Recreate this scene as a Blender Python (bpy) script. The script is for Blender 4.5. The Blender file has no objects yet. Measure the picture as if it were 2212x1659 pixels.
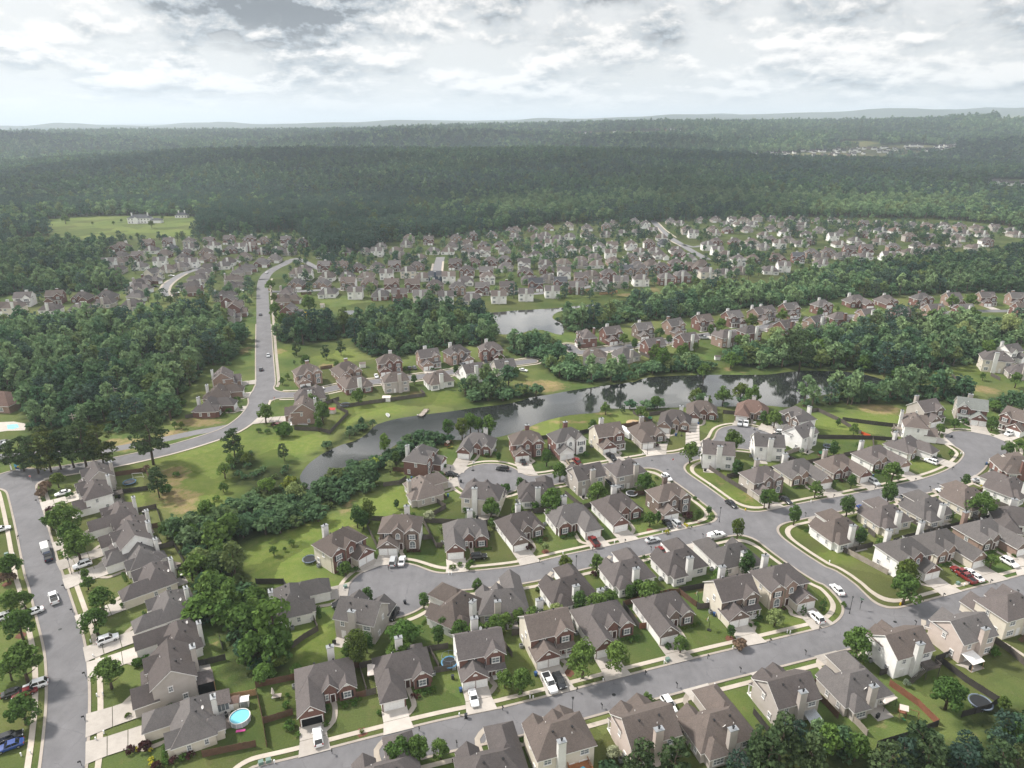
import bpy, math, random
import numpy as np
from mathutils import Vector, noise as mnoise
R = math.radians
random.seed(7)
rng = np.random.default_rng(7)
SC = bpy.context.scene
COL = SC.collection

# ------------------------------------------------------------------ camera, light, sky
CAM_H, PITCH, FPX = 115.0, 20.35, 1476.0            # drone height, degrees below level, focal length at 2212 px width
cam = bpy.data.cameras.new("camera"); cam_o = bpy.data.objects.new("camera", cam); COL.objects.link(cam_o)
cam.sensor_width = 36.0; cam.lens = 36.0 * FPX / 2212.0
cam.clip_start = 1.0; cam.clip_end = 90000.0
cam_o.location = (0, 0, CAM_H); cam_o.rotation_euler = (R(90 - PITCH), 0, 0)
SC.camera = cam_o
SC.view_settings.view_transform = 'Standard'; SC.view_settings.look = 'None'
SC.view_settings.exposure = 0.60; SC.view_settings.gamma = 1.0; SC.view_settings.use_curve_mapping = False
try:
    SC.cycles.use_denoising = True
    SC.cycles.max_bounces = 6; SC.cycles.diffuse_bounces = 2; SC.cycles.glossy_bounces = 2
    SC.cycles.transmission_bounces = 3; SC.cycles.volume_bounces = 1; SC.cycles.transparent_max_bounces = 4
    SC.cycles.use_adaptive_sampling = True; SC.cycles.adaptive_threshold = 0.02
except Exception as e:
    print(e)
SUN_EL, SUN_DIR = 47.0, Vector((-0.92, 0.39, 0)).normalized()
sun = bpy.data.lights.new("sun", 'SUN'); sun.energy = 4.1; sun.angle = R(6); sun.color = (1.0, 0.95, 0.87)
sun_o = bpy.data.objects.new("sun", sun); COL.objects.link(sun_o)
to_sun = Vector((SUN_DIR.x * math.cos(R(SUN_EL)), SUN_DIR.y * math.cos(R(SUN_EL)), math.sin(R(SUN_EL))))
sun_o.rotation_euler = to_sun.to_track_quat('Z', 'Y').to_euler()

class NT:                                            # small node-tree writer
    def __init__(s, tree): s.t = tree; s.n = tree.nodes; s.l = tree.links
    def add(s, typ, **kw):
        n = s.n.new(typ)
        for k, v in kw.items(): setattr(n, k, v)
        return n
    def put(s, sock, v):
        if hasattr(v, 'is_output') or isinstance(v, bpy.types.NodeSocket): s.l.new(v, sock)
        else: sock.default_value = v
    def m(s, op, a, b=None, c=None, clamp=False):
        n = s.add('ShaderNodeMath', operation=op, use_clamp=clamp); s.put(n.inputs[0], a)
        if b is not None: s.put(n.inputs[1], b)
        if c is not None: s.put(n.inputs[2], c)
        return n.outputs[0]
    def v(s, op, a, b=None, scale=None):
        n = s.add('ShaderNodeVectorMath', operation=op); s.put(n.inputs[0], a)
        if b is not None: s.put(n.inputs[1], b)
        if scale is not None: s.put(n.inputs['Scale'], scale)
        return n.outputs['Value'] if op in ('DOT_PRODUCT', 'LENGTH', 'DISTANCE') else n.outputs[0]
    def mix(s, f, a, b, blend='MIX'):
        n = s.add('ShaderNodeMix', data_type='RGBA', blend_type=blend); s.put(n.inputs[0], f); s.put(n.inputs[6], a); s.put(n.inputs[7], b)
        return n.outputs[2]
    def noise(s, vec, scale, detail=3.0, rough=0.55, dist=0.0, dim='3D'):
        n = s.add('ShaderNodeTexNoise', noise_dimensions=dim); s.put(n.inputs['Vector'], vec); s.put(n.inputs['Scale'], scale)
        s.put(n.inputs['Detail'], detail); s.put(n.inputs['Roughness'], rough); s.put(n.inputs['Distortion'], dist)
        return n.outputs[0]
    def ramp(s, f, lo, hi, smooth=True):
        n = s.add('ShaderNodeMapRange', interpolation_type='SMOOTHSTEP' if smooth else 'LINEAR')
        s.put(n.inputs[0], f); s.put(n.inputs[1], lo); s.put(n.inputs[2], hi)
        return n.outputs[0]
    def xyz(s, x, y, z):
        n = s.add('ShaderNodeCombineXYZ'); s.put(n.inputs[0], x); s.put(n.inputs[1], y); s.put(n.inputs[2], z); return n.outputs[0]
    def sep(s, v):
        n = s.add('ShaderNodeSeparateXYZ'); s.put(n.inputs[0], v); return n.outputs

W = bpy.data.worlds.new("World"); SC.world = W; W.use_nodes = True
def build_world():
    t = NT(W.node_tree); t.n.clear()
    out = t.add('ShaderNodeOutputWorld'); bg = t.add('ShaderNodeBackground')
    sky = t.add('ShaderNodeTexSky'); sky.sky_type = 'NISHITA'; sky.sun_disc = False
    sky.sun_elevation = R(SUN_EL); sky.sun_rotation = math.atan2(SUN_DIR.x, SUN_DIR.y); sky.altitude = 200; sky.dust_density = 2.0
    d = t.add('ShaderNodeTexCoord').outputs['Generated']
    x, y, z = t.sep(d); zc = t.m('MAXIMUM', z, 0.0); az = t.m('ARCTAN2', x, y)
    def coords(zz, fh, fv, seed):                    # bearing and (compressed towards the horizon) height
        return t.xyz(t.m('MULTIPLY', az, fh), t.m('MULTIPLY', t.m('LOGARITHM', t.m('ADD', zz, 0.07), math.e), fv), seed)
    # two cloud decks: a soft broad one and a crisp cumulus one; the side that faces up is bright, the underside grey
    def soft(zz): return t.noise(coords(zz, 6.5, 2.6, 3.1), 1.0, 4.0, 0.55, 0.1)
    def crisp(zz): return t.noise(coords(zz, 11.5, 4.3, 9.7), 1.0, 8.0, 0.60, 0.14)
    s0, s1 = soft(zc), soft(t.m('ADD', zc, 0.020)); c0, c1 = crisp(zc), crisp(t.m('ADD', zc, 0.008))
    cov = t.ramp(t.m('ADD', t.m('MULTIPLY', s0, 0.45), t.m('MULTIPLY', c0, 0.55)), 0.42, 0.53)
    edge = t.m('ADD', t.m('MULTIPLY', t.m('SUBTRACT', s0, s1), 2.2), t.m('MULTIPLY', t.m('SUBTRACT', c0, c1), 3.2))
    lit = t.m('ADD', t.m('ADD', 0.57, edge), t.m('MULTIPLY', t.m('SUBTRACT', c0, 0.5), 0.35))
    def blob(az0, el, raz, rel, rag=2.6):
        dx = t.m('DIVIDE', t.m('SUBTRACT', az, R(az0)), R(raz)); dz = t.m('DIVIDE', t.m('SUBTRACT', z, math.sin(R(el))), math.sin(R(rel)))
        rr = t.m('ADD', t.m('MULTIPLY', dx, dx), t.m('MULTIPLY', dz, dz))
        rr = t.m('ADD', rr, t.m('MULTIPLY', t.m('SUBTRACT', c0, 0.5), rag))
        return t.m('SUBTRACT', 1.0, t.ramp(rr, 0.05, 1.35))
    dark = t.m('MAXIMUM', blob(-18.0, 8.4, 8.0, 3.3, 2.0), t.m('MULTIPLY', blob(-10.5, 9.6, 3.6, 2.2), 0.75))
    grey = t.m('MULTIPLY', blob(29.0, 8.2, 12.0, 2.8), 0.26)
    for q, k in (((12.5, 7.2, 5.0, 2.0), 0.26), ((18.0, 9.8, 14.0, 1.2), 0.24), ((-2.0, 9.4, 5.0, 1.0), 0.22), ((-31.0, 6.3, 6.0, .8), 0.16), ((-20.0, 4.6, 9.0, 1.2), 0.14), ((2.0, 6.6, 5.0, .8), 0.16)):
        grey = t.m('MAXIMUM', grey, t.m('MULTIPLY', blob(*q), k))
    bright = t.m('MULTIPLY', t.m('MAXIMUM', blob(-31.0, 8.2, 11.0, 3.2), t.m('MAXIMUM', blob(20.0, 6.2, 8.0, 1.7), t.m('MULTIPLY', blob(-7.0, 6.0, 8.0, 1.4), .8))), 0.17)
    lit = t.m('ADD', t.m('SUBTRACT', t.m('SUBTRACT', lit, t.m('MULTIPLY', dark, 0.60)), grey), bright)
    cr = t.add('ShaderNodeValToRGB'); e = cr.color_ramp.elements
    e[0].position = 0.05; e[0].color = (0.155, 0.170, 0.190, 1)
    e[1].position = 0.92; e[1].color = (0.86, 0.825, 0.785, 1)
    for p, c in ((0.28, (0.35, 0.385, 0.415, 1)), (0.46, (0.49, 0.495, 0.495, 1)), (0.60, (0.635, 0.625, 0.615, 1)), (0.74, (0.745, 0.72, 0.695, 1))):
        q = e.new(p); q.color = c
    t.put(cr.inputs[0], lit)
    thin = t.mix(0.88, t.v('SCALE', sky.outputs[0], scale=0.10), (0.65, 0.64, 0.625, 1))
    col = t.mix(t.m('MAXIMUM', cov, dark), thin, cr.outputs[0])
    hz = t.m('SUBTRACT', 1.0, t.ramp(zc, 0.0, 0.060))
    col = t.mix(t.m('MULTIPLY', hz, 0.90), col, (0.78, 0.735, 0.695, 1))
    col = t.mix(t.ramp(z, 0.20, 0.50), col, (0.60, 0.63, 0.68, 1))
    north = t.m('MULTIPLY', t.m('MULTIPLY', t.ramp(z, 0.17, 0.27), t.m('SUBTRACT', 1.0, t.ramp(z, 0.42, 0.62))), t.ramp(y, 0.3, 0.9))
    col = t.mix(north, col, t.mix(t.ramp(c0, 0.40, 0.60), (0.80, 0.82, 0.85, 1), (1.75, 1.70, 1.62, 1)))   # glow added to the sky above the frame to brighten the lake
    south = t.m('MULTIPLY', t.ramp(t.m('MULTIPLY', y, -1.0), 0.10, 0.80), t.ramp(z, 0.02, 0.25))
    col = t.mix(south, col, (1.05, 1.03, 1.0, 1))   # brightness added to the sky behind the camera to light facing walls
    t.put(bg.inputs[0], col); bg.inputs[1].default_value = 1.0
    t.l.new(bg.outputs[0], out.inputs[0])
build_world()

# ------------------------------------------------------------------ terrain and picture-to-ground lookup
def sstep(a, b, x):
    t = np.clip((x - a) / (b - a), 0, 1); return t * t * (3 - 2 * t)
def vnoise(x, y, s, seed=0):                         # cheap smooth pseudo-noise, -1..1
    return (np.sin(x / s + 1.7 * seed + 1.3 * np.sin(y / (1.7 * s) + seed)) * np.cos(y / (1.2 * s) + 0.8 * np.sin(x / (1.4 * s) + 2 * seed)))
def terrain(x, y):
    x = np.asarray(x, float); y = np.asarray(y, float)
    t = x / np.maximum(y, 1.0)                       # bearing
    h = 3.0 * vnoise(x, y, 180, 1) * sstep(950, 1500, y)
    c1 = np.interp(t, [-0.9, -0.72, -0.60, -0.44, -0.25, 0.0, 0.18, 0.34, 0.55, 0.9], [-16, -4, 22, 40, 47, 46, 42, 30, 6, -6])
    h = h + c1 * np.exp(-((y - 2150) / 470.0) ** 2) * (1 + 0.05 * vnoise(x, y, 160, 4))
    h = h + 14 * np.exp(-((y - 1350) / 160.0) ** 2) * sstep(0.05, 0.3, t) * 0.5
    c2 = np.interp(t, [-0.9, -0.75, -0.5, -0.27, 0.0, 0.15, 0.28, 0.5, 0.9], [76, 76, 78, 92, 118, 134, 146, 142, 140])
    h = h + (c2 + 7 * vnoise(x, y, 420, 2)) * sstep(2750, 4500, y) * (1 - 0.5 * sstep(4900, 6800, y))
    h = h + np.interp(t, [0.1, 0.3, 0.5, 0.62, 0.75, 0.9], [0, 45, 85, 112, 180, 190]) * np.exp(-((y - 7600) / 1100.0) ** 2)
    h = h + 50 * np.exp(-((y - 3300) / 300.0) ** 2) * sstep(0.30, 0.40, t) * (1 - sstep(0.52, 0.60, t)) * 0.55
    for sx, sy, sh, rx, ry in ((-2350, 3350, 58, 560, 260), (-380, 3450, 52, 620, 230), (620, 3150, 40, 520, 260), (2300, 3000, 46, 700, 260), (3300, 4300, 60, 600, 300)):
        h = h + sh * np.exp(-((x - sx) / rx) ** 2 - ((y - sy) / ry) ** 2)
    c3 = np.interp(t, [-0.75, -0.5, -0.25, 0.0, 0.2, 0.4, 0.75], [188, 204, 230, 268, 308, 345, 400])
    h = h + (c3 - 70 + 36 * vnoise(x, y, 620, 3) + 20 * vnoise(x, y, 260, 8)) * sstep(8300, 10200, y) * (1 - 0.65 * sstep(11500, 15000, y))
    h = h + (np.interp(t, [-0.75, 0, 0.75], [160, 260, 380]) + 38 * vnoise(x, y, 1900, 6)) * sstep(18000, 22000, y)
    return h
SP, CP = math.sin(R(PITCH)), math.cos(R(PITCH))
def ray(fx, fy):
    cx = (fx - 1106.0) / FPX; cy = (829.5 - fy) / FPX
    return np.array([cx, CP + cy * SP, -SP + cy * CP])
def ground(fx, fy, z=0.0):
    """point of the ground (raised by z) seen at (fx, fy) of the 2212 x 1659 photograph"""
    d = ray(fx, fy)
    if d[2] < -0.118:
        t = (CAM_H - z) / -d[2]; return d[0] * t, d[1] * t
    t = 700.0
    while t < 40000:
        if CAM_H + d[2] * t <= terrain(d[0] * t, d[1] * t) + z: break
        t *= 1.004
    return d[0] * t, d[1] * t
def pix(x, y, z):
    dz = z - CAM_H; f = y * CP - dz * SP; u = y * SP + dz * CP
    return 1106 + FPX * x / f, 829.5 - FPX * u / f
def depth(x, y, z): return y * CP - (z - CAM_H) * SP
def F(c, r, u, v): return 553.0 * c + u / 4.0, 414.75 * r + v / 4.0     # a quarter-frame study of the photograph
def pts(s):
    """'c,r: u,v u,v; c,r: u,v' -> list of photograph points"""
    o = []
    for seg in s.split(';'):
        h, b = seg.split(':'); h = h.strip()
        for p in b.split():
            u, v = map(float, p.split(','))
            if h == 'F': o.append((u, v))
            else: o.append(F(*map(int, h.split(',')), u, v))
    return o
def gpts(s, z=0.0): return [ground(a, b, z) for a, b in pts(s)]
def inpoly(P, xs, ys):
    xs = np.asarray(xs, float); ys = np.asarray(ys, float); ins = np.zeros(xs.shape, bool); n = len(P)
    for i in range(n):
        x0, y0 = P[i]; x1, y1 = P[(i + 1) % n]
        if y0 == y1: continue
        c = (y0 > ys) != (y1 > ys)
        ins ^= c & (xs < (x1 - x0) * (ys - y0) / (y1 - y0) + x0)
    return ins
def catmull(P, step=3.0):
    P = [np.array(p, float) for p in P]
    if len(P) == 2:
        n = max(1, int(np.linalg.norm(P[1] - P[0]) / step)); return [tuple(P[0] + (P[1] - P[0]) * i / n) for i in range(n + 1)]
    Q = [2 * P[0] - P[1]] + P + [2 * P[-1] - P[-2]]; o = []
    for i in range(1, len(Q) - 2):
        p0, p1, p2, p3 = Q[i - 1:i + 3]; n = max(2, int(np.linalg.norm(p2 - p1) / step))
        for k in range(n):
            t = k / n
            o.append(tuple(0.5 * (2 * p1 + (p2 - p0) * t + (2 * p0 - 5 * p1 + 4 * p2 - p3) * t * t + (3 * p1 - p0 - 3 * p2 + p3) * t ** 3)))
    o.append(tuple(P[-1])); return o

# ------------------------------------------------------------------ objects, tags, mesh builder
THINGS = []                                          # every top-level thing, for labels
def tag(o, label, cat, group=None, kind=None, at=None):
    o['label'] = label; o['category'] = cat
    if group: o['group'] = group
    if kind: o['kind'] = kind
    else: THINGS.append((o, at if at is not None else (o.location.x, o.location.y, o.location.z)))
    return o
def empty(name, loc, rz=0.0):
    o = bpy.data.objects.new(name, None); o.location = loc; o.rotation_euler = (0, 0, rz); o.empty_display_size = 0.5
    COL.objects.link(o); return o
def link(name, me, mats=None, parent=None, loc=None, rz=None):
    o = bpy.data.objects.new(name, me); COL.objects.link(o)
    if parent is not None: o.parent = parent
    if loc is not None: o.location = loc
    if rz is not None: o.rotation_euler = (0, 0, rz)
    if mats:
        for i, m in enumerate(mats):
            if m is not None and i < len(o.material_slots):
                o.material_slots[i].link = 'OBJECT'; o.material_slots[i].material = m
    return o
class MB:
    def __init__(s): s.v = []; s.f = []; s.mi = []
    def poly(s, P, m=0):
        i = len(s.v); s.v += [tuple(p) for p in P]; s.f.append(tuple(range(i, i + len(P)))); s.mi.append(m)
    def box(s, x0, x1, y0, y1, z0, z1, m=0, skip=''):
        a = [(x0, y0, z0), (x1, y0, z0), (x1, y1, z0), (x0, y1, z0), (x0, y0, z1), (x1, y0, z1), (x1, y1, z1), (x0, y1, z1)]
        for k, q in (('b', (0, 3, 2, 1)), ('t', (4, 5, 6, 7)), ('f', (0, 1, 5, 4)), ('r', (1, 2, 6, 5)), ('k', (2, 3, 7, 6)), ('l', (3, 0, 4, 7))):
            if k not in skip: s.poly([a[i] for i in q], m)
    def obox(s, c, u, v, w, m=0):                    # oriented box: centre and three half axes
        c, u, v, w = map(Vector, (c, u, v, w))
        a = [c + su * u + sv * v + sw * w for sw in (-1, 1) for sv in (-1, 1) for su in (-1, 1)]
        for q in ((0, 2, 3, 1), (4, 5, 7, 6), (0, 1, 5, 4), (1, 3, 7, 5), (3, 2, 6, 7), (2, 0, 4, 6)): s.poly([a[i] for i in q], m)
    def tube(s, P, rad, n=7, m=0, cap=True):
        P = [Vector(p) for p in P]; rad = rad if isinstance(rad, (list, tuple)) else [rad] * len(P); rings = []
        for i, p in enumerate(P):
            d = (P[min(i + 1, len(P) - 1)] - P[max(i - 1, 0)]).normalized()
            a = d.orthogonal().normalized() if abs(d.z) < 0.98 else Vector((1, 0, 0)); b = d.cross(a)
            k = len(s.v); rings.append(k)
            s.v += [tuple(p + rad[i] * (math.cos(2 * math.pi * j / n) * a + math.sin(2 * math.pi * j / n) * b)) for j in range(n)]
        for k0, k1 in zip(rings, rings[1:]):
            for j in range(n): s.f.append((k0 + j, k0 + (j + 1) % n, k1 + (j + 1) % n, k1 + j)); s.mi.append(m)
        if cap:
            s.f.append(tuple(rings[0] + j for j in reversed(range(n)))); s.mi.append(m)
            s.f.append(tuple(rings[-1] + j for j in range(n))); s.mi.append(m)
    def disc(s, c, r, n=20, m=0, up=True):
        P = [(c[0] + r * math.cos(2 * math.pi * j / n), c[1] + r * math.sin(2 * math.pi * j / n), c[2]) for j in range(n)]
        s.poly(P if up else P[::-1], m)
    def me(s, name, mats, smooth=False):
        me = bpy.data.meshes.new(name); me.from_pydata(s.v, [], s.f)
        for m in mats: me.materials.append(m)
        if len(mats) > 1: me.polygons.foreach_set('material_index', s.mi)
        if smooth: me.polygons.foreach_set('use_smooth', [True] * len(me.polygons))
        me.update(); return me
def structure(name, me, loc=None):
    o = link(name, me, loc=loc); o['kind'] = 'structure'; return o
# ------------------------------------------------------------------ materials
def new_mat(name, rough=0.8, spec=0.3):
    m = bpy.data.materials.new(name); m.use_nodes = True; t = NT(m.node_tree); b = t.n['Principled BSDF']
    b.inputs['Roughness'].default_value = rough; b.inputs['Specular IOR Level'].default_value = spec
    return m, t, b
def pos(t): return t.add('ShaderNodeNewGeometry').outputs['Position']
def objpos(t): return t.add('ShaderNodeTexCoord').outputs['Object']
def scale_col(c, k): return (c[0] * k, c[1] * k, c[2] * k, 1)
def speckled(name, c, var=0.25, scale=1.2, fine=14.0, rough=0.85, spec=0.25, space=pos, metal=0.0, bump=0.0):
    m, t, b = new_mat(name, rough, spec); p = space(t)
    n = t.m('ADD', t.m('MULTIPLY', t.noise(p, scale, 4, 0.6), 0.6), t.m('MULTIPLY', t.noise(p, fine, 3, 0.6), 0.4))
    f = t.ramp(n, 0.32, 0.68, False)
    t.put(b.inputs['Base Color'], t.mix(f, scale_col(c, 1 - var), scale_col(c, 1 + var))); b.inputs['Metallic'].default_value = metal
    if bump:
        bn = t.add('ShaderNodeBump'); bn.inputs['Strength'].default_value = bump; t.put(bn.inputs['Height'], n); t.l.new(bn.outputs[0], b.inputs['Normal'])
    return m
def plain(name, c, rough=0.5, spec=0.4, metal=0.0):
    m, t, b = new_mat(name, rough, spec); p = objpos(t)
    t.put(b.inputs['Base Color'], t.mix(t.ramp(t.noise(p, 3.0, 3), 0.3, 0.7), scale_col(c, 0.93), scale_col(c, 1.07))); b.inputs['Metallic'].default_value = metal
    return m
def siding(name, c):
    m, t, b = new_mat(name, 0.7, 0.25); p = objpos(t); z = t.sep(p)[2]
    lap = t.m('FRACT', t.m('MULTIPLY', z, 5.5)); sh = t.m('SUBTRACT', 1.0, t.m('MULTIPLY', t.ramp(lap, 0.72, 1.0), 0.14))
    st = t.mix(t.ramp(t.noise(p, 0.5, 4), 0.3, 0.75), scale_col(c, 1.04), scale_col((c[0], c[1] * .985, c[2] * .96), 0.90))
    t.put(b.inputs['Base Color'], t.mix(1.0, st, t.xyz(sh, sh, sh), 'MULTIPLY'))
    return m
def brick(name, c1, c2, c3):
    m, t, b = new_mat(name, 0.9, 0.15); p = objpos(t); x, y, z = t.sep(p)
    q = t.xyz(t.m('ADD', x, y), t.m('MULTIPLY', z, 3.0), 0.0)
    n = t.noise(q, 3.2, 2, 0.7); n2 = t.noise(p, 0.9, 3)
    col = t.mix(t.ramp(n, 0.36, 0.52), c1 + (1,), c2 + (1,)); col = t.mix(t.ramp(n, 0.58, 0.66), col, c3 + (1,))
    col = t.mix(t.m('MULTIPLY', t.ramp(n2, 0.4, 0.8), 0.3), col, scale_col(c1, 0.7))
    t.put(b.inputs['Base Color'], col); return m
def shingle(name, c):
    m, t, b = new_mat(name, 0.93, 0.12); p = objpos(t); x, y, z = t.sep(p)
    tabs = t.noise(t.xyz(t.m('MULTIPLY', x, 1.0), t.m('MULTIPLY', y, 1.0), t.m('MULTIPLY', z, 6.0)), 3.0, 2, 0.8)
    big = t.noise(p, 0.35, 4, 0.6); streak = t.noise(t.xyz(t.m('MULTIPLY', x, 2.2), t.m('MULTIPLY', y, 2.2), t.m('MULTIPLY', z, 0.15)), 0.9, 3)
    f = t.m('ADD', t.m('MULTIPLY', t.ramp(tabs, 0.3, 0.7, False), 0.62), t.m('MULTIPLY', big, 0.5))
    f = t.m('ADD', f, t.m('MULTIPLY', t.m('SUBTRACT', streak, 0.5), 0.5))
    rnd = t.add('ShaderNodeObjectInfo').outputs['Random']
    k = t.m('ADD', 0.98, t.m('MULTIPLY', rnd, 0.42))
    col = t.mix(f, scale_col(c, 0.62), scale_col((c[0] * 1.04, c[1], c[2] * 0.97), 1.38))
    t.put(b.inputs['Base Color'], t.v('SCALE', col, scale=k))
    bn = t.add('ShaderNodeBump'); bn.inputs['Strength'].default_value = 0.5; bn.inputs['Distance'].default_value = 0.04
    t.put(bn.inputs['Height'], tabs); t.l.new(bn.outputs[0], b.inputs['Normal'])
    return m
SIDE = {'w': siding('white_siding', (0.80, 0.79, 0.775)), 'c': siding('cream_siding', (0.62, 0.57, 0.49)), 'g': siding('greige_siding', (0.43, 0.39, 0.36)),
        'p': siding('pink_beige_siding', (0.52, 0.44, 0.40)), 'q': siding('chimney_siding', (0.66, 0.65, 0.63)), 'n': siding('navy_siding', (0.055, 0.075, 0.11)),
        'r': brick('red_brick', (0.205, 0.112, 0.092), (0.148, 0.080, 0.068), (0.285, 0.185, 0.155)),
        't': brick('tan_brick', (0.33, 0.235, 0.190), (0.245, 0.170, 0.140), (0.42, 0.33, 0.28)),
        's': brick('brown_stone', (0.225, 0.170, 0.140), (0.135, 0.102, 0.090), (0.36, 0.29, 0.24))}
SIDE_NAME = {'w': 'white', 'c': 'cream', 'g': 'greige', 'p': 'pinkish beige', 'n': 'navy', 'r': 'red brick', 't': 'tan brick', 's': 'brown stone'}
ROOFS = [shingle('brown_grey_shingles', (0.082, 0.073, 0.072)), shingle('dark_shingles', (0.078, 0.071, 0.071)), shingle('warm_brown_shingles', (0.092, 0.078, 0.072))]
ROOFS.append(shingle('slate_grey_shingles', (0.088, 0.083, 0.083)))
ROOF_DARK = shingle('charcoal_shingles', (0.052, 0.055, 0.062)); ROOF_GREEN = shingle('grey_green_shingles', (0.125, 0.135, 0.130))
ROOF_RUST = shingle('rust_brown_shingles', (0.105, 0.072, 0.062)); ROOF_LIGHT = shingle('light_brown_shingles', (0.125, 0.108, 0.100))
TRIM = plain('white_trim', (0.72, 0.70, 0.68), 0.55); GLASS = plain('window_glass', (0.17, 0.19, 0.205), 0.12, 0.6)
SHUT = plain('dark_shutter', (0.022, 0.022, 0.026), 0.6); GARAGE = plain('garage_white', (0.76, 0.76, 0.75), 0.5)
DARKIN = plain('dark_interior', (0.012, 0.012, 0.014), 0.9, 0.1); DOORM = plain('dark_door', (0.05, 0.022, 0.018), 0.5)
METAL = plain('galvanised', (0.42, 0.43, 0.44), 0.35, 0.5, 0.6); BLACK = plain('black_metal', (0.016, 0.016, 0.017), 0.5)
ASPH = None
def mat_asphalt(name, c, patch=0.16):
    m, t, b = new_mat(name, 0.88, 0.25); p = pos(t)
    n = t.noise(p, 0.16, 5, 0.62); f = t.noise(p, 5.0, 3, 0.7); w = t.noise(t.v('MULTIPLY', p, (1.0, 0.35, 1.0)), 0.6, 4, 0.6)
    k = t.m('ADD', t.m('ADD', t.m('MULTIPLY', t.m('SUBTRACT', n, 0.5), 2.2 * patch), t.m('MULTIPLY', t.m('SUBTRACT', f, 0.5), 0.26)), t.m('MULTIPLY', t.m('SUBTRACT', w, 0.5), 0.34))
    k = t.m('ADD', k, 1.0)
    cr = t.add('ShaderNodeTexVoronoi', feature='DISTANCE_TO_EDGE'); t.put(cr.inputs['Vector'], t.v('ADD', p, t.v('SCALE', t.xyz(w, n, f), scale=2.0))); cr.inputs['Scale'].default_value = 0.13
    crack = t.m('MULTIPLY', t.m('SUBTRACT', 1.0, t.ramp(cr.outputs[0], 0.0, 0.014)), t.ramp(n, 0.46, 0.56))
    k = t.m('SUBTRACT', k, t.m('MULTIPLY', crack, 0.26))
    t.put(b.inputs['Base Color'], t.v('SCALE', c, scale=k)); return m
ASPH = mat_asphalt('asphalt', (0.150, 0.146, 0.152), 0.34); ASPH2 = mat_asphalt('asphalt_collector', (0.178, 0.174, 0.180), 0.10)
def mat_concrete(name, c):
    m, t, b = new_mat(name, 0.85, 0.25); p = pos(t)
    n = t.noise(p, 0.5, 5, 0.65); f = t.noise(p, 7.0, 3, 0.7); big = t.noise(p, 0.07, 2)
    k = t.m('ADD', t.m('ADD', t.m('MULTIPLY', t.m('SUBTRACT', n, 0.5), 0.5), t.m('MULTIPLY', t.m('SUBTRACT', f, 0.5), 0.25)), t.m('MULTIPLY', t.m('SUBTRACT', big, 0.5), 0.55))
    k = t.m('ADD', k, 1.0)
    rnd = t.add('ShaderNodeObjectInfo').outputs['Random']
    k = t.m('MULTIPLY', k, t.m('ADD', 0.82, t.m('MULTIPLY', rnd, 0.34)))
    t.put(b.inputs['Base Color'], t.v('SCALE', c, scale=k)); return m
CONC = mat_concrete('driveway_concrete', (0.39, 0.355, 0.32)); WALK = mat_concrete('sidewalk_concrete', (0.37, 0.325, 0.275)); KERB = mat_concrete('kerb_concrete', (0.31, 0.27, 0.235))
def mat_ground():
    m, t, b = new_mat('lawn_and_soil', 0.95, 0.1); p = pos(t)
    at = t.add('ShaderNodeAttribute', attribute_name='zone').outputs['Color']; dry, mead, wood = t.sep(at)[0:3]
    n1 = t.noise(p, 0.055, 5, 0.6); n2 = t.noise(p, 0.45, 4, 0.6); n3 = t.noise(p, 3.2, 3, 0.65); n4 = t.noise(t.v('MULTIPLY', p, (1, 0.5, 1)), 0.02, 3)
    g = t.mix(t.ramp(n1, 0.30, 0.70), (0.050, 0.084, 0.023, 1), (0.094, 0.118, 0.034, 1))
    g = t.mix(t.m('MULTIPLY', t.ramp(n4, 0.42, 0.62), 0.50), g, (0.128, 0.124, 0.050, 1))
    g = t.mix(t.m('MULTIPLY', t.ramp(n2, 0.52, 0.78), 0.55), g, (0.130, 0.112, 0.055, 1))
    g = t.mix(mead, g, t.mix(t.ramp(n2, 0.3, 0.7), (0.098, 0.136, 0.027, 1), (0.134, 0.156, 0.042, 1)))
    g = t.mix(t.m('MULTIPLY', dry, t.ramp(t.m('ADD', n2, t.m('MULTIPLY', t.m('SUBTRACT', dry, 0.5), 0.5)), 0.35, 0.6)), g, t.mix(t.ramp(n2, 0.35, 0.65), (0.180, 0.152, 0.062, 1), (0.240, 0.172, 0.098, 1)))
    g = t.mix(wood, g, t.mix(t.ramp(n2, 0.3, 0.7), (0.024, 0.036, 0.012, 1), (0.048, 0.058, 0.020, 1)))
    vo = t.add('ShaderNodeTexVoronoi'); t.put(vo.inputs['Vector'], t.v('ADD', p, t.v('SCALE', t.xyz(n1, n2, 0.0), scale=6.0))); vo.inputs['Scale'].default_value = 0.042
    plot = t.sep(vo.outputs['Color'])[0]           # every yard is kept a little differently
    k = t.m('MULTIPLY', t.m('ADD', 0.55, t.m('MULTIPLY', n3, 0.9)), t.m('ADD', 0.72, t.m('MULTIPLY', plot, 0.56)))
    t.put(b.inputs['Base Color'], t.v('SCALE', g, scale=k))
    bn = t.add('ShaderNodeBump'); bn.inputs['Strength'].default_value = 0.5; bn.inputs['Distance'].default_value = 0.25
    t.put(bn.inputs['Height'], t.m('ADD', n3, n2)); t.l.new(bn.outputs[0], b.inputs['Normal'])
    return m
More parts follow.
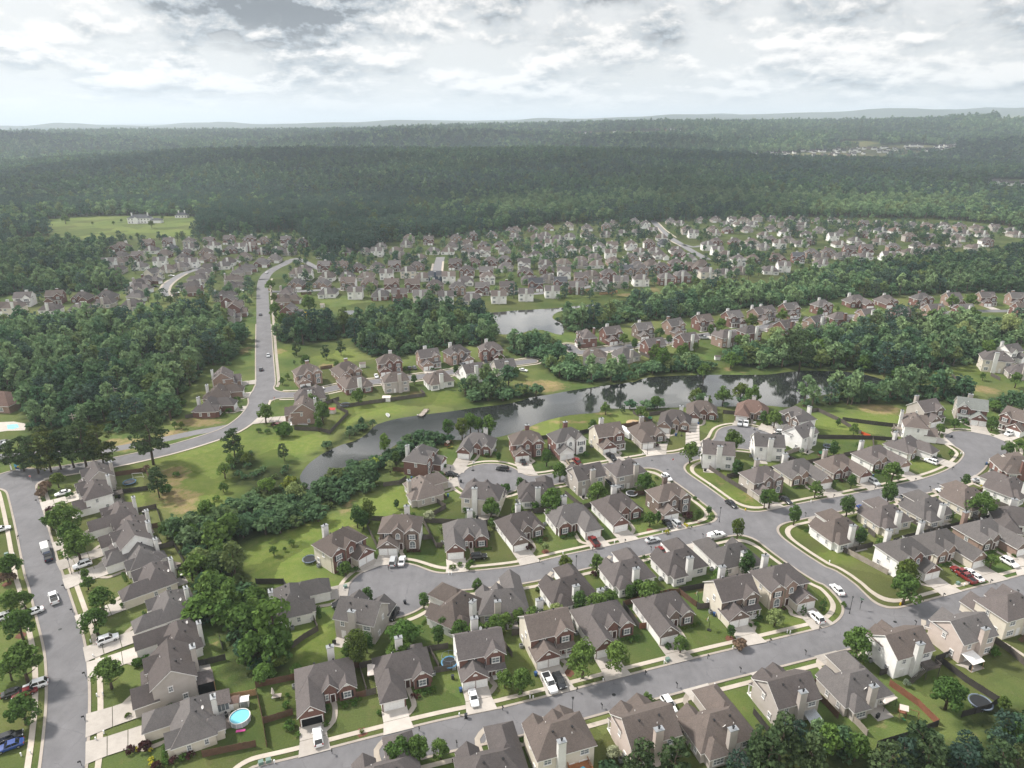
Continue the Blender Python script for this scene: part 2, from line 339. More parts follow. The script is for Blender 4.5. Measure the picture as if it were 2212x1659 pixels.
def mat_water(name='lake_water'):
    m, t, b = new_mat(name, 0.035, 0.5); p = pos(t); b.inputs['Base Color'].default_value = (0.018, 0.020, 0.019, 1); b.inputs['IOR'].default_value = 1.40; b.inputs['Specular IOR Level'].default_value = 1.0
    n = t.noise(t.v('MULTIPLY', p, (0.8, 2.0, 1)), 0.9, 4, 0.6); big = t.noise(p, 0.03, 3)
    bn = t.add('ShaderNodeBump'); bn.inputs['Distance'].default_value = 0.03; t.put(bn.inputs['Strength'], t.ramp(big, 0.35, 0.8)); t.put(bn.inputs['Height'], n)
    t.l.new(bn.outputs[0], b.inputs['Normal']); return m
WATER = mat_water()
def mat_foliage(name, c1, c2, patch=True, trans=0.32, var=0.6):
    m = bpy.data.materials.new(name); m.use_nodes = True; t = NT(m.node_tree); t.n.clear()
    out = t.add('ShaderNodeOutputMaterial'); oi = t.add('ShaderNodeObjectInfo'); g = t.add('ShaderNodeNewGeometry')
    r = oi.outputs['Random']; f = r
    if patch: f = t.m('ADD', t.m('MULTIPLY', r, 0.6), t.m('MULTIPLY', t.ramp(t.noise(oi.outputs['Location'], 0.012, 3, 0.6), 0.36, 0.64), 0.4))
    c = t.mix(f, c1 + (1,), c2 + (1,))
    r2 = t.m('FRACT', t.m('MULTIPLY', r, 37.7))
    c = t.mix(t.m('MULTIPLY', t.ramp(r2, 0.86, 0.98), 0.55), c, (0.115, 0.125, 0.030, 1))
    k = t.m('ADD', 1.0 - var * 0.5, t.m('MULTIPLY', g.outputs['Random Per Island'], var))
    if name.startswith('forest'):                    # stands of different age, hundreds of metres across
        k = t.m('MULTIPLY', k, t.m('ADD', 0.84, t.m('MULTIPLY', t.ramp(t.noise(oi.outputs['Location'], 0.0024, 4, 0.6), 0.34, 0.66), 0.66)))
    c = t.v('SCALE', c, scale=k)
    d = t.add('ShaderNodeBsdfDiffuse'); tr = t.add('ShaderNodeBsdfTranslucent'); mx = t.add('ShaderNodeMixShader')
    t.put(d.inputs[0], c); t.put(tr.inputs[0], c); mx.inputs[0].default_value = trans
    t.l.new(d.outputs[0], mx.inputs[1]); t.l.new(tr.outputs[0], mx.inputs[2]); t.l.new(mx.outputs[0], out.inputs[0]); return m
LEAF = {'o': mat_foliage('leafy_green', (0.072, 0.132, 0.037), (0.148, 0.215, 0.059)), 'p': mat_foliage('pear_green', (0.056, 0.108, 0.037), (0.090, 0.151, 0.044)),
        'n': mat_foliage('pine_green', (0.046, 0.080, 0.038), (0.084, 0.117, 0.052)), 'y': mat_foliage('yellow_green', (0.237, 0.320, 0.054), (0.335, 0.380, 0.074)),
        'l': mat_foliage('pale_green', (0.197, 0.259, 0.101), (0.296, 0.340, 0.138)), 'm': mat_foliage('maroon_leaf', (0.060, 0.028, 0.029), (0.088, 0.040, 0.037)),
        'b': mat_foliage('brown_twigs', (0.167, 0.120, 0.088), (0.217, 0.150, 0.101)), 'g': mat_foliage('grey_green', (0.197, 0.240, 0.174), (0.256, 0.289, 0.202)),
        'k': mat_foliage('hedge_green', (0.051, 0.104, 0.029), (0.099, 0.168, 0.040)), 'w': mat_foliage('flower_white', (0.256, 0.299, 0.165), (0.500, 0.498, 0.350)),
        'h': mat_foliage('thicket_green', (0.067, 0.132, 0.037), (0.130, 0.200, 0.048)), 'gold': mat_foliage('gold_leaf', (0.500, 0.419, 0.037), (0.500, 0.500, 0.054))}
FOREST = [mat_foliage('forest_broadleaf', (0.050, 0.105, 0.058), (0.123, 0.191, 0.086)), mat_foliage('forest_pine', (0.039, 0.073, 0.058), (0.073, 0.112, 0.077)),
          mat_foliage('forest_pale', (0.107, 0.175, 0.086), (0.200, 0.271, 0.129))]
BARK = speckled('bark', (0.085, 0.062, 0.048), 0.35, 2.0, 12.0)
WOODS = {'brown': speckled('brown_fence_wood', (0.115, 0.066, 0.047), 0.35, 0.6, 6.0), 'grey': speckled('weathered_fence_wood', (0.098, 0.084, 0.076), 0.35, 0.5, 6.0),
         'tan': speckled('new_fence_wood', (0.36, 0.22, 0.12), 0.25, 0.6, 6.0), 'old': speckled('pale_fence_wood', (0.30, 0.26, 0.225), 0.3, 0.6, 6.0),
         'red': speckled('red_brown_fence_wood', (0.20, 0.085, 0.052), 0.3, 0.6, 6.0), 'dark': speckled('dark_fence_wood', (0.052, 0.046, 0.044), 0.35, 0.6, 6.0)}
FABRIC = speckled('beige_canvas', (0.62, 0.55, 0.50), 0.08, 0.8, 5.0); RUBBER = plain('black_rubber', (0.012, 0.012, 0.013), 0.7, 0.2)
# ------------------------------------------------------------------ streets, lakes, ground
ST = {}                                              # name: (centre line on the ground, half width)
def street(name, s, hw, step=3.0, ext=None):
    P = gpts(s)
    if ext: P = P + [(P[-1][0] + ext[0], P[-1][1] + ext[1])]
    ST[name] = (np.array(catmull(P, step)), hw)
street('left', "0,3: 470,2100 520,1800 548,1640 583,1200 586,900 556,600 475,300 385,0; 0,2: 362,1600 266,1200 212,1000 180,900 135,790", 3.75)
street('collector', "0,2: -900,960 -400,905 0,838 300,790 600,742 900,693 1200,632 1500,560 1800,470 2000,395 2150,290 2220,200; 1,2: 40,120 72,20; 1,1: 82,1640 72,1400 64,1100 57,900 62,780 100,705 175,655 240,625 300,590", 4.3)
street('lowest', "1,3: 0,1800 340,1720 660,1632 1100,1515 1600,1388 2100,1282; 2,3: 0,1255 500,1125 1000,990 1500,858 1840,772 2212,682; 3,3: 470,566 880,462 1300,348 1700,236 2212,96 2900,-90", 3.8)
street('middle', "1,3: 1150,110 1600,60; 2,2: 60,1650 500,1548 900,1460 1300,1368 1700,1280 2000,1210; 3,2: 200,1118 500,1056 800,1000 1100,938 1400,868 1600,802 1730,728 1800,640 1825,520", 3.8)
street('diagonal', "3,3: 860,420 790,260 650,100 510,0; 3,2: 480,1659 230,1500 40,1360; 2,2: 2090,1230 1950,1160 1780,1040 1600,905 1430,785 1340,690", 3.8)
street('upper', "1,2: 2010,820; 2,2: 100,845 340,825 560,780 800,738 1000,702 1200,672 1400,650 1560,615 1700,565 1850,500 2010,460", 3.7)
street('shore', "1,2: 60,100 180,95 330,95 560,62; 1,1: 800,1668 900,1652 1040,1640 1350,1606 1700,1556 2000,1500; 2,1: 0,1482 165,1462", 3.4)
street('bank', "2,1: 490,1330 560,1385 700,1376 840,1355 1100,1322 1340,1295 1640,1240 2100,1180; 3,1: 130,1125 280,1100 520,1090 750,1070 1100,1060 1500,1045 1830,1030 2212,1030 2500,1035", 3.4)
CIRC = [(ground(*F(1, 3, 1165, 115)), 11.6), (ground(*F(1, 2, 2020, 822)), 11.6), (ground(*F(2, 2, 2030, 462)), 11.6), (ground(*F(3, 2, 1822, 512)), 11.4)]
def seg_dist(P, X, Y):
    d = np.full(X.shape, 1e9)
    for (ax, ay), (bx, by) in zip(P[:-1], P[1:]):
        vx, vy = bx - ax, by - ay; L = vx * vx + vy * vy + 1e-9
        t = np.clip(((X - ax) * vx + (Y - ay) * vy) / L, 0, 1)
        d = np.minimum(d, np.hypot(X - ax - t * vx, Y - ay - t * vy))
    return d
def smin(a, b, k):
    h = np.clip(0.5 + 0.5 * (b - a) / k, 0, 1); return b + (a - b) * h - k * h * (1 - h)
def sd(X, Y, names=None, circ=True):
    X = np.asarray(X, float); Y = np.asarray(Y, float); s = None
    for n, (P, hw) in ST.items():
        if names and n not in names: continue
        q = seg_dist(P, X, Y) - hw; s = q if s is None else smin(s, q, 7.5)
    if circ:
        for (cx, cy), r in CIRC: s = smin(s, np.hypot(X - cx, Y - cy) - r, 5.0)
    return s
def band(name, S, xs, ys, lo, hi, z, mat, drop=0.0):
    mb = MB(); Z = z
    ins = (S > lo) & (S < hi); full = ins[:-1, :-1] & ins[1:, :-1] & ins[:-1, 1:] & ins[1:, 1:]
    anyi = ((np.maximum.reduce([S[:-1, :-1], S[1:, :-1], S[:-1, 1:], S[1:, 1:]]) > lo) & (np.minimum.reduce([S[:-1, :-1], S[1:, :-1], S[:-1, 1:], S[1:, 1:]]) < hi)) & ~full
    for j in range(full.shape[0]):
        row = full[j]; i = 0; n = len(row)
        while i < n:
            if row[i]:
                k = i
                while k < n and row[k]: k += 1
                mb.poly([(xs[i], ys[j], Z), (xs[k], ys[j], Z), (xs[k], ys[j + 1], Z), (xs[i], ys[j + 1], Z)]); i = k
            else: i += 1
    def clip(P, lev, sign):
        o = []; cut = []
        for a, b in zip(P, P[1:] + P[:1]):
            fa, fb = sign * (a[2] - lev), sign * (b[2] - lev)
            if fa >= 0: o.append(a)
            if fa * fb < 0:
                t = fa / (fa - fb); q = tuple(a[k] + t * (b[k] - a[k]) for k in range(3)); o.append(q); cut.append(q)
        return o, cut
    for j, i in zip(*np.nonzero(anyi)):
        P = [(xs[i], ys[j], S[j, i]), (xs[i + 1], ys[j], S[j, i + 1]), (xs[i + 1], ys[j + 1], S[j + 1, i + 1]), (xs[i], ys[j + 1], S[j + 1, i])]
        P, c1 = clip(P, lo, 1)
        if len(P) > 2: P, c2 = clip(P, hi, -1)
        else: continue
        if len(P) > 2: mb.poly([(q[0], q[1], Z) for q in P])
        if drop:
            for c in (c1, c2):
                if len(c) == 2: mb.poly([(c[0][0], c[0][1], Z), (c[1][0], c[1][1], Z), (c[1][0], c[1][1], Z - drop), (c[0][0], c[0][1], Z - drop)])
    return structure(name, mb.me(name, [mat]))
GX = np.arange(-330, 420, 1.0); GY = np.arange(66, 560, 1.0); MX, MY = np.meshgrid(GX, GY)
S_ALL = sd(MX, MY)
S_COL = sd(MX, MY, ['collector'], False)
S_LOC = sd(MX, MY, ['left', 'lowest', 'middle', 'diagonal', 'upper', 'shore', 'bank'], True)
band('road', S_ALL, GX, GY, -60, 0.0, 0.05, ASPH)
band('kerb', np.where(MY < 420, S_ALL, 99.0), GX, GY, 0.0, 0.55, 0.15, KERB, 0.15)
walk_s = np.where((S_COL > 4.2) & (MY < 400) & (MX > -175), S_LOC, 99.0)
band('sidewalk', walk_s, GX, GY, 1.75, 2.85, 0.10, WALK)
def ribbon(name, P, hw, z, mat, hmap=False):
    P = [np.array(p[:2], float) for p in P]; mb = MB(); Lp = []; Rp = []
    for i, p in enumerate(P):
        d = P[min(i + 1, len(P) - 1)] - P[max(i - 1, 0)]; d = d / (np.linalg.norm(d) + 1e-9); n = np.array([-d[1], d[0]])
        Lp.append(p + n * hw); Rp.append(p - n * hw)
    zz = (lambda q: float(terrain(q[0], q[1])) + z) if hmap else (lambda q: z)
    for i in range(len(P) - 1):
        mb.poly([(*Rp[i], zz(Rp[i])), (*Rp[i + 1], zz(Rp[i + 1])), (*Lp[i + 1], zz(Lp[i + 1])), (*Lp[i], zz(Lp[i]))])
    return structure(name, mb.me(name, [mat]))
def offset_line(P, off):
    P = [np.array(p[:2], float) for p in P]; o = []
    for i, p in enumerate(P):
        d = P[min(i + 1, len(P) - 1)] - P[max(i - 1, 0)]; d = d / (np.linalg.norm(d) + 1e-9); o.append(p + off * np.array([-d[1], d[0]]))
    return o
cp = ST['collector'][0]
ribbon('sidewalk', [q for q in offset_line(cp, -6.1) if q[1] > 292 and S_ALL[int(np.clip(q[1] - 66, 0, 493)), int(np.clip(q[0] + 330, 0, 749))] > 0.6], 0.75, 0.10, WALK)
ribbon('kerb', [q for q in offset_line(cp, -4.75) if -175 < q[0] < 40 and q[1] < 300 and S_LOC[int(np.clip(q[1] - 66, 0, 493)), int(np.clip(q[0] + 330, 0, 749))] > 1.5], 0.5, 0.18, WALK)
ribbon('side_road', catmull(gpts("0,2: -500,640 0,630 400,600 800,590 1000,560 1150,532 1400,482 1700,418 1900,385 2010,360"), 3), 2.6, 0.035, ASPH2)
ribbon('road', [p for p in cp if p[1] > 556], 4.2, 0.05, ASPH)
FAR_ST = {'far left': ("0,1: 1470,905 1420,845 1440,800 1500,755 1590,705 1690,672 1760,655", 3.6), 'short far': ("1,1: 1560,715 1575,640 1595,562", 4.2),
          'far right': ("2,1: 1200,220 1240,275 1340,375 1440,440 1520,490 1690,585", 4.0), 'cross far': ("2,1: 1480,455 1560,475 1640,465", 3.4),
          'far lane': ("1,1: 300,590 345,575 420,600 600,685 800,690 1100,665 1400,700", 3.0), 'far terrace': ("1,1: 110,860 300,862 520,850 740,838 1000,835 1300,860 1600,880 1900,868 2212,855; 2,1: 200,880 400,850 640,825 880,770", 3.2)}
for nm, (s, hw) in FAR_ST.items(): ribbon('road', catmull(gpts(s), 6), hw, 0.08, ASPH2)
for s in ("0,1: 1490,915 1465,870 1480,810 1540,755 1620,705", "0,1: 1375,850 1410,795 1460,760", "1,1: 1512,700 1530,620", "1,1: 1608,690 1618,600", "2,1: 1250,300 1340,400 1460,470", "2,1: 1260,262 1330,330 1420,395"):
    ribbon('sidewalk', catmull(gpts(s), 6), 0.9, 0.12, WALK)

# lakes
LAKE = gpts("1,2: 450,920 400,860 378,800 440,705 530,632 600,590 740,525 860,490 965,425 1040,352 1220,300 1400,272 1700,235 1900,205 2212,165; 2,2: 150,120 330,90 540,52 760,20; 2,1: 1060,1640 1180,1602 1600,1582 2000,1580 2212,1578; 3,1: 200,1552 400,1545 700,1555 850,1580 1000,1625 1045,1659; 3,2: 1030,30 900,50 700,60 500,90 300,140 200,200 30,190; 2,2: 2150,190 1800,195 1540,200 1000,215 780,212 752,246 500,270 250,330 80,405 0,428; 1,2: 2100,458 1900,480 1730,484 1600,470 1400,460 1250,505 1180,545 1100,605 900,672 720,735 600,815 520,880")
POND = gpts("1,1: 2012,1045 2060,1100 2085,1160 2088,1225; 2,1: 60,1225 150,1200 260,1192 430,1235 440,1150 350,1090 390,1040 520,1010 700,982 690,972 560,985 430,1000 200,1015 30,1025")
POND2 = gpts("1,1: 760,1030 830,1022 890,1030 890,1045 830,1062 770,1052")
def water(name, P, z=0.03, wob=True):
    Q = catmull(P + [P[0]], 4.0)[:-1] if wob else P
    mb = MB(); mb.poly([(x, y, z) for x, y in Q]); me = mb.me(name, [WATER])
    import bmesh
    bm = bmesh.new(); bm.from_mesh(me); bmesh.ops.triangulate(bm, faces=bm.faces[:]); bm.normal_update()
    for f in bm.faces:
        if f.normal.z < 0: f.normal_flip()
    bm.to_mesh(me); bm.free(); structure(name, me); return Q
LAKE_Q = water('lake', LAKE); POND_Q = water('lake', POND); POND2_Q = water('lake', POND2)
def far_patch(name, s, z, mat):
    P = gpts(s); mb = MB(); mb.poly([(x, y, float(terrain(x, y)) + z) for x, y in P]); return structure(name, mb.me(name, [mat]))

# ground sheet
def axis(lo, hi, step, far, g, neg):
    a = list(np.arange(lo, hi + 0.1, step)); s = step; v = a[-1]
    while v < far: s *= g; v += s; a.append(v)
    if neg:
        s = step; v = a[0]; b = []
        while v > -far: s *= g; v -= s; b.append(v)
        a = b[::-1] + a
    return np.array(a)
AX = axis(-330, 400, 3.5, 30000, 1.055, True); AY = np.concatenate([[-400, -150, 0, 40], axis(66, 560, 3.0, 1200, 1.03, False)])
s = 26.0; v = AY[-1]; ex = []
while v < 33000: s = min(s * 1.02, 600) if v > 6000 else s * 1.008; v += s; ex.append(v)
AY = np.concatenate([AY, ex])
XX, YY = np.meshgrid(AX, AY); ZZ = terrain(XX, YY)
zone = np.zeros((len(AY), len(AX), 4), np.float32); zone[..., 3] = 1
def blob(s, ch, amt, soft=1.0):
    """s: 'c,r: u,v,rx,ry ...' ellipses in quarter-frame pixels"""
    h, b = s.split(':'); c, r = map(int, h.split(','))
    for q in b.split():
        u, w, a, bb = map(float, q.split(',')); x0, y0 = ground(*F(c, r, u, w)); x1, _ = ground(*F(c, r, u + a, w)); _, y1 = ground(*F(c, r, u, w - bb)); _, y2 = ground(*F(c, r, u, w + bb))
        rx = abs(x1 - x0); ry = abs(y1 - y2) / 2
        e = ((XX - x0) / rx) ** 2 + ((YY - (y1 + y2) / 2) / ry) ** 2
        wgt = np.clip(1.35 - e, 0, 1) * amt; zone[..., ch] = np.maximum(zone[..., ch], wgt)
def zpoly(P, ch, amt): zone[..., ch] = np.where(inpoly(P, XX, YY), np.maximum(zone[..., ch], amt), zone[..., ch])
# zone painting: 0 dry or bare soil, 1 bright meadow, 2 woodland floor
blob("0,2: 1500,760,130,60 1480,850,100,140 1560,1000,180,90 1480,950,90,80 1600,1080,120,60 880,770,80,14 1000,560,200,30 1150,500,120,30 1550,400,60,18 300,740,260,22 1700,330,260,50 1500,440,180,40 1000,490,120,30", 0, 0.85)
blob("1,2: 830,1270,60,50 800,1060,70,60 1380,80,100,20 1200,95,60,12 1240,750,60,18 2110,330,60,20 260,60,60,16", 0, 0.8)
blob("2,2: 250,20,240,60 590,325,60,18 170,380,60,30 420,330,120,18 1090,330,100,16 780,250,120,12 1800,850,60,20 2050,960,70,25 2090,990,60,40 270,1560,60,20 1850,1600,60,20", 0, 0.85)
blob("3,2: 960,215,200,55 1170,262,40,16 1500,1205,110,50 1300,60,200,30 1880,50,120,40", 0, 0.95)
blob("3,3: 1080,1200,140,60 1000,1290,120,60 900,1150,80,30 1800,1220,120,40 1560,740,60,30", 0, 0.4)
blob("0,3: 930,1270,60,24 1830,860,40,16 1840,590,60,24 1690,560,50,30 970,1300,80,30", 0, 0.8)
blob("1,3: 320,1350,80,90 900,1350,50,22 1200,90,60,40 370,490,40,18", 0, 0.7)
blob("2,3: 1690,1020,40,30 1880,545,50,18 970,450,60,30 1650,120,80,40 1020,340,50,40", 0, 0.8)
blob("1,1: 600,1500,80,20 190,1380,60,30 1420,975,40,20 660,1500,50,14", 0, 0.9)
blob("2,1: 1210,840,70,26 1000,890,120,16 1880,1530,40,24 2000,1566,90,9 300,1645,90,16", 0, 0.95)
blob("0,1: 2120,1370,60,40 1280,850,80,20", 0, 0.8)
blob("0,2: 1800,700,320,330 1500,620,200,80 1150,1000,180,70 1900,900,200,200", 1, 0.8)
blob("1,2: 300,520,330,130 1000,220,320,70 800,330,120,60 500,1250,500,130 1300,1000,260,150 200,1500,420,160 1080,1060,200,100 1600,120,260,70", 1, 0.85)
blob("2,2: 600,330,420,90 1700,760,300,100 2000,1000,200,120 250,430,200,40 120,1000,90,70", 1, 0.8)
blob("3,2: 1000,290,280,60 650,380,260,120 250,1230,180,120 600,1480,220,80 1000,540,150,60 1350,700,150,50", 1, 0.75)
blob("1,3: 500,600,260,220 650,150,180,100 300,20,360,60", 1, 0.8)
blob("3,3: 560,280,150,130 500,90,120,110 300,420,180,80", 1, 0.6)
blob("0,1: 700,260,330,50 1500,260,200,40", 1, 0.7)
blob("1,1: 700,1420,220,70 250,1380,100,60", 1, 0.7)
blob("3,1: 1600,1620,280,50 1700,1540,200,40 700,1020,80,30", 1, 0.7)

# woods, as outlines of where the trunks stand
WOODS_P = {
 'left woods': gpts("0,1: -300,1160 0,1120 400,1095 800,1070 1200,1060 1500,1010 1800,990 1900,1090 2090,1160 2150,1240 2040,1420 1980,1500 1800,1500 1680,1660; 0,2: 1560,150 1580,300 1400,330 1150,430 900,420 850,360 700,440 400,450 230,450 180,300 200,130 60,60 -300,40"),
 'ridge foot woods': gpts("0,1: -300,640 0,620 500,600 700,600 900,560 960,620 900,740 1100,760 1120,830 990,860 800,870 560,860 350,870 280,880 0,900 -300,930"),
 'left upper woods': gpts("0,1: -300,420 0,430 300,420 500,430 800,420 960,420 930,480 880,560 860,620 600,640 300,640 -300,660"),
 'collector thicket': gpts("1,1: 170,1160 500,1100 560,1060 900,1080 1150,1000 1400,985 1700,990 1980,1000 2000,1060 2060,1130 2065,1260 2040,1330 1900,1330 1700,1340 1560,1360 1420,1390 1250,1430 1000,1420 860,1360 840,1260 640,1290 400,1330 280,1310 180,1290"),
 'pond woods': gpts("2,1: 350,1120 420,1060 700,1010 960,930 1150,890 1500,880 1750,830 2000,810 2212,800; 3,1: 250,760 560,640 1000,620 1300,560 1700,560 1950,520 2300,470 2300,880 1900,870 1500,880 1200,890 900,920 650,910 300,990 0,990; 2,1: 2000,1010 1750,1060 1500,1090 1000,1130 900,1160 740,1180 500,1220 420,1190"),
 'cove woods': gpts("2,1: 0,1250 280,1220 420,1290 420,1360 590,1480 760,1490 1000,1500 1180,1460 1250,1400 1500,1390 1750,1480 1780,1560 1600,1565 1400,1568 1180,1590 1000,1640 760,1659; 2,1: 560,1659 400,1610 300,1540 200,1480 0,1400; 1,1: 2090,1280"),
 'cove woods b': gpts("1,2: 1800,110 1850,160 2100,160 2212,120; 2,2: 60,130 250,120 300,110 200,60 0,10; 1,2: 1950,20 1780,30"),
 'far bank woods': gpts("2,1: 1760,1400 1900,1330 2212,1290; 3,1: 200,1220 500,1190 760,1140 1000,1110 1400,1080 1700,1080 2300,1090 2300,1290 2000,1370 1880,1420 1780,1480 1560,1520 1360,1590 1250,1640 1060,1640 990,1590 850,1560 400,1530 250,1500; 2,1: 2150,1540 1950,1500 1880,1480"),
 'inlet woods': gpts("3,2: 60,170 200,190 320,150 420,110 620,75 900,65 1100,40 1300,10 1700,40 1740,170 1640,170 1560,190 1480,150 1300,150 1200,190 900,165 600,190 330,205 150,215"),
 'corner woods': gpts("3,2: 1900,120 2212,60 2300,200 2212,240 2100,280 1920,230"),
 'creek thicket': gpts("1,2: 1260,510 1400,440 1600,430 1700,470 1700,505 1560,540 1500,590 1250,640 1210,700 1090,740 1000,800 1090,870 1000,960 850,950 780,1010 640,1110 560,1180 400,1230 250,1290 0,1330; 0,2: 2100,1340 1950,1320 1700,1400 1640,1330 1500,1400 1420,1330 1400,1240 1560,1200 1720,1130 1900,1080 2060,1020 2212,960; 1,2: 200,1000 440,940 620,830 760,740 920,690 1100,620 1190,560"),
 'creek woods': gpts("0,2: 1560,1400 1780,1450 2030,1440 2090,1500 2040,1590 2212,1659; 0,3: 2100,60 2212,130; 1,3: 80,360 180,480 300,600 300,700 240,800 100,850 0,900; 0,3: 2150,940 2050,920 1990,820 1950,700 1930,600 1880,520 1740,480 1710,380 1650,300 1640,160 1700,60; 0,2: 1650,1620"),
 'creek head woods': gpts("0,2: 1400,1240 1560,1180 1760,1120 2000,1060 2130,1200 2110,1330 2060,1450 1800,1490 1560,1430 1420,1330"),
 'meadow scrub': gpts("1,2: 0,760 120,720 260,700 370,770 430,900 300,960 0,960; 0,2: 2100,900 2000,860 1980,700 2020,620 2150,560 2212,600"),
 'bank bushes': gpts("1,2: 560,560 700,480 760,430 860,370 900,310 1030,330 1010,400 880,460 740,510 640,560 480,620"),
 'south bank': gpts("2,2: 740,205 860,190 1000,175 1250,172 1500,178 1700,140 1950,130 2150,150 2212,185 2000,200 1560,205 1400,215 1150,225 960,232 800,245"),
 'lowest woods': gpts("2,3: 720,1659 860,1560 1000,1580 1330,1560 1500,1640 1560,1659; 2,3: 1700,1659 1850,1560 2080,1420 2212,1370; 3,3: 120,1340 330,1300 480,1240 620,1280 760,1400 850,1460 900,1540 1050,1580 1250,1480 1450,1440 1560,1380 1750,1420 1850,1330 2000,1270 2100,1180 2300,1080 2300,1800 -200,1800; 2,3: 1400,1800 800,1800"),
 'right strip': gpts("3,3: 1640,1215 1760,1225 1900,1150 1990,1100 2080,1080 2100,1150 1960,1240 1850,1290 1720,1290 1640,1260"),
}
CLEAR_P = [gpts("0,1: 390,236 800,212 1200,205 1700,215 1740,300 1700,370 1400,400 1000,400 700,410 440,395 380,330"), gpts("0,2: 900,330 1010,330 1060,120 1030,60 940,60 860,200"),
           gpts("F: 592,306 656,306 652,298 596,298"), gpts("F: 1795,320 1905,320 1890,305 1820,304"), gpts("F: 1615,348 2060,330 2090,312 1940,312 1790,328 1620,336"), gpts("F: 1630,433 1980,430 1985,424 1630,426"),
           gpts("F: 2125,420 2230,420 2230,388 2130,388"), gpts("F: 1235,303 1500,292 1500,281 1235,289"), gpts("F: 2155,266 2225,262 2225,248 2160,252")]
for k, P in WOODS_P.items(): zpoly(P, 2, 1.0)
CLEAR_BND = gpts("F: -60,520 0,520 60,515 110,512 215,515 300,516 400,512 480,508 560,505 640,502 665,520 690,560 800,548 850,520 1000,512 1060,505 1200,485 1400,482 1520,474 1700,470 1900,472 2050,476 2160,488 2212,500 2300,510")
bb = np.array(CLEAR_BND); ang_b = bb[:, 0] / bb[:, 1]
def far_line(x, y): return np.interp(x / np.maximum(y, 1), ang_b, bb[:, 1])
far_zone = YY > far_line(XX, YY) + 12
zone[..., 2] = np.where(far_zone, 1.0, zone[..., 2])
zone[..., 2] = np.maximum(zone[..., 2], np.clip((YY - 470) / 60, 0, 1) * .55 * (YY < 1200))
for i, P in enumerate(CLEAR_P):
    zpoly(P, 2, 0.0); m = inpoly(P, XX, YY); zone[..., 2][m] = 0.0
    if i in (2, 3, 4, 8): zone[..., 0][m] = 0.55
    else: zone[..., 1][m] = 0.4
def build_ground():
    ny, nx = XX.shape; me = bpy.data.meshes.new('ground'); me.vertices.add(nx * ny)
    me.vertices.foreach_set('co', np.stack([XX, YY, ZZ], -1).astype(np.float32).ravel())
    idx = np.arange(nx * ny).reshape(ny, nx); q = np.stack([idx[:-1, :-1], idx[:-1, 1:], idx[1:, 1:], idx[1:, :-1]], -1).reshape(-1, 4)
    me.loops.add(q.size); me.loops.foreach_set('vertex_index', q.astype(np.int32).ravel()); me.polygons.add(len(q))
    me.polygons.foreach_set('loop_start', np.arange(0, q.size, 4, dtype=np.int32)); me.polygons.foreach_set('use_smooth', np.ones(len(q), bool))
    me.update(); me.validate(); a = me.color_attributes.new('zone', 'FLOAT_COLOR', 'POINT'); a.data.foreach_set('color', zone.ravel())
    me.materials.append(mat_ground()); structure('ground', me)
build_ground()
# ------------------------------------------------------------------ houses
# a template is built once (front faces local -y), then every house copies its parts
OH, TH = 0.45, 0.2
def roof_block(mb, x0, x1, y0, y1, ze, typ, p):
    """typ hip | gx (ridge along x) | gy (ridge along y); returns ridge height"""
    X0, X1 = (x0 - OH, x1 + OH); Y0, Y1 = (y0 - OH, y1 + OH)
    if typ == 'gx': X0, X1 = x0 - 0.3, x1 + 0.3
    if typ == 'gy': Y0, Y1 = y0 - 0.3, y1 + 0.3
    w, d = X1 - X0, Y1 - Y0; cx, cy = (X0 + X1) / 2, (Y0 + Y1) / 2
    A, B, C, D = (X0, Y0, ze), (X1, Y0, ze), (X1, Y1, ze), (X0, Y1, ze)
    if typ == 'gx':
        z = ze + d / 2 * p; L, Rr = (X0, cy, z), (X1, cy, z); top = [(A, B, Rr, L), (C, D, L, Rr)]; loop = [A, B, Rr, C, D, L]
    elif typ == 'gy':
        z = ze + w / 2 * p; L, Rr = (cx, Y0, z), (cx, Y1, z); top = [(D, A, L, Rr), (B, C, Rr, L)]; loop = [A, L, B, C, Rr, D]
    else:
        if w >= d: z = ze + d / 2 * p; L, Rr = (X0 + d / 2, cy, z), (X1 - d / 2, cy, z); top = [(A, B, Rr, L), (B, C, Rr), (C, D, L, Rr), (D, A, L)]
        else: z = ze + w / 2 * p; L, Rr = (cx, Y0 + w / 2, z), (cx, Y1 - w / 2, z); top = [(A, B, L), (B, C, Rr, L), (C, D, Rr), (D, A, L, Rr)]
        loop = [A, B, C, D]
    dn = lambda q: (q[0], q[1], q[2] - TH)
    for q in top:
        mb.poly(q, 0); mb.poly([dn(v) for v in reversed(q)], 1)
    for a, b in zip(loop, loop[1:] + loop[:1]): mb.poly([dn(a), dn(b), b, a], 1)
    return z
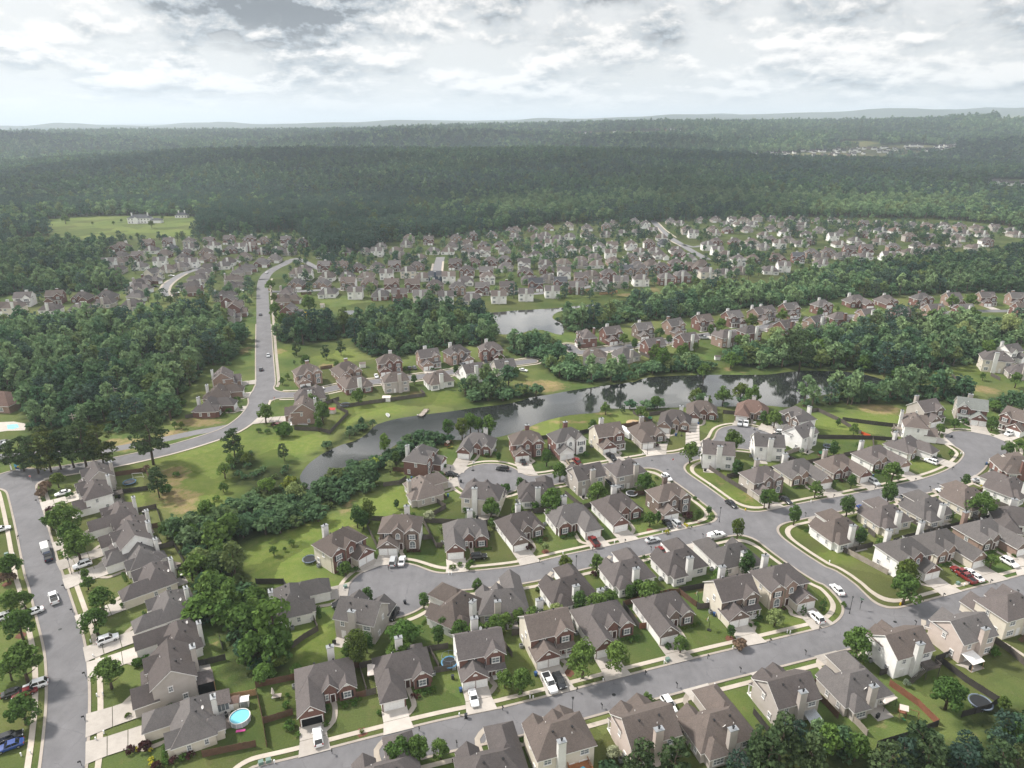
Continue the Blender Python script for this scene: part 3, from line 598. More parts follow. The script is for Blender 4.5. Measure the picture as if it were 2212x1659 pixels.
def wall_block(mb, x0, x1, y0, y1, ze, typ, p, front=1, z0=-0.4):
    zt = ze + OH * p - TH * 0.55
    mb.poly([(x0, y0, z0), (x1, y0, z0), (x1, y0, zt), (x0, y0, zt)], front)
    mb.poly([(x1, y0, z0), (x1, y1, z0), (x1, y1, zt), (x1, y0, zt)], 0); mb.poly([(x1, y1, z0), (x0, y1, z0), (x0, y1, zt), (x1, y1, zt)], 0); mb.poly([(x0, y1, z0), (x0, y0, z0), (x0, y0, zt), (x0, y1, zt)], 0)
    if typ == 'gx':
        za = ze + ((y1 - y0) / 2 + OH) * p - TH * 0.55; cy = (y0 + y1) / 2
        mb.poly([(x1, y0, zt), (x1, y1, zt), (x1, cy, za)], 0); mb.poly([(x0, y1, zt), (x0, y0, zt), (x0, cy, za)], 0)
    if typ == 'gy':
        za = ze + ((x1 - x0) / 2 + OH) * p - TH * 0.55; cx = (x0 + x1) / 2
        mb.poly([(x0, y0, zt), (x1, y0, zt), (cx, y0, za)], front); mb.poly([(x1, y1, zt), (x0, y1, zt), (cx, y1, za)], 0)
NRM = {'f': ((0, -1, 0), (1, 0, 0)), 'b': ((0, 1, 0), (-1, 0, 0)), 'l': ((-1, 0, 0), (0, -1, 0)), 'r': ((1, 0, 0), (0, 1, 0))}
def window_mb(fr, pn, x, y, z, w, h, face, shut=False, arch=False, cols=2, rows=2):
    n, u = map(Vector, NRM[face]); c = Vector((x, y, z)); k = Vector((0, 0, 1))
    def bar(cu, cz, hu, hz, hn, m=0): fr.obox(c + u * cu + k * cz + n * hn * 0.9, u * hu, n * hn, k * hz, m)
    bar(-w / 2, 0, .07, h / 2 + .07, .07); bar(w / 2, 0, .07, h / 2 + .07, .07); bar(0, -h / 2, w / 2 + .12, .08, .10)
    if not arch: bar(0, h / 2, w / 2 + .12, .09, .08)
    for i in range(1, cols): bar(-w / 2 + w * i / cols, 0, .03, h / 2, .045)
    for i in range(1, rows): bar(0, -h / 2 + h * i / rows, w / 2, .03, .045)
    P = [c + u * a + k * b + n * .03 for a, b in ((-w / 2, -h / 2), (w / 2, -h / 2), (w / 2, h / 2))]
    if arch:
        A = [c + u * (w / 2 * math.cos(t)) + k * (h / 2 + w / 2 * math.sin(t)) + n * .03 for t in [i * math.pi / 8 for i in range(9)]]
        P = P[:2] + A
        for a, b in zip(A, A[1:]): fr.obox((a + b) / 2 + n * .04, (b - a) / 2, n * .07, ((a + b) / 2 - c - k * h / 2).normalized() * .07)
    else: P.append(c - u * w / 2 + k * h / 2 + n * .03)
    pn.poly(P, 0)
    if shut:
        for sgn in (-1, 1): bar(sgn * (w / 2 + .32), 0, .21, h / 2 + .05, .05, 1)
TPL = {}
SPEC = {
 'a': dict(blocks=[(-7.5, 7.5, -1.6, 8.4, 2.9, 'hip', .80), (-7.4, -1.3, -8.5, 2.4, 2.9, 'gy', .80), (3.1, 7.35, -2.9, 2.4, 2.9, 'gy', .82), (-.7, 2.5, -2.5, 2.2, 3.5, 'gy', .95)],
     hide=[], garage=[(-4.35, -8.5, 4.9)], door=(1.4, -2.5), chim=(1.2, 2.8, 8.4, 9.4, 6.9), vents=[(-2.5, 5.0), (2.6, 5.0)],
     win=[(5.2, -2.9, 1.55, 1.7, 1.6, 'f', 1, 0), (-.1, -2.5, 1.7, .7, 1.5, 'f', 0, 0), (-7.5, 2.0, 1.6, 1.0, 1.4, 'l', 0, 0), (-7.5, 6.0, 1.6, 1.0, 1.4, 'l', 0, 0), (7.5, 3.0, 1.6, 1.1, 1.4, 'r', 0, 0), (-5, 8.4, 1.6, 2.3, 1.4, 'b', 0, 0), (5.2, 8.4, 1.6, 1.9, 1.4, 'b', 0, 0)],
     rdoor=(-1.2, 8.4), gv=[(-4.35, -8.5, 4.0), (5.2, -2.9, 3.95)]),
 'b': dict(blocks=[(-7.6, 7.2, -1.4, 8.2, 2.9, 'hip', .82), (-7.5, -1.2, -7.8, 3.0, 2.9, 'hip', .82), (1.6, 6.2, 8.2 - 3.2, 10.2, 2.85, 'hip', .8), (2.0, 6.6, -2.7, 3.0, 2.9, 'gy', .85)],
     hide=[], garage=[(-4.35, -7.8, 4.9)], door=(.4, -1.4), chim=(-1.2, .5, 8.2, 9.2, 7.1), vents=[(-2.4, 4.6), (1.9, 4.6)],
     win=[(4.3, -2.7, 1.6, 1.8, 1.7, 'f', 1, 0), (-7.6, 1.5, 1.6, 1.0, 1.4, 'l', 0, 0), (-7.6, 5.5, 1.6, 1.2, 1.4, 'l', 0, 0), (7.2, 2.0, 1.6, .9, 1.4, 'r', 0, 0), (7.2, 6.0, 1.6, .9, 1.4, 'r', 0, 0), (3.9, 10.2, 1.5, 2.6, 1.5, 'b', 0, 0), (-5, 8.2, 1.6, 2.0, 1.4, 'b', 0, 0)],
     rdoor=(-2.7, 8.2), gv=[(4.3, -2.7, 4.0)]),
 'c': dict(blocks=[(-5.6, 5.6, -2.6, 6.2, 5.6, 'gx', .68), (.9, 5.4, -3.5, 1.5, 5.6, 'gy', .75), (-5.5, .5, -6.6, -1.8, 2.7, 'gy', .72)],
     hide=[], porch=(.55, 5.5, -5.0, -2.6, 2.75), garage=[(-4.0, -6.6, 2.5), (-1.0, -6.6, 2.5)], door=(1.6, -3.5), chim=(-.9, .8, 6.2, 7.2, 9.0), vents=[(-2.2, 3.0), (2.4, 3.0)],
     win=[(3.15, -3.5, 4.4, 1.7, 1.5, 'f', 1, 0), (3.9, -3.5, 1.5, 1.5, 1.5, 'f', 0, 0), (-2.4, -2.6, 4.7, 1.0, 1.2, 'f', 1, 0), (-5.6, 1.0, 4.4, .8, 1.3, 'l', 0, 0), (-5.6, 3.6, 1.5, .9, 1.3, 'l', 0, 0), (5.6, 1.0, 4.4, .8, 1.2, 'r', 0, 0), (5.6, 3.8, 1.5, .9, 1.4, 'r', 0, 0), (-3.6, 6.2, 4.4, 1.9, 1.3, 'b', 0, 0), (3.3, 6.2, 4.4, 1.0, 1.4, 'b', 0, 0), (-3.6, 6.2, 1.5, 1.7, 1.5, 'b', 0, 0)],
     rdoor=(3.2, 6.2), gv=[(3.15, -3.5, 6.55), (-2.5, -6.6, 3.7)]),
 'd': dict(blocks=[(-6.2, 6.2, -2.8, 6.4, 5.6, 'hip', .78), (2.0, 6.1, -3.7, 1.6, 5.6, 'gy', .82), (-2.1, 1.3, -3.4, 1.6, 5.9, 'gy', .85), (-6.1, -.3, -6.8, -1.9, 2.7, 'gy', .72)],
     hide=[], garage=[(-4.6, -6.8, 2.4), (-1.75, -6.8, 2.4)], door=(.45, -3.4), chim=(.6, 2.2, 6.4, 7.4, 9.3), vents=[(-2.3, 3.2), (2.0, 3.2)],
     win=[(4.05, -3.7, 4.4, 1.7, 1.5, 'f', 1, 0), (4.05, -3.7, 1.5, 1.7, 1.6, 'f', 0, 1), (-.4, -3.4, 4.3, 1.2, 1.2, 'f', 0, 1), (-4.0, -2.8, 4.7, 1.1, 1.2, 'f', 1, 0), (-6.2, 1.0, 4.4, .8, 1.4, 'l', 0, 0), (-6.2, 4.0, 1.5, .9, 1.3, 'l', 0, 0), (6.2, 1.0, 4.4, .9, 1.4, 'r', 0, 0), (6.2, 4.2, 1.5, .9, 1.4, 'r', 0, 0), (-4.0, 6.4, 4.4, 1.8, 1.3, 'b', 0, 0), (4.2, 6.4, 4.4, 1.5, 1.3, 'b', 0, 0), (-4.0, 6.4, 1.5, 2.2, 1.5, 'b', 0, 0), (4.4, 6.4, 1.5, 1.6, 1.4, 'b', 0, 0)],
     rdoor=(-1.2, 6.4), gv=[(4.05, -3.7, 6.6), (-3.2, -6.8, 3.7)]),
}
FIT = {'a': (.82, .84), 'b': (.82, .84), 'c': (.93, .92), 'd': (.94, .87)}
PIT = {'a': 1.12, 'b': 1.12, 'c': 1.12, 'd': 1.05}
for k_, s_ in SPEC.items():                          # footprints as they measure on the ground
    fx_, fy_ = FIT[k_]
    s_['blocks'] = [(a * fx_, b * fx_, c * fy_, d * fy_, e, ty, p * PIT[k_]) for a, b, c, d, e, ty, p in s_['blocks']]
    s_['garage'] = [(a * fx_, b * fy_, c * (.86 if k_ in 'ab' else .93)) for a, b, c in s_['garage']]; s_['door'] = (s_['door'][0] * fx_, s_['door'][1] * fy_); s_['rdoor'] = (s_['rdoor'][0] * fx_, s_['rdoor'][1] * fy_)
    a, b, c, d, e = s_['chim']; s_['chim'] = (a * fx_, a * fx_ + (b - a), c * fy_, c * fy_ + (d - c), e)
    s_['vents'] = [(a * fx_, b * fy_) for a, b in s_['vents']]; s_['gv'] = [(a * fx_, b * fy_, c) for a, b, c in s_['gv']]
    s_['win'] = [(w[0] * fx_, w[1] * fy_, w[2], w[3] * (.9 if k_ in 'ab' else 1), *w[4:]) for w in s_['win']]
    if 'porch' in s_: a, b, c, d, e = s_['porch']; s_['porch'] = (a * fx_, b * fx_, c * fy_, d * fy_, e)
def template(typ, mir, lod):
    key = (typ, mir, lod)
    if key in TPL: return TPL[key]
    s = SPEC[typ]; out = []                          # (name, mesh, child list)
    def done(mb, name, mats, smooth=False):
        if mir: mb.v = [(-x, y, z) for x, y, z in mb.v]; mb.f = [tuple(reversed(f)) for f in mb.f]
        return mb.me(name, mats, smooth)
    wl, rf = MB(), MB()
    for i, b in enumerate(s['blocks']):
        wall_block(wl, *b); roof_block(rf, *b)
    posts = []
    if 'porch' in s:
        x0, x1, y0, y1, z = s['porch']; A, B, Cc, D = (x0, y0, z), (x1, y0, z), (x1, y1, z + 1.0), (x0, y1, z + 1.0)
        rf.poly([A, B, Cc, D], 0); dn = lambda q: (q[0], q[1], q[2] - .18)
        rf.poly([dn(q) for q in (D, Cc, B, A)], 1)
        for a, b in ((A, B), (B, Cc), (D, A)): rf.poly([dn(a), dn(b), b, a], 1)
        wl.box(x0, x1, y0 + .1, y1 - .01, -.3, .12, 2, 'bk')
        for px in (x0 + .5, (x0 + x1) / 2, x1 - .3):
            mb = MB(); mb.box(px - .12, px + .12, y0 + .15, y0 + .39, .12, z + .02); posts.append(mb)
    out.append(('wall', done(wl, 'wall', [SIDE['w'], SIDE['r'], TRIM]), []))
    out.append(('roof', done(rf, 'roof', [ROOFS[0], TRIM]), []))
    for mb in posts: out.append(('porch_post', done(mb, 'porch_post', [TRIM]), []))
    x0, x1, y0, y1, zt = s['chim']; ch, cp_, fl = MB(), MB(), MB()
    ch.box(x0, x1, y0 + .01, y1, -.3, zt, 0); cp_.box(x0 - .1, x1 + .1, y0 - .08, y1 + .1, zt, zt + .16)
    fl.tube([((x0 + x1) / 2, (y0 + y1) / 2, zt + .16), ((x0 + x1) / 2, (y0 + y1) / 2, zt + .6)], .17, 8); fl.tube([((x0 + x1) / 2, (y0 + y1) / 2, zt + .6), ((x0 + x1) / 2, (y0 + y1) / 2, zt + .72)], .28, 8)
    kids = [('chimney_cap', done(cp_, 'chimney_cap', [METAL]))]
    if lod == 0: kids.append(('flue', done(fl, 'flue', [BLACK])))
    out.append(('chimney', done(ch, 'chimney', [SIDE['w']]), kids))
    for gx, gy, gw in s['garage']:
        g = MB(); fr = MB()
        for r in range(4): g.box(gx - gw / 2, gx + gw / 2, gy - .05, gy + .02, .03 + r * .54, .03 + r * .54 + .52, 0)
        for sx in (-1, 1): fr.box(gx + sx * (gw / 2 + .08) - .09, gx + sx * (gw / 2 + .08) + .09, gy - .08, gy + .01, 0, 2.3)
        fr.box(gx - gw / 2 - .17, gx + gw / 2 + .17, gy - .09, gy + .01, 2.18, 2.36)
        out.append(('garage_door', done(g, 'garage_door', [GARAGE]), [('door_frame', done(fr, 'door_frame', [TRIM]))] if lod == 0 else []))
    if lod < 2:
        for (dx, dy), n in ((s['door'], 'f'), (s['rdoor'], 'b')):
            d, fr = MB(), MB(); sg = -1 if n == 'f' else 1
            d.box(dx - .45, dx + .45, min(dy, dy + sg * .06), max(dy, dy + sg * .06), .1, 2.15)
            for q in (-.52, .52): fr.box(dx + q - .08, dx + q + .08, min(dy, dy + sg * .09), max(dy, dy + sg * .09), .05, 2.3)
            fr.box(dx - .44, dx + .44, min(dy, dy + sg * .09), max(dy, dy + sg * .09), 2.16, 2.3)
            out.append(('door', done(d, 'door', [DOORM if n == 'f' else TRIM]), [('door_frame', done(fr, 'door_frame', [TRIM]))] if lod == 0 else []))
    W_ = s['win'] if lod < 2 else [w for i, w in enumerate(s['win']) if w[5] in 'fb' or i % 2]
    for (x, y, z, w, h, f, sh, ar) in W_:
        fr, pn = MB(), MB(); window_mb(fr, pn, x, y, z, w, h, f, sh, ar, 3 if w > 2 else 2)
        if lod == 0: out.append(('window', done(fr, 'window', [TRIM, SHUT]), [('pane', done(pn, 'pane', [GLASS]))]))
        else:
            for P in pn.f: fr.poly([pn.v[i] for i in P], 2)
            out.append(('window', done(fr, 'window', [TRIM, SHUT, GLASS]), []))
    if lod < 2:
        main = s['blocks'][0]; x0, x1, y0, y1, ze, ty, p = main; cy = (y0 + y1) / 2; hd = (y1 - y0) / 2 + OH
        rz = lambda y: ze + (hd - abs(y - cy)) * p
        for vx, vy in s['vents']:
            mb = MB(); z = rz(vy); mb.tube([(vx, vy, z - .1), (vx, vy, z + .28)], .13, 8); mb.tube([(vx, vy, z + .28), (vx, vy, z + .42)], [.27, .17], 8)
            out.append(('roof_vent', done(mb, 'roof_vent', [BLACK]), []))
        for vx, vy in ((x0 + hd * .9, cy + hd * .45), (x1 - hd * .8, cy - hd * .4)):
            mb = MB(); z = rz(vy); mb.tube([(vx, vy, z - .1), (vx, vy, z + .34)], .07, 6); out.append(('vent_pipe', done(mb, 'vent_pipe', [TRIM]), []))
        for gx, gy, gz in s['gv']:
            mb = MB(); n = 9; mb.poly([(gx + .5 * math.cos(i * math.pi / (n - 1)), gy - .06, gz + .55 * math.sin(i * math.pi / (n - 1))) for i in range(n)], 0)
            mb.box(gx - .56, gx + .56, gy - .09, gy + .01, gz - .1, gz); out.append(('gable_vent', done(mb, 'gable_vent', [TRIM]), []))
    TPL[key] = out; return out
HOUSES = []                                          # dict per house
def ordinal(n): return ['first', 'second', 'third', 'fourth', 'fifth', 'sixth', 'seventh', 'eighth', 'ninth', 'tenth', 'eleventh', 'twelfth', 'thirteenth', 'fourteenth', 'fifteenth', 'sixteenth', 'seventeenth', 'eighteenth', 'nineteenth', 'twentieth'][n - 1] if n <= 20 else {21: 'twenty-first', 22: 'twenty-second', 23: 'twenty-third', 24: 'twenty-fourth', 25: 'twenty-fifth', 26: 'twenty-sixth', 27: 'twenty-seventh', 28: 'twenty-eighth', 29: 'twenty-ninth', 30: 'thirtieth'}.get(n, 'thirty-%s' % (['first', 'second', 'third', 'fourth', 'fifth', 'sixth', 'seventh', 'eighth', 'ninth'][n - 31] if 31 <= n <= 39 else n))
def rank_phrase(i, n):
    k = i + 1
    if n == 1: return 'lone'
    if k == 1: return 'leftmost'
    if k == n: return 'rightmost'
    if k <= (n + 1) // 2: return ordinal(k) + '-from-left'
    return ordinal(n - k + 1) + '-from-right'
def nearest_street(x, y, names=None):
    best = None
    for n, (P, hw) in ST.items():
        if names and n not in names: continue
        A = P[:-1]; B = P[1:]; V = B - A; L = (V ** 2).sum(1) + 1e-9
        t = np.clip(((x - A[:, 0]) * V[:, 0] + (y - A[:, 1]) * V[:, 1]) / L, 0, 1); Q = A + V * t[:, None]; d = np.hypot(x - Q[:, 0], y - Q[:, 1]); i = int(d.argmin())
        if best is None or d[i] < best[0]: best = (d[i], n, Q[i], V[i] / math.sqrt(L[i]))
    for i, (cc, r) in enumerate(CIRC):
        if names and ('circle%d' % i) not in names: continue
        d = math.hypot(x - cc[0], y - cc[1]); q = np.array([x - cc[0], y - cc[1]]) / d
        if names and ('circle%d' % i) in names: c_ = (d - r + 3.8, 'circle', np.array(cc), np.array([-q[1], q[0]])); best = c_ if best is None or c_[0] < best[0] else best
    return best
def make_house(h):
    x, y = h['xy']; lod = h['lod']; root = empty('house', (x, y, 0), h['rz']); root.scale = (h['s'],) * 3
    side, front = SIDE[h['cols'][0]], SIDE[h['cols'][1]]; roof = h['roof']; chim = SIDE['q' if h['cols'][0] in 'wc' and h['typ'] != 'x' else h['cols'][0]]
    if h['cols'][0] in 'rts' and random.random() < .6: chim = SIDE['q']
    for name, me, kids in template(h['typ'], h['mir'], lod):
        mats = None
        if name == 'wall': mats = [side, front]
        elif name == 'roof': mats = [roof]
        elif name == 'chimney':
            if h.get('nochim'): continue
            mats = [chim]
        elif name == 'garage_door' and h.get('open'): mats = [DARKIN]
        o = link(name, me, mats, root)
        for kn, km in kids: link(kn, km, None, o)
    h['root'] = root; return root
def add_rows(rows):
    for phrase, facing, lod, scale, data in rows:
        row = []
        for seg in data.split('/'):
            hd, body = seg.split(':'); c, r = map(int, hd.split(','))
            for it in body.split(';'):
                it = it.split()
                if not it: continue
                u, v, typ, cols = float(it[0]), float(it[1]), it[2], it[3]; opt = it[4:]
                if len(cols) == 1: cols *= 2
                zc = {'a': 3.6, 'b': 3.9, 'c': 4.8, 'd': 5.0}[typ] * scale
                fx, fy = F(c, r, u, v); x, y = ground(fx, fy, zc); y += (2.7, 1.8, 1.0)[lod]
                h = dict(xy=(x, y), typ=typ, cols=cols, px=(fx, fy), lod=lod, s=scale * random.uniform(.97, 1.04), mir=False, roof=random.choice(ROOFS), phrase=phrase, extra=[])
                fc = facing
                for o in opt:
                    if o == 'm': h['mir'] = True
                    elif o == 'k': h['roof'] = ROOF_DARK
                    elif o == 'G': h['roof'] = ROOF_GREEN
                    elif o == 'B': h['roof'] = ROOF_RUST
                    elif o == 'L': h['roof'] = ROOF_LIGHT
                    elif o == 'x': h['nochim'] = True
                    elif o == 'o': h['open'] = True
                    elif o[0] == '@': fc = o[1:]
                    elif o[0] == 's': h['s'] *= float(o[1:])
                    else: h['extra'].append(o)
                if lod and not any(o == 'm' for o in opt): h['mir'] = random.random() < .5
                try: h['rz'] = R(float(fc)) + (random.uniform(-.06, .06) if lod else 0)
                except ValueError:
                    d, n, q, tg = nearest_street(x, y, fc.split('|') if fc != 'auto' else None); h['street'] = n
                    nr = np.array([-tg[1], tg[0]]); nr = nr if np.dot(nr, q - np.array([x, y])) > 0 else -nr; h['rz'] = math.atan2(nr[0], -nr[1])
                row.append(h)
        row.sort(key=lambda h: h['px'][0])
        for i, h in enumerate(row):
            rk = rank_phrase(i, len(row)); nst = 'two-storey ' if h['typ'] in 'cd' else 'one-storey '
            a, b = SIDE_NAME[h['cols'][0]], SIDE_NAME[h['cols'][1]]
            look = a + ' ' + nst + 'house' if h['cols'][0] == h['cols'][1] else f'{a} {nst}house with {b} front'
            h['short'] = f'{rk} house {phrase}'; h['label'] = f'{look}, {rk} {phrase}'
            HOUSES.append(h)

def build_houses(limit):
    order = sorted(HOUSES, key=lambda h: depth(h['xy'][0], h['xy'][1], 3)); mats = {}; mb = MB()
    def mi(m): return mats.setdefault(m, len(mats))
    for i, h in enumerate(order):
        if i < limit:
            root = make_house(h); tag(root, h['label'], 'house', 'houses ' + h['phrase'], at=(h['xy'][0], h['xy'][1], 3)); continue
        h['single'] = False; side, front = SIDE[h['cols'][0]], SIDE[h['cols'][1]]; c, s = math.cos(h['rz']) * h['s'], math.sin(h['rz']) * h['s']
        for name, me, kids in template(h['typ'], h['mir'], 2):
            ov = {'wall': [side, front], 'roof': [h['roof']], 'chimney': [SIDE['q']]}.get(name, [])
            for q in [(me, ov)] + [(k, []) for _, k in kids]:
                M = [q[1][j] if j < len(q[1]) else m for j, m in enumerate(q[0].materials)]; V = [v.co for v in q[0].vertices]
                for p in q[0].polygons: mb.poly([(h['xy'][0] + c * V[k].x - s * V[k].y, h['xy'][1] + s * V[k].x + c * V[k].y, V[k].z * h['s']) for k in p.vertices], mi(M[p.material_index]))
    o = link('distant_houses', mb.me('distant_houses', list(mats))); o['kind'] = 'stuff'; o['category'] = 'houses'; o['label'] = 'roofs of the farthest houses crowded below the dark woods'
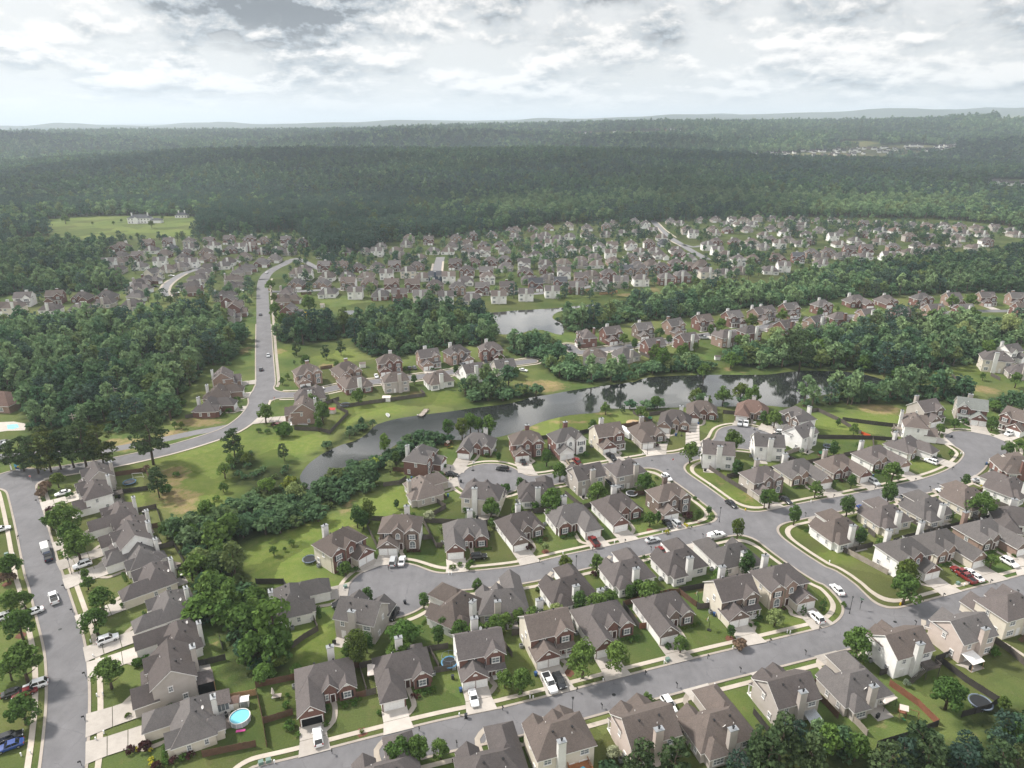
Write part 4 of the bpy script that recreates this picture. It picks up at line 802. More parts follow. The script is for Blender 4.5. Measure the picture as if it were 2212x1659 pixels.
ROWS = [
 ('beside the left street', 'left', 0, .94, "0,2: 768 838 c gg m; 744 980 d wt m; 920 1170 a wr m; 1025 1300 a wt m; 1056 1412 c ww m; 1085 1540 b ws / 0,3: 1200 70 b ct m; 1320 330 b wt m; 1400 620 a wr; 1365 930 c gg m s1.05; 1480 1350 b ct"),
 ('above the lowest street', 'lowest', 0, 1.0, "1,3: 575 1010 a rr o; 1270 895 b wr; 1930 720 c wr / 2,3: 320 545 c cr; 830 460 a wr; 1370 360 a ws x; 1950 220 c cs / 3,3: 160 110 d ct m / 3,2: 1255 1520 d wr m; 1600 1440 a ct m; 1985 1340 a ts m"),
 ('below the lowest street', 'lowest', 0, 1.0, "1,3: 1080 1730 b gg; 2000 1640 b gg / 2,3: 390 1440 d cc; 1140 1350 c pp; 1730 1275 b gg / 3,3: 160 1030 c gg s.95; 720 920 b gg; 1150 625 c ww; 1700 500 c pp; 2090 300 d cc m"),
 ('above the middle street', 'middle|circle0', 0, 1.0, "1,2: 735 1440 d cr m @circle0; 1235 1300 d ws; 1810 1340 a cr / 2,2: 90 1270 a ws; 535 1200 b wr m; 945 1110 a wr; 1385 1010 d ss"),
 ('below the middle street', 'middle|circle0', 0, 1.0, "1,3: 380 230 b ww m @circle0; 920 350 c gg; 1650 290 b ww; 2110 200 a gg / 2,3: 440 90 b ww / 2,2: 960 1600 b ww; 1410 1510 b ww; 1880 1460 b wr m"),
 ('above the upper street', 'upper', 0, 1.0, "1,2: 1450 660 d rr m @circle1; 1905 540 a wr / 2,2: 130 530 d rr; 490 510 d rw; 840 470 c cr; 1200 440 b gs"),
 ('below the upper street', 'upper', 0, 1.0, "1,2: 1500 900 b gg m @circle1 L; 1965 970 d cc / 2,2: 205 910 b ww; 625 800 c gg; 975 760 d gg m"),
 ('round the lakeside court', 'circle2', 0, 1.0, "2,2: 1420 330 a wt @-18; 1655 245 a wr @-14; 2095 240 b st B; 1790 600 c ww @170 / 3,2: 10 530 c ww @172; 250 310 d ws; 275 440 c ww @215"),
 ('above the curved right street', 'middle', 0, 1.0, "2,2: 2200 850 d gs / 3,2: 330 790 a ct m; 680 740 a gr m; 1010 660 a wt m; 1290 560 b wt m; 1330 370 d ww @circle3; 1415 250 c gs @circle3; 1790 240 c gr @circle3 m G; 2190 330 c wr @circle3 m"),
 ('below the curved right street', 'middle', 0, 1.0, "3,2: 580 1240 b ww; 990 1120 b cc; 1350 1060 b cc; 1690 970 b cc; 2050 880 b ww; 2150 690 b rt @circle3; 2230 1220 b ww @-20"),
 ('beside the curving main road', 'collector', 0, 1.0, "0,2: 1850 195 b rr m; 1930 80 b tt m / 0,1: 1940 1615 c tt m / 1,2: 365 240 c tw @-78; 440 90 b cc @200"),
 ('above the north shore lane', 'shore', 1, 1.0, "1,1: 440 1580 d tt; 785 1550 a tt; 1150 1485 d rr; 1490 1440 c tt; 1745 1405 d tt; 2030 1375 d rr m"),
 ('below the north shore lane', 'shore', 1, 1.0, "1,1: 845 1640 b rg; 1195 1625 d gr; 1555 1600 b ww; 1855 1550 c wt m; 2130 1510 c gt"),
 ('above the far bank street', 'bank', 1, 1.0, "2,1: 630 1255 d rr; 870 1235 c rr; 1145 1195 c ss; 1415 1165 c tt; 1665 1125 c rr; 1925 1095 c rr; 2150 1060 c tt / 3,1: 10 1045 c tt; 205 1020 c rr; 485 990 d rr; 790 955 a rr s1.15; 1050 945 a rr; 1350 935 d rr; 1615 925 c tr; 1905 920 c tr; 2170 925 c tr"),
 ('below the far bank street', 'bank', 1, 1.0, "2,1: 720 1415 d gg; 965 1390 b gg; 1210 1330 c rg; 1500 1280 c rc; 1835 1250 d tt; 2045 1210 d rw / 3,1: 135 1165 c rw; 395 1125 c tw; 610 1090 d rg; 850 1060 c tw; 1135 1045 c rw; 1430 1020 c tw; 1690 1020 c rr; 2200 1010 c rr"),
 ('on the hill at the right edge', '20', 1, 1.0, "3,1: 1985 1460 d cc @160 s1.1; 2130 1390 c ww; 2190 1530 b gg @160"),
 # the far neighbourhood, one picture row after another
 ('in the lower left clearing row', '10', 2, 1.02, "0,1: 195 925 c ww; 465 905 c rr; 695 910 a rr; 905 905 a tr; 10 1000 b ww"),
 ('at the left woods edge', '188', 2, 1.02, "0,1: 125 995 d cc; 450 990 b wt; 705 985 b gt; 920 935 b gt; 1155 955 b gg; 705 660 a rr"),
 ('along the far left lane', '75', 2, 1.02, "0,1: 1330 705 c cc; 1290 755 b rr; 1220 790 b gg; 1200 828 b cc; 1205 885 b cc"),
 ('right of the far left lane', '-80', 2, 1.02, "0,1: 1750 690 b gg; 1700 735 b gg; 1640 795 b ww; 1650 845 b rr; 1790 640 b gg"),
 ('backing the far left lane', '100', 2, 1.02, "0,1: 2090 680 b gg; 2150 645 b rt; 2030 740 b gg; 2030 805 b gg; 1950 885 b cc; 2000 950 c rr; 2045 1005 c rr; 1980 1060 d gg"),
 ('in the top left row', '5', 2, 1.02, "0,1: 1035 480 a rr s1.25; 1270 445 c rr; 1450 430 c wr; 1630 430 d gg; 1800 425 c rr; 1975 410 c tr; 2150 410 d rr / 1,1: 60 420 a rt; 255 415 c tr; 390 435 d rr"),
 ('in the second left row', '185', 2, 1.02, "0,1: 1320 490 b ww; 1480 475 b wn k; 1650 465 b ww; 1850 462 d ww; 2085 475 c ww; 2170 465 c rr / 1,1: 60 500 b rt; 185 490 b rt; 285 505 b gt; 290 448 b rr"),
 ('in the third left row', '8', 2, 1.02, "0,1: 1030 545 b rr; 1185 553 c cr; 1410 528 b rr; 1600 522 a rr; 1770 518 a gt; 1985 500 a rr; 1570 572 a gg; 1790 567 b tt; 2105 558 b gg / 1,1: 150 570 b gg; 40 607 b rr"),
 ('in the fourth left row', '190', 2, 1.02, "0,1: 940 605 c ww; 1030 590 b gg; 1000 662 b gg; 1215 628 b ww; 1380 595 c ww; 1655 605 c ww; 1560 632 b gg; 1450 650 b cc; 1920 622 b ww; 1975 590 b ww"),
 ('along the dark wood behind', '0', 2, 1.02, "1,1: 900 400 c wt; 1060 400 a ww; 1320 400 d gg; 1490 415 c rr; 1725 400 d tt; 1870 378 d rr; 2040 368 a tt; 2195 335 a tt / 2,1: 30 325 a gg; 180 318 a rt; 320 303 a tt; 490 290 d cc; 650 305 b gg; 820 298 d tt; 880 272 a gg; 1060 252 a gg; 1155 278 d ww"),
 ('behind the small dark grove', '180', 2, 1.02, "1,1: 875 448 b rr; 1080 458 b gg; 1300 440 b gg; 1210 500 a gg; 1050 512 c ww; 950 502 b gg; 780 508 a rr; 630 505 a ww; 1270 548 a gg; 1420 558 b tt; 1530 502 a wt; 1660 502 a ww"),
 ('left of the short far road', '2', 2, 1.02, "1,1: 585 640 c rr; 735 640 c tt; 880 655 a rr; 1045 645 a gg; 1195 635 c rr; 1385 640 a tt"),
 ('in the white row by the main road', '182', 2, 1.02, "1,1: 420 655 b gg; 430 702 c ww; 360 682 b gg; 620 715 b ww; 790 715 b ww; 950 715 b gg; 1130 700 c ww; 1315 685 d cc; 1440 720 b ww; 1550 722 c nn k; 1665 728 c ww"),
 ('above the far terrace', '3', 2, 1.02, "1,1: 340 790 a rt; 560 790 a tt; 795 790 c wt; 975 785 a tt; 1170 800 c rr; 1350 805 c rr; 1545 815 d gt; 1740 830 d tt; 1955 830 c tr; 2170 825 c rt; 1810 768 b ww; 2000 742 d ww"),
 ('below the far terrace', '183', 2, 1.02, "1,1: 620 855 b ww; 860 860 c wr; 1070 875 b rr; 1240 875 c rt; 1430 895 c cr; 1640 900 c wr; 1860 905 b cg; 2095 895 c ww / 2,1: 120 875 c ww; 345 850 c wt; 555 818 c rr; 755 795 c wr; 940 768 c gg; 1110 752 d wr; 1330 742 d rr; 1470 722 d rr; 1680 690 d cc; 1830 688 b ct; 1975 665 b gg"),
 ('stacked beside the main road', '90', 2, 1.02, "1,1: 285 875 d gg; 280 925 b tt; 305 1030 c rr"),
 ('right of the short far road', '0', 2, 1.02, "1,1: 1720 620 c rr; 1875 612 d rr; 2030 602 d rr; 2150 585 a rr; 1820 685 d wr; 1990 695 c tr; 2160 645 b gg / 2,1: 105 620 c ww; 115 692 a rr; 300 672 a wr; 450 695 c ww; 205 795 c rr k; 420 780 c rr k; 600 745 c tt; 835 715 d rr; 990 678 c tt k; 1120 672 d tt; 1300 655 d rr; 1420 625 d rr; 1540 645 a rr; 1650 622 b rr"),
 ('in the crowded white middle', '2', 2, 1.02, "1,1: 1825 485 a wt; 1970 462 a rr; 2110 458 a wr; 1880 538 c ww; 1980 512 c ww; 1690 462 b gg; 1820 440 b gg; 2150 497 b gg / 2,1: 90 553 a cc; 210 548 a ww; 345 533 a ww; 510 503 d ww; 640 500 a gg; 755 473 d ww; 870 467 c ww; 1030 457 d ww; 1190 443 d wr; 1320 437 b nn k"),
 ('in the white row facing away', '178', 2, 1.02, "2,1: 290 608 b ww; 450 602 b gg; 600 580 b gg; 720 553 b gg; 850 528 c ww; 1100 503 b ww; 1240 497 b gg; 1420 492 b ww; 730 612 b ww; 600 615 b gg; 150 748 b gg; 320 735 b gg; 690 703 b gg"),
 ('in the pale middle row', '3', 2, 1.02, "2,1: 880 598 a tt; 1030 573 d ct; 1170 563 a wr; 1290 548 a ww; 1450 533 a rr; 1545 573 b ww; 1210 620 b gg; 1090 645 d tt"),
 ('in the upper white cluster', '178', 2, 1.02, "2,1: 30 378 b ww; 290 362 b ww; 210 378 b gg; 500 378 a wr; 640 357 b ww; 690 388 b ww; 810 357 b gg; 950 347 a ww; 1085 342 a wr; 1215 332 c ww; 1290 383 b ww; 270 403 a tr; 400 393 a ww; 30 422 a gg; 220 457 b ww; 330 442 c ww; 440 433 b gg"),
 ('right of the far right road', '0', 2, 1.02, "2,1: 1375 252 b gg; 1635 242 a gg; 1765 237 a gg; 1905 242 c ww; 2010 242 a gg; 2125 225 d gg; 1515 328 d gg; 1740 322 a gg; 1870 328 a rr; 2040 322 a gg; 1770 428 a wr; 1935 428 a rr; 2080 428 a gg; 1960 590 d ww; 2090 583 a rr / 3,1: 50 232 a gg; 210 232 b gg; 315 237 a ww; 440 248 a tt; 570 242 a ww; 705 268 a wt; 835 275 c rr; 975 275 a tt; 1110 285 a rt; 1260 282 b gg; 1385 288 a rr; 1530 293 d ww; 1665 302 d tt; 1815 308 b gg; 1965 308 c gg"),
 ('facing away beyond the right road', '180', 2, 1.02, "2,1: 1450 262 b ww; 1565 358 c ww; 1750 343 b cc; 1840 268 b ww; 1965 272 b ww; 2080 272 b ww; 1690 458 d ww; 1770 503 c ww; 1840 543 d ct; 2040 473 b ww; 2170 363 b ww; 2170 463 b gg / 3,1: 125 277 b gg; 305 277 b gg; 835 312 b ww; 965 323 b ww k; 1090 327 b ww B; 1560 337 b gg; 1690 347 b ww; 1840 352 b ww; 2085 322 b ww; 2140 357 b gg"),
 ('in the right brick rows', '-4', 2, 1.02, "3,1: 35 312 b gg; 145 345 d ww @180; 265 322 b rr; 345 362 b ww; 455 332 a gg; 650 347 b gg; 835 368 a rr; 1005 378 a rr; 1230 388 d gt; 1425 388 a rr; 1640 393 b gg; 1895 428 d wr; 30 412 a wr; 180 412 a gg; 355 428 a wr; 1090 478 d tt; 1310 468 a wt; 1460 482 b gg; 85 568 a rr; 265 563 c rr k; 385 528 d tt; 530 523 d tt; 710 503 c rr; 855 493 c rr"),
 ('in the last right rows', '176', 2, 1.02, "3,1: 560 383 c ww; 740 408 b ww; 950 418 b gg; 100 443 d ww; 280 437 b ww; 620 442 b ww; 800 452 b gg; 1600 437 b gg; 1400 502 b gg; 1210 512 b gg; 1790 472 b gg; 450 548 b gg; 630 543 b gg; 130 638 c ww; 455 603 b ww; 830 543 b ww; 1030 548 c ww; 20 663 b ww"),
]
add_rows(ROWS)
build_houses(296)
HX = np.array([h['xy'][0] for h in HOUSES]); HY = np.array([h['xy'][1] for h in HOUSES])
NEAR = [h for h in HOUSES if h['lod'] == 0]

# driveways, front walks
DRIVE = []
def local(h, x, y):
    if h['mir']: x = -x
    c, s = math.cos(h['rz']), math.sin(h['rz']); x *= h['s']; y *= h['s']; return h['xy'][0] + c * x - s * y, h['xy'][1] + s * x + c * y
for h in HOUSES:
    if h['lod'] > 1: continue
    sp = SPEC[h['typ']]; gx = sum(g[0] for g in sp['garage']) / len(sp['garage']); gy = sp['garage'][0][1]; wd = 2.75 if len(sp['garage']) == 1 else 2.9
    f = (math.sin(h['rz']), -math.cos(h['rz'])); a, b = local(h, gx - wd, gy + .3), local(h, gx + wd, gy + .3)
    L = None
    for k in range(2, 46):
        q = (a[0] + b[0]) / 2 + f[0] * k * .7, (a[1] + b[1]) / 2 + f[1] * k * .7
        if sd(np.array([q[0]]), np.array([q[1]]))[0] < .2: L = k * .7; break
    if L is None: L = 14.0 if h['lod'] == 0 else 9.0
    mb = MB(); z = .17 + (len(DRIVE) % 9) * .006; n = max(2, int(L / 3.2)); ds = []
    for e in (a, b):                                 # each corner runs on to the road's edge
        k = L
        for j in range(-8, 9):
            if sd(np.array([e[0] + f[0] * (L + j * .4)]), np.array([e[1] + f[1] * (L + j * .4)]))[0] < .1: k = L + j * .4; break
        ds.append(k)
    for i in range(n):
        t0, t1 = i / n, (i + 1) / n - (.012 if i < n - 1 else 0)
        w0, w1 = (1 + .16 * max(0, t - .75) * 4 for t in (t0, t1)); m = ((a[0] + b[0]) / 2, (a[1] + b[1]) / 2)
        P = []
        for e, t, w, d in ((a, t0, w0, ds[0]), (b, t0, w0, ds[1]), (b, t1, w1, ds[1]), (a, t1, w1, ds[0])):
            ex = m[0] + (e[0] - m[0]) * w, m[1] + (e[1] - m[1]) * w; P.append((ex[0] + f[0] * d * t, ex[1] + f[1] * d * t, z))
        mb.poly(P if not h['mir'] else P[::-1])
    structure('driveway', mb.me('driveway', [CONC])); DRIVE.append((h, a, b, f, L))
    if h['lod'] == 0:                                # curved front walk from the door to the drive
        dx, dy = sp['door']; P = [local(h, dx, dy - .1), local(h, dx + .2, dy - 2.0), local(h, gx + wd + .9 + .6, gy - .4), local(h, gx + wd - .6, gy - 2.4)]
        ribbon('path', catmull(P, 1.0), .55, .12, WALK)
# ------------------------------------------------------------------ trees
def leaf_mesh(name, cen, nor, size, mats, r, extra=None, mi=None):
    """one quad per leaf clump"""
    n = len(cen); a = r.normal(size=(n, 3)); nor = nor / (np.linalg.norm(nor, axis=1, keepdims=True) + 1e-9)
    u = np.cross(nor, a); u /= np.linalg.norm(u, axis=1, keepdims=True) + 1e-9; w = np.cross(nor, u)
    sz = size[:, None] * 0.5; k = r.uniform(.75, 1.25, (n, 1))
    V = np.stack([cen - u * sz * k, cen - w * sz * .8 + nor * sz * .18, cen + u * sz * k, cen + w * sz * .8 - nor * sz * .12], 1).reshape(-1, 3)
    F_ = np.arange(4 * n).reshape(n, 4); verts = V; nl = 4 * n
    fs = [tuple(f) for f in F_.tolist()]; mids = [0] * n
    vv = V.tolist()
    if extra:
        b = len(vv); vv += [list(v) for v in extra.v]; fs += [tuple(i + b for i in f) for f in extra.f]; mids += [1] * len(extra.f)
    me = bpy.data.meshes.new(name); me.from_pydata(vv, [], fs)
    for m in mats: me.materials.append(m)
    if extra: me.polygons.foreach_set('material_index', mids)
    return me
def sphere_dirs(r, n):
    d = r.normal(size=(n, 3)); return d / np.linalg.norm(d, axis=1, keepdims=True)
def crown_pts(kind, r, n):
    """crown of unit width 1 (radius .5), base of the tree at 0; returns centres, normals, height"""
    if kind in 'olyghw':                             # broad rounded, billowing masses
        H = 1.08 if kind != 'h' else .80; K = 34
        d = sphere_dirs(r, K); d[:, 2] = np.where(d[:, 2] < -.55, -d[:, 2], d[:, 2])
        R0 = np.array([.35, .35, .39 if kind != 'h' else .24]); C = d * R0 * r.uniform(.55, 1.16, (K, 1)) + np.array([0, 0, H * .55]); rs = r.uniform(.08, .20, K)
        t = np.clip((C[:, 2] - .55) / .5, 0, 1); C[:, :2] *= (1 - .35 * t)[:, None]
        if kind == 'h': rs = r.uniform(.10, .20, K)
    elif kind == 'p':                                # upright oval
        H = 1.55; K = 30; d = sphere_dirs(r, K); C = d * np.array([.30, .30, .55]) * r.uniform(.7, 1.02, (K, 1)) + np.array([0, 0, .86]); rs = r.uniform(.12, .20, K)
        t = np.clip((C[:, 2] - .9) / .65, 0, 1); C[:, :2] *= (1 - .55 * t)[:, None]
    elif kind == 't':                                # tall woodland crown
        H = 1.7; K = 26; d = sphere_dirs(r, K); C = d * np.array([.33, .33, .52]) * r.uniform(.6, 1.05, (K, 1)) + np.array([0, 0, 1.1]); rs = r.uniform(.12, .21, K)
        t = np.clip((C[:, 2] - 1.1) / .6, 0, 1); C[:, :2] *= (1 - .5 * t)[:, None]
    elif kind == 'n':                                # pine: open whorls on a bare trunk, rounded head
        H = 1.75; C = []; rs = []
        for q in range(64):
            z = r.uniform(.42, 1.68); R0 = .5 * (1 - ((z - .85) / .95) ** 2) ** .5 if abs((z - .85) / .95) < 1 else .05
            a = r.uniform(0, 2 * math.pi); k = r.uniform(.35, 1.0); C.append((R0 * k * math.cos(a), R0 * k * math.sin(a), z - .06 * k)); rs.append(r.uniform(.10, .17))
        C = np.array(C); rs = np.array(rs)
    elif kind == 'c':                                # cypress column
        H = 2.4; K = 24; z = r.uniform(.2, 2.3, K); a = r.uniform(0, 6.28, K); R0 = .36 * np.minimum(1, (2.45 - z) / 1.2); C = np.stack([R0 * np.cos(a), R0 * np.sin(a), z], 1); rs = r.uniform(.14, .2, K) * np.minimum(1, (2.5 - z))
    else:                                            # bush (k, m, b, gold)
        H = .78; K = 16; d = sphere_dirs(r, K); d[:, 2] = np.abs(d[:, 2]); C = d * np.array([.36, .36, .34]) + np.array([0, 0, .26]); rs = r.uniform(.14, .22, K)
    i = r.integers(0, len(C), n); d = sphere_dirs(r, n); d[:, 2] += .25; d /= np.linalg.norm(d, axis=1, keepdims=True)
    flat = .55 if kind == 'h' else (.5 if kind == 'n' else .85)
    P = C[i] + d * rs[i][:, None] * r.uniform(.65, 1.05, (n, 1)) * np.array([1, 1, flat]); nor = d + r.normal(size=(n, 3)) * .35
    if kind == 'h': nor[:, 2] += .8
    return P, nor, H
def trunk_mb(kind, H, r):
    mb = MB(); w = .035 if kind != 'n' else .03; top = H * (.62 if kind not in 'nt' else .85)
    P = [(0, 0, -.03), (.01 * r.normal(), .01 * r.normal(), top * .35), (.03 * r.normal(), .03 * r.normal(), top * .7), (.04 * r.normal(), .04 * r.normal(), top)]
    mb.tube(P, [w * 1.3, w, w * .7, w * .3], 6)
    for q in range(4 if kind not in 'nc' else 5):
        a = q * 1.7 + r.uniform(0, 1); z = top * (.36 + .13 * q); L = .28 if kind != 'p' else .16
        mb.tube([(P[1][0], P[1][1], z), (L * .55 * math.cos(a), L * .55 * math.sin(a), z + .10), (L * math.cos(a), L * math.sin(a), z + (.20 if kind != 'n' else .08))], [w * .55, w * .4, w * .15], 5)
    return mb
TREE_T = {}
def tree_template(kind, var, n, leaf):
    k = (kind, var, n)
    if k not in TREE_T:
        r = np.random.default_rng(sum(map(ord, kind)) * 31 + var); base = {'gold': 'k', 'm': 'k', 'b': 'k'}.get(kind, kind)
        P, nor, H = crown_pts(base if len(base) == 1 else 'k', r, n); cm = leaf_mesh('crown', P, nor, r.uniform(.6, 1.25, n) * leaf, [LEAF.get(kind if kind not in 'tc' else ('h' if kind == 't' else 'p'), LEAF['o'])], r)
        TREE_T[k] = (cm, trunk_mb(base, H, r).me('trunk', [BARK], True), H)
    return TREE_T[k]
KIND_NAME = {'o': 'round leafy tree', 'p': 'upright oval tree', 'n': 'dark pine tree', 'y': 'yellow-green tree', 'l': 'pale leafy tree', 'm': 'maroon shrub', 'b': 'brown twiggy shrub', 'g': 'grey-green shrub tree',
             'k': 'clipped green bush', 'w': 'white-flowering shrub', 'h': 'spreading thicket tree', 'gold': 'golden shrub', 't': 'tall slender tree', 'c': 'narrow cypress'}
CATN = {'k': 'bush', 'm': 'bush', 'b': 'bush', 'gold': 'bush', 'w': 'bush'}
TREES = []                                           # (x, y, radius)
def plant(x, y, w, kind, n=None, lab=None, group=None, hs=None):
    d = depth(x, y, 2); bush = kind in CATN
    pxw = w * FPX / d
    n = n or (3000 if pxw > 45 else 1700 if pxw > 24 else 700); n = n // 4 if bush and kind != 'w' else n
    leaf = {3000: .072, 1700: .092, 700: .135}.get(n, .15) * (1.25 if bush else 1)
    cm, tm, H = tree_template(kind, random.randrange(3), n, leaf)
    nm = {'k': 'bush', 'm': 'bush', 'b': 'bush', 'gold': 'bush', 'w': 'bush', 'n': 'pine_tree', 'c': 'cypress_tree'}.get(kind, 'tree')
    t = empty(nm, (x, y, 0), random.uniform(0, 6.28)); zs = w * random.uniform(.92, 1.08) * (hs or 1); t.scale = (w, w, zs)
    link('crown', cm, None, t)
    if not (bush and w < 2.2): link('trunk', tm, None, t)
    t['_kind'] = kind; t['_w'] = w
    tag(t, lab or '', CATN.get(kind, 'tree'), group or 'trees and shrubs around the houses', at=(x, y, w * H * .5)); TREES.append((x, y, w / 2)); return t
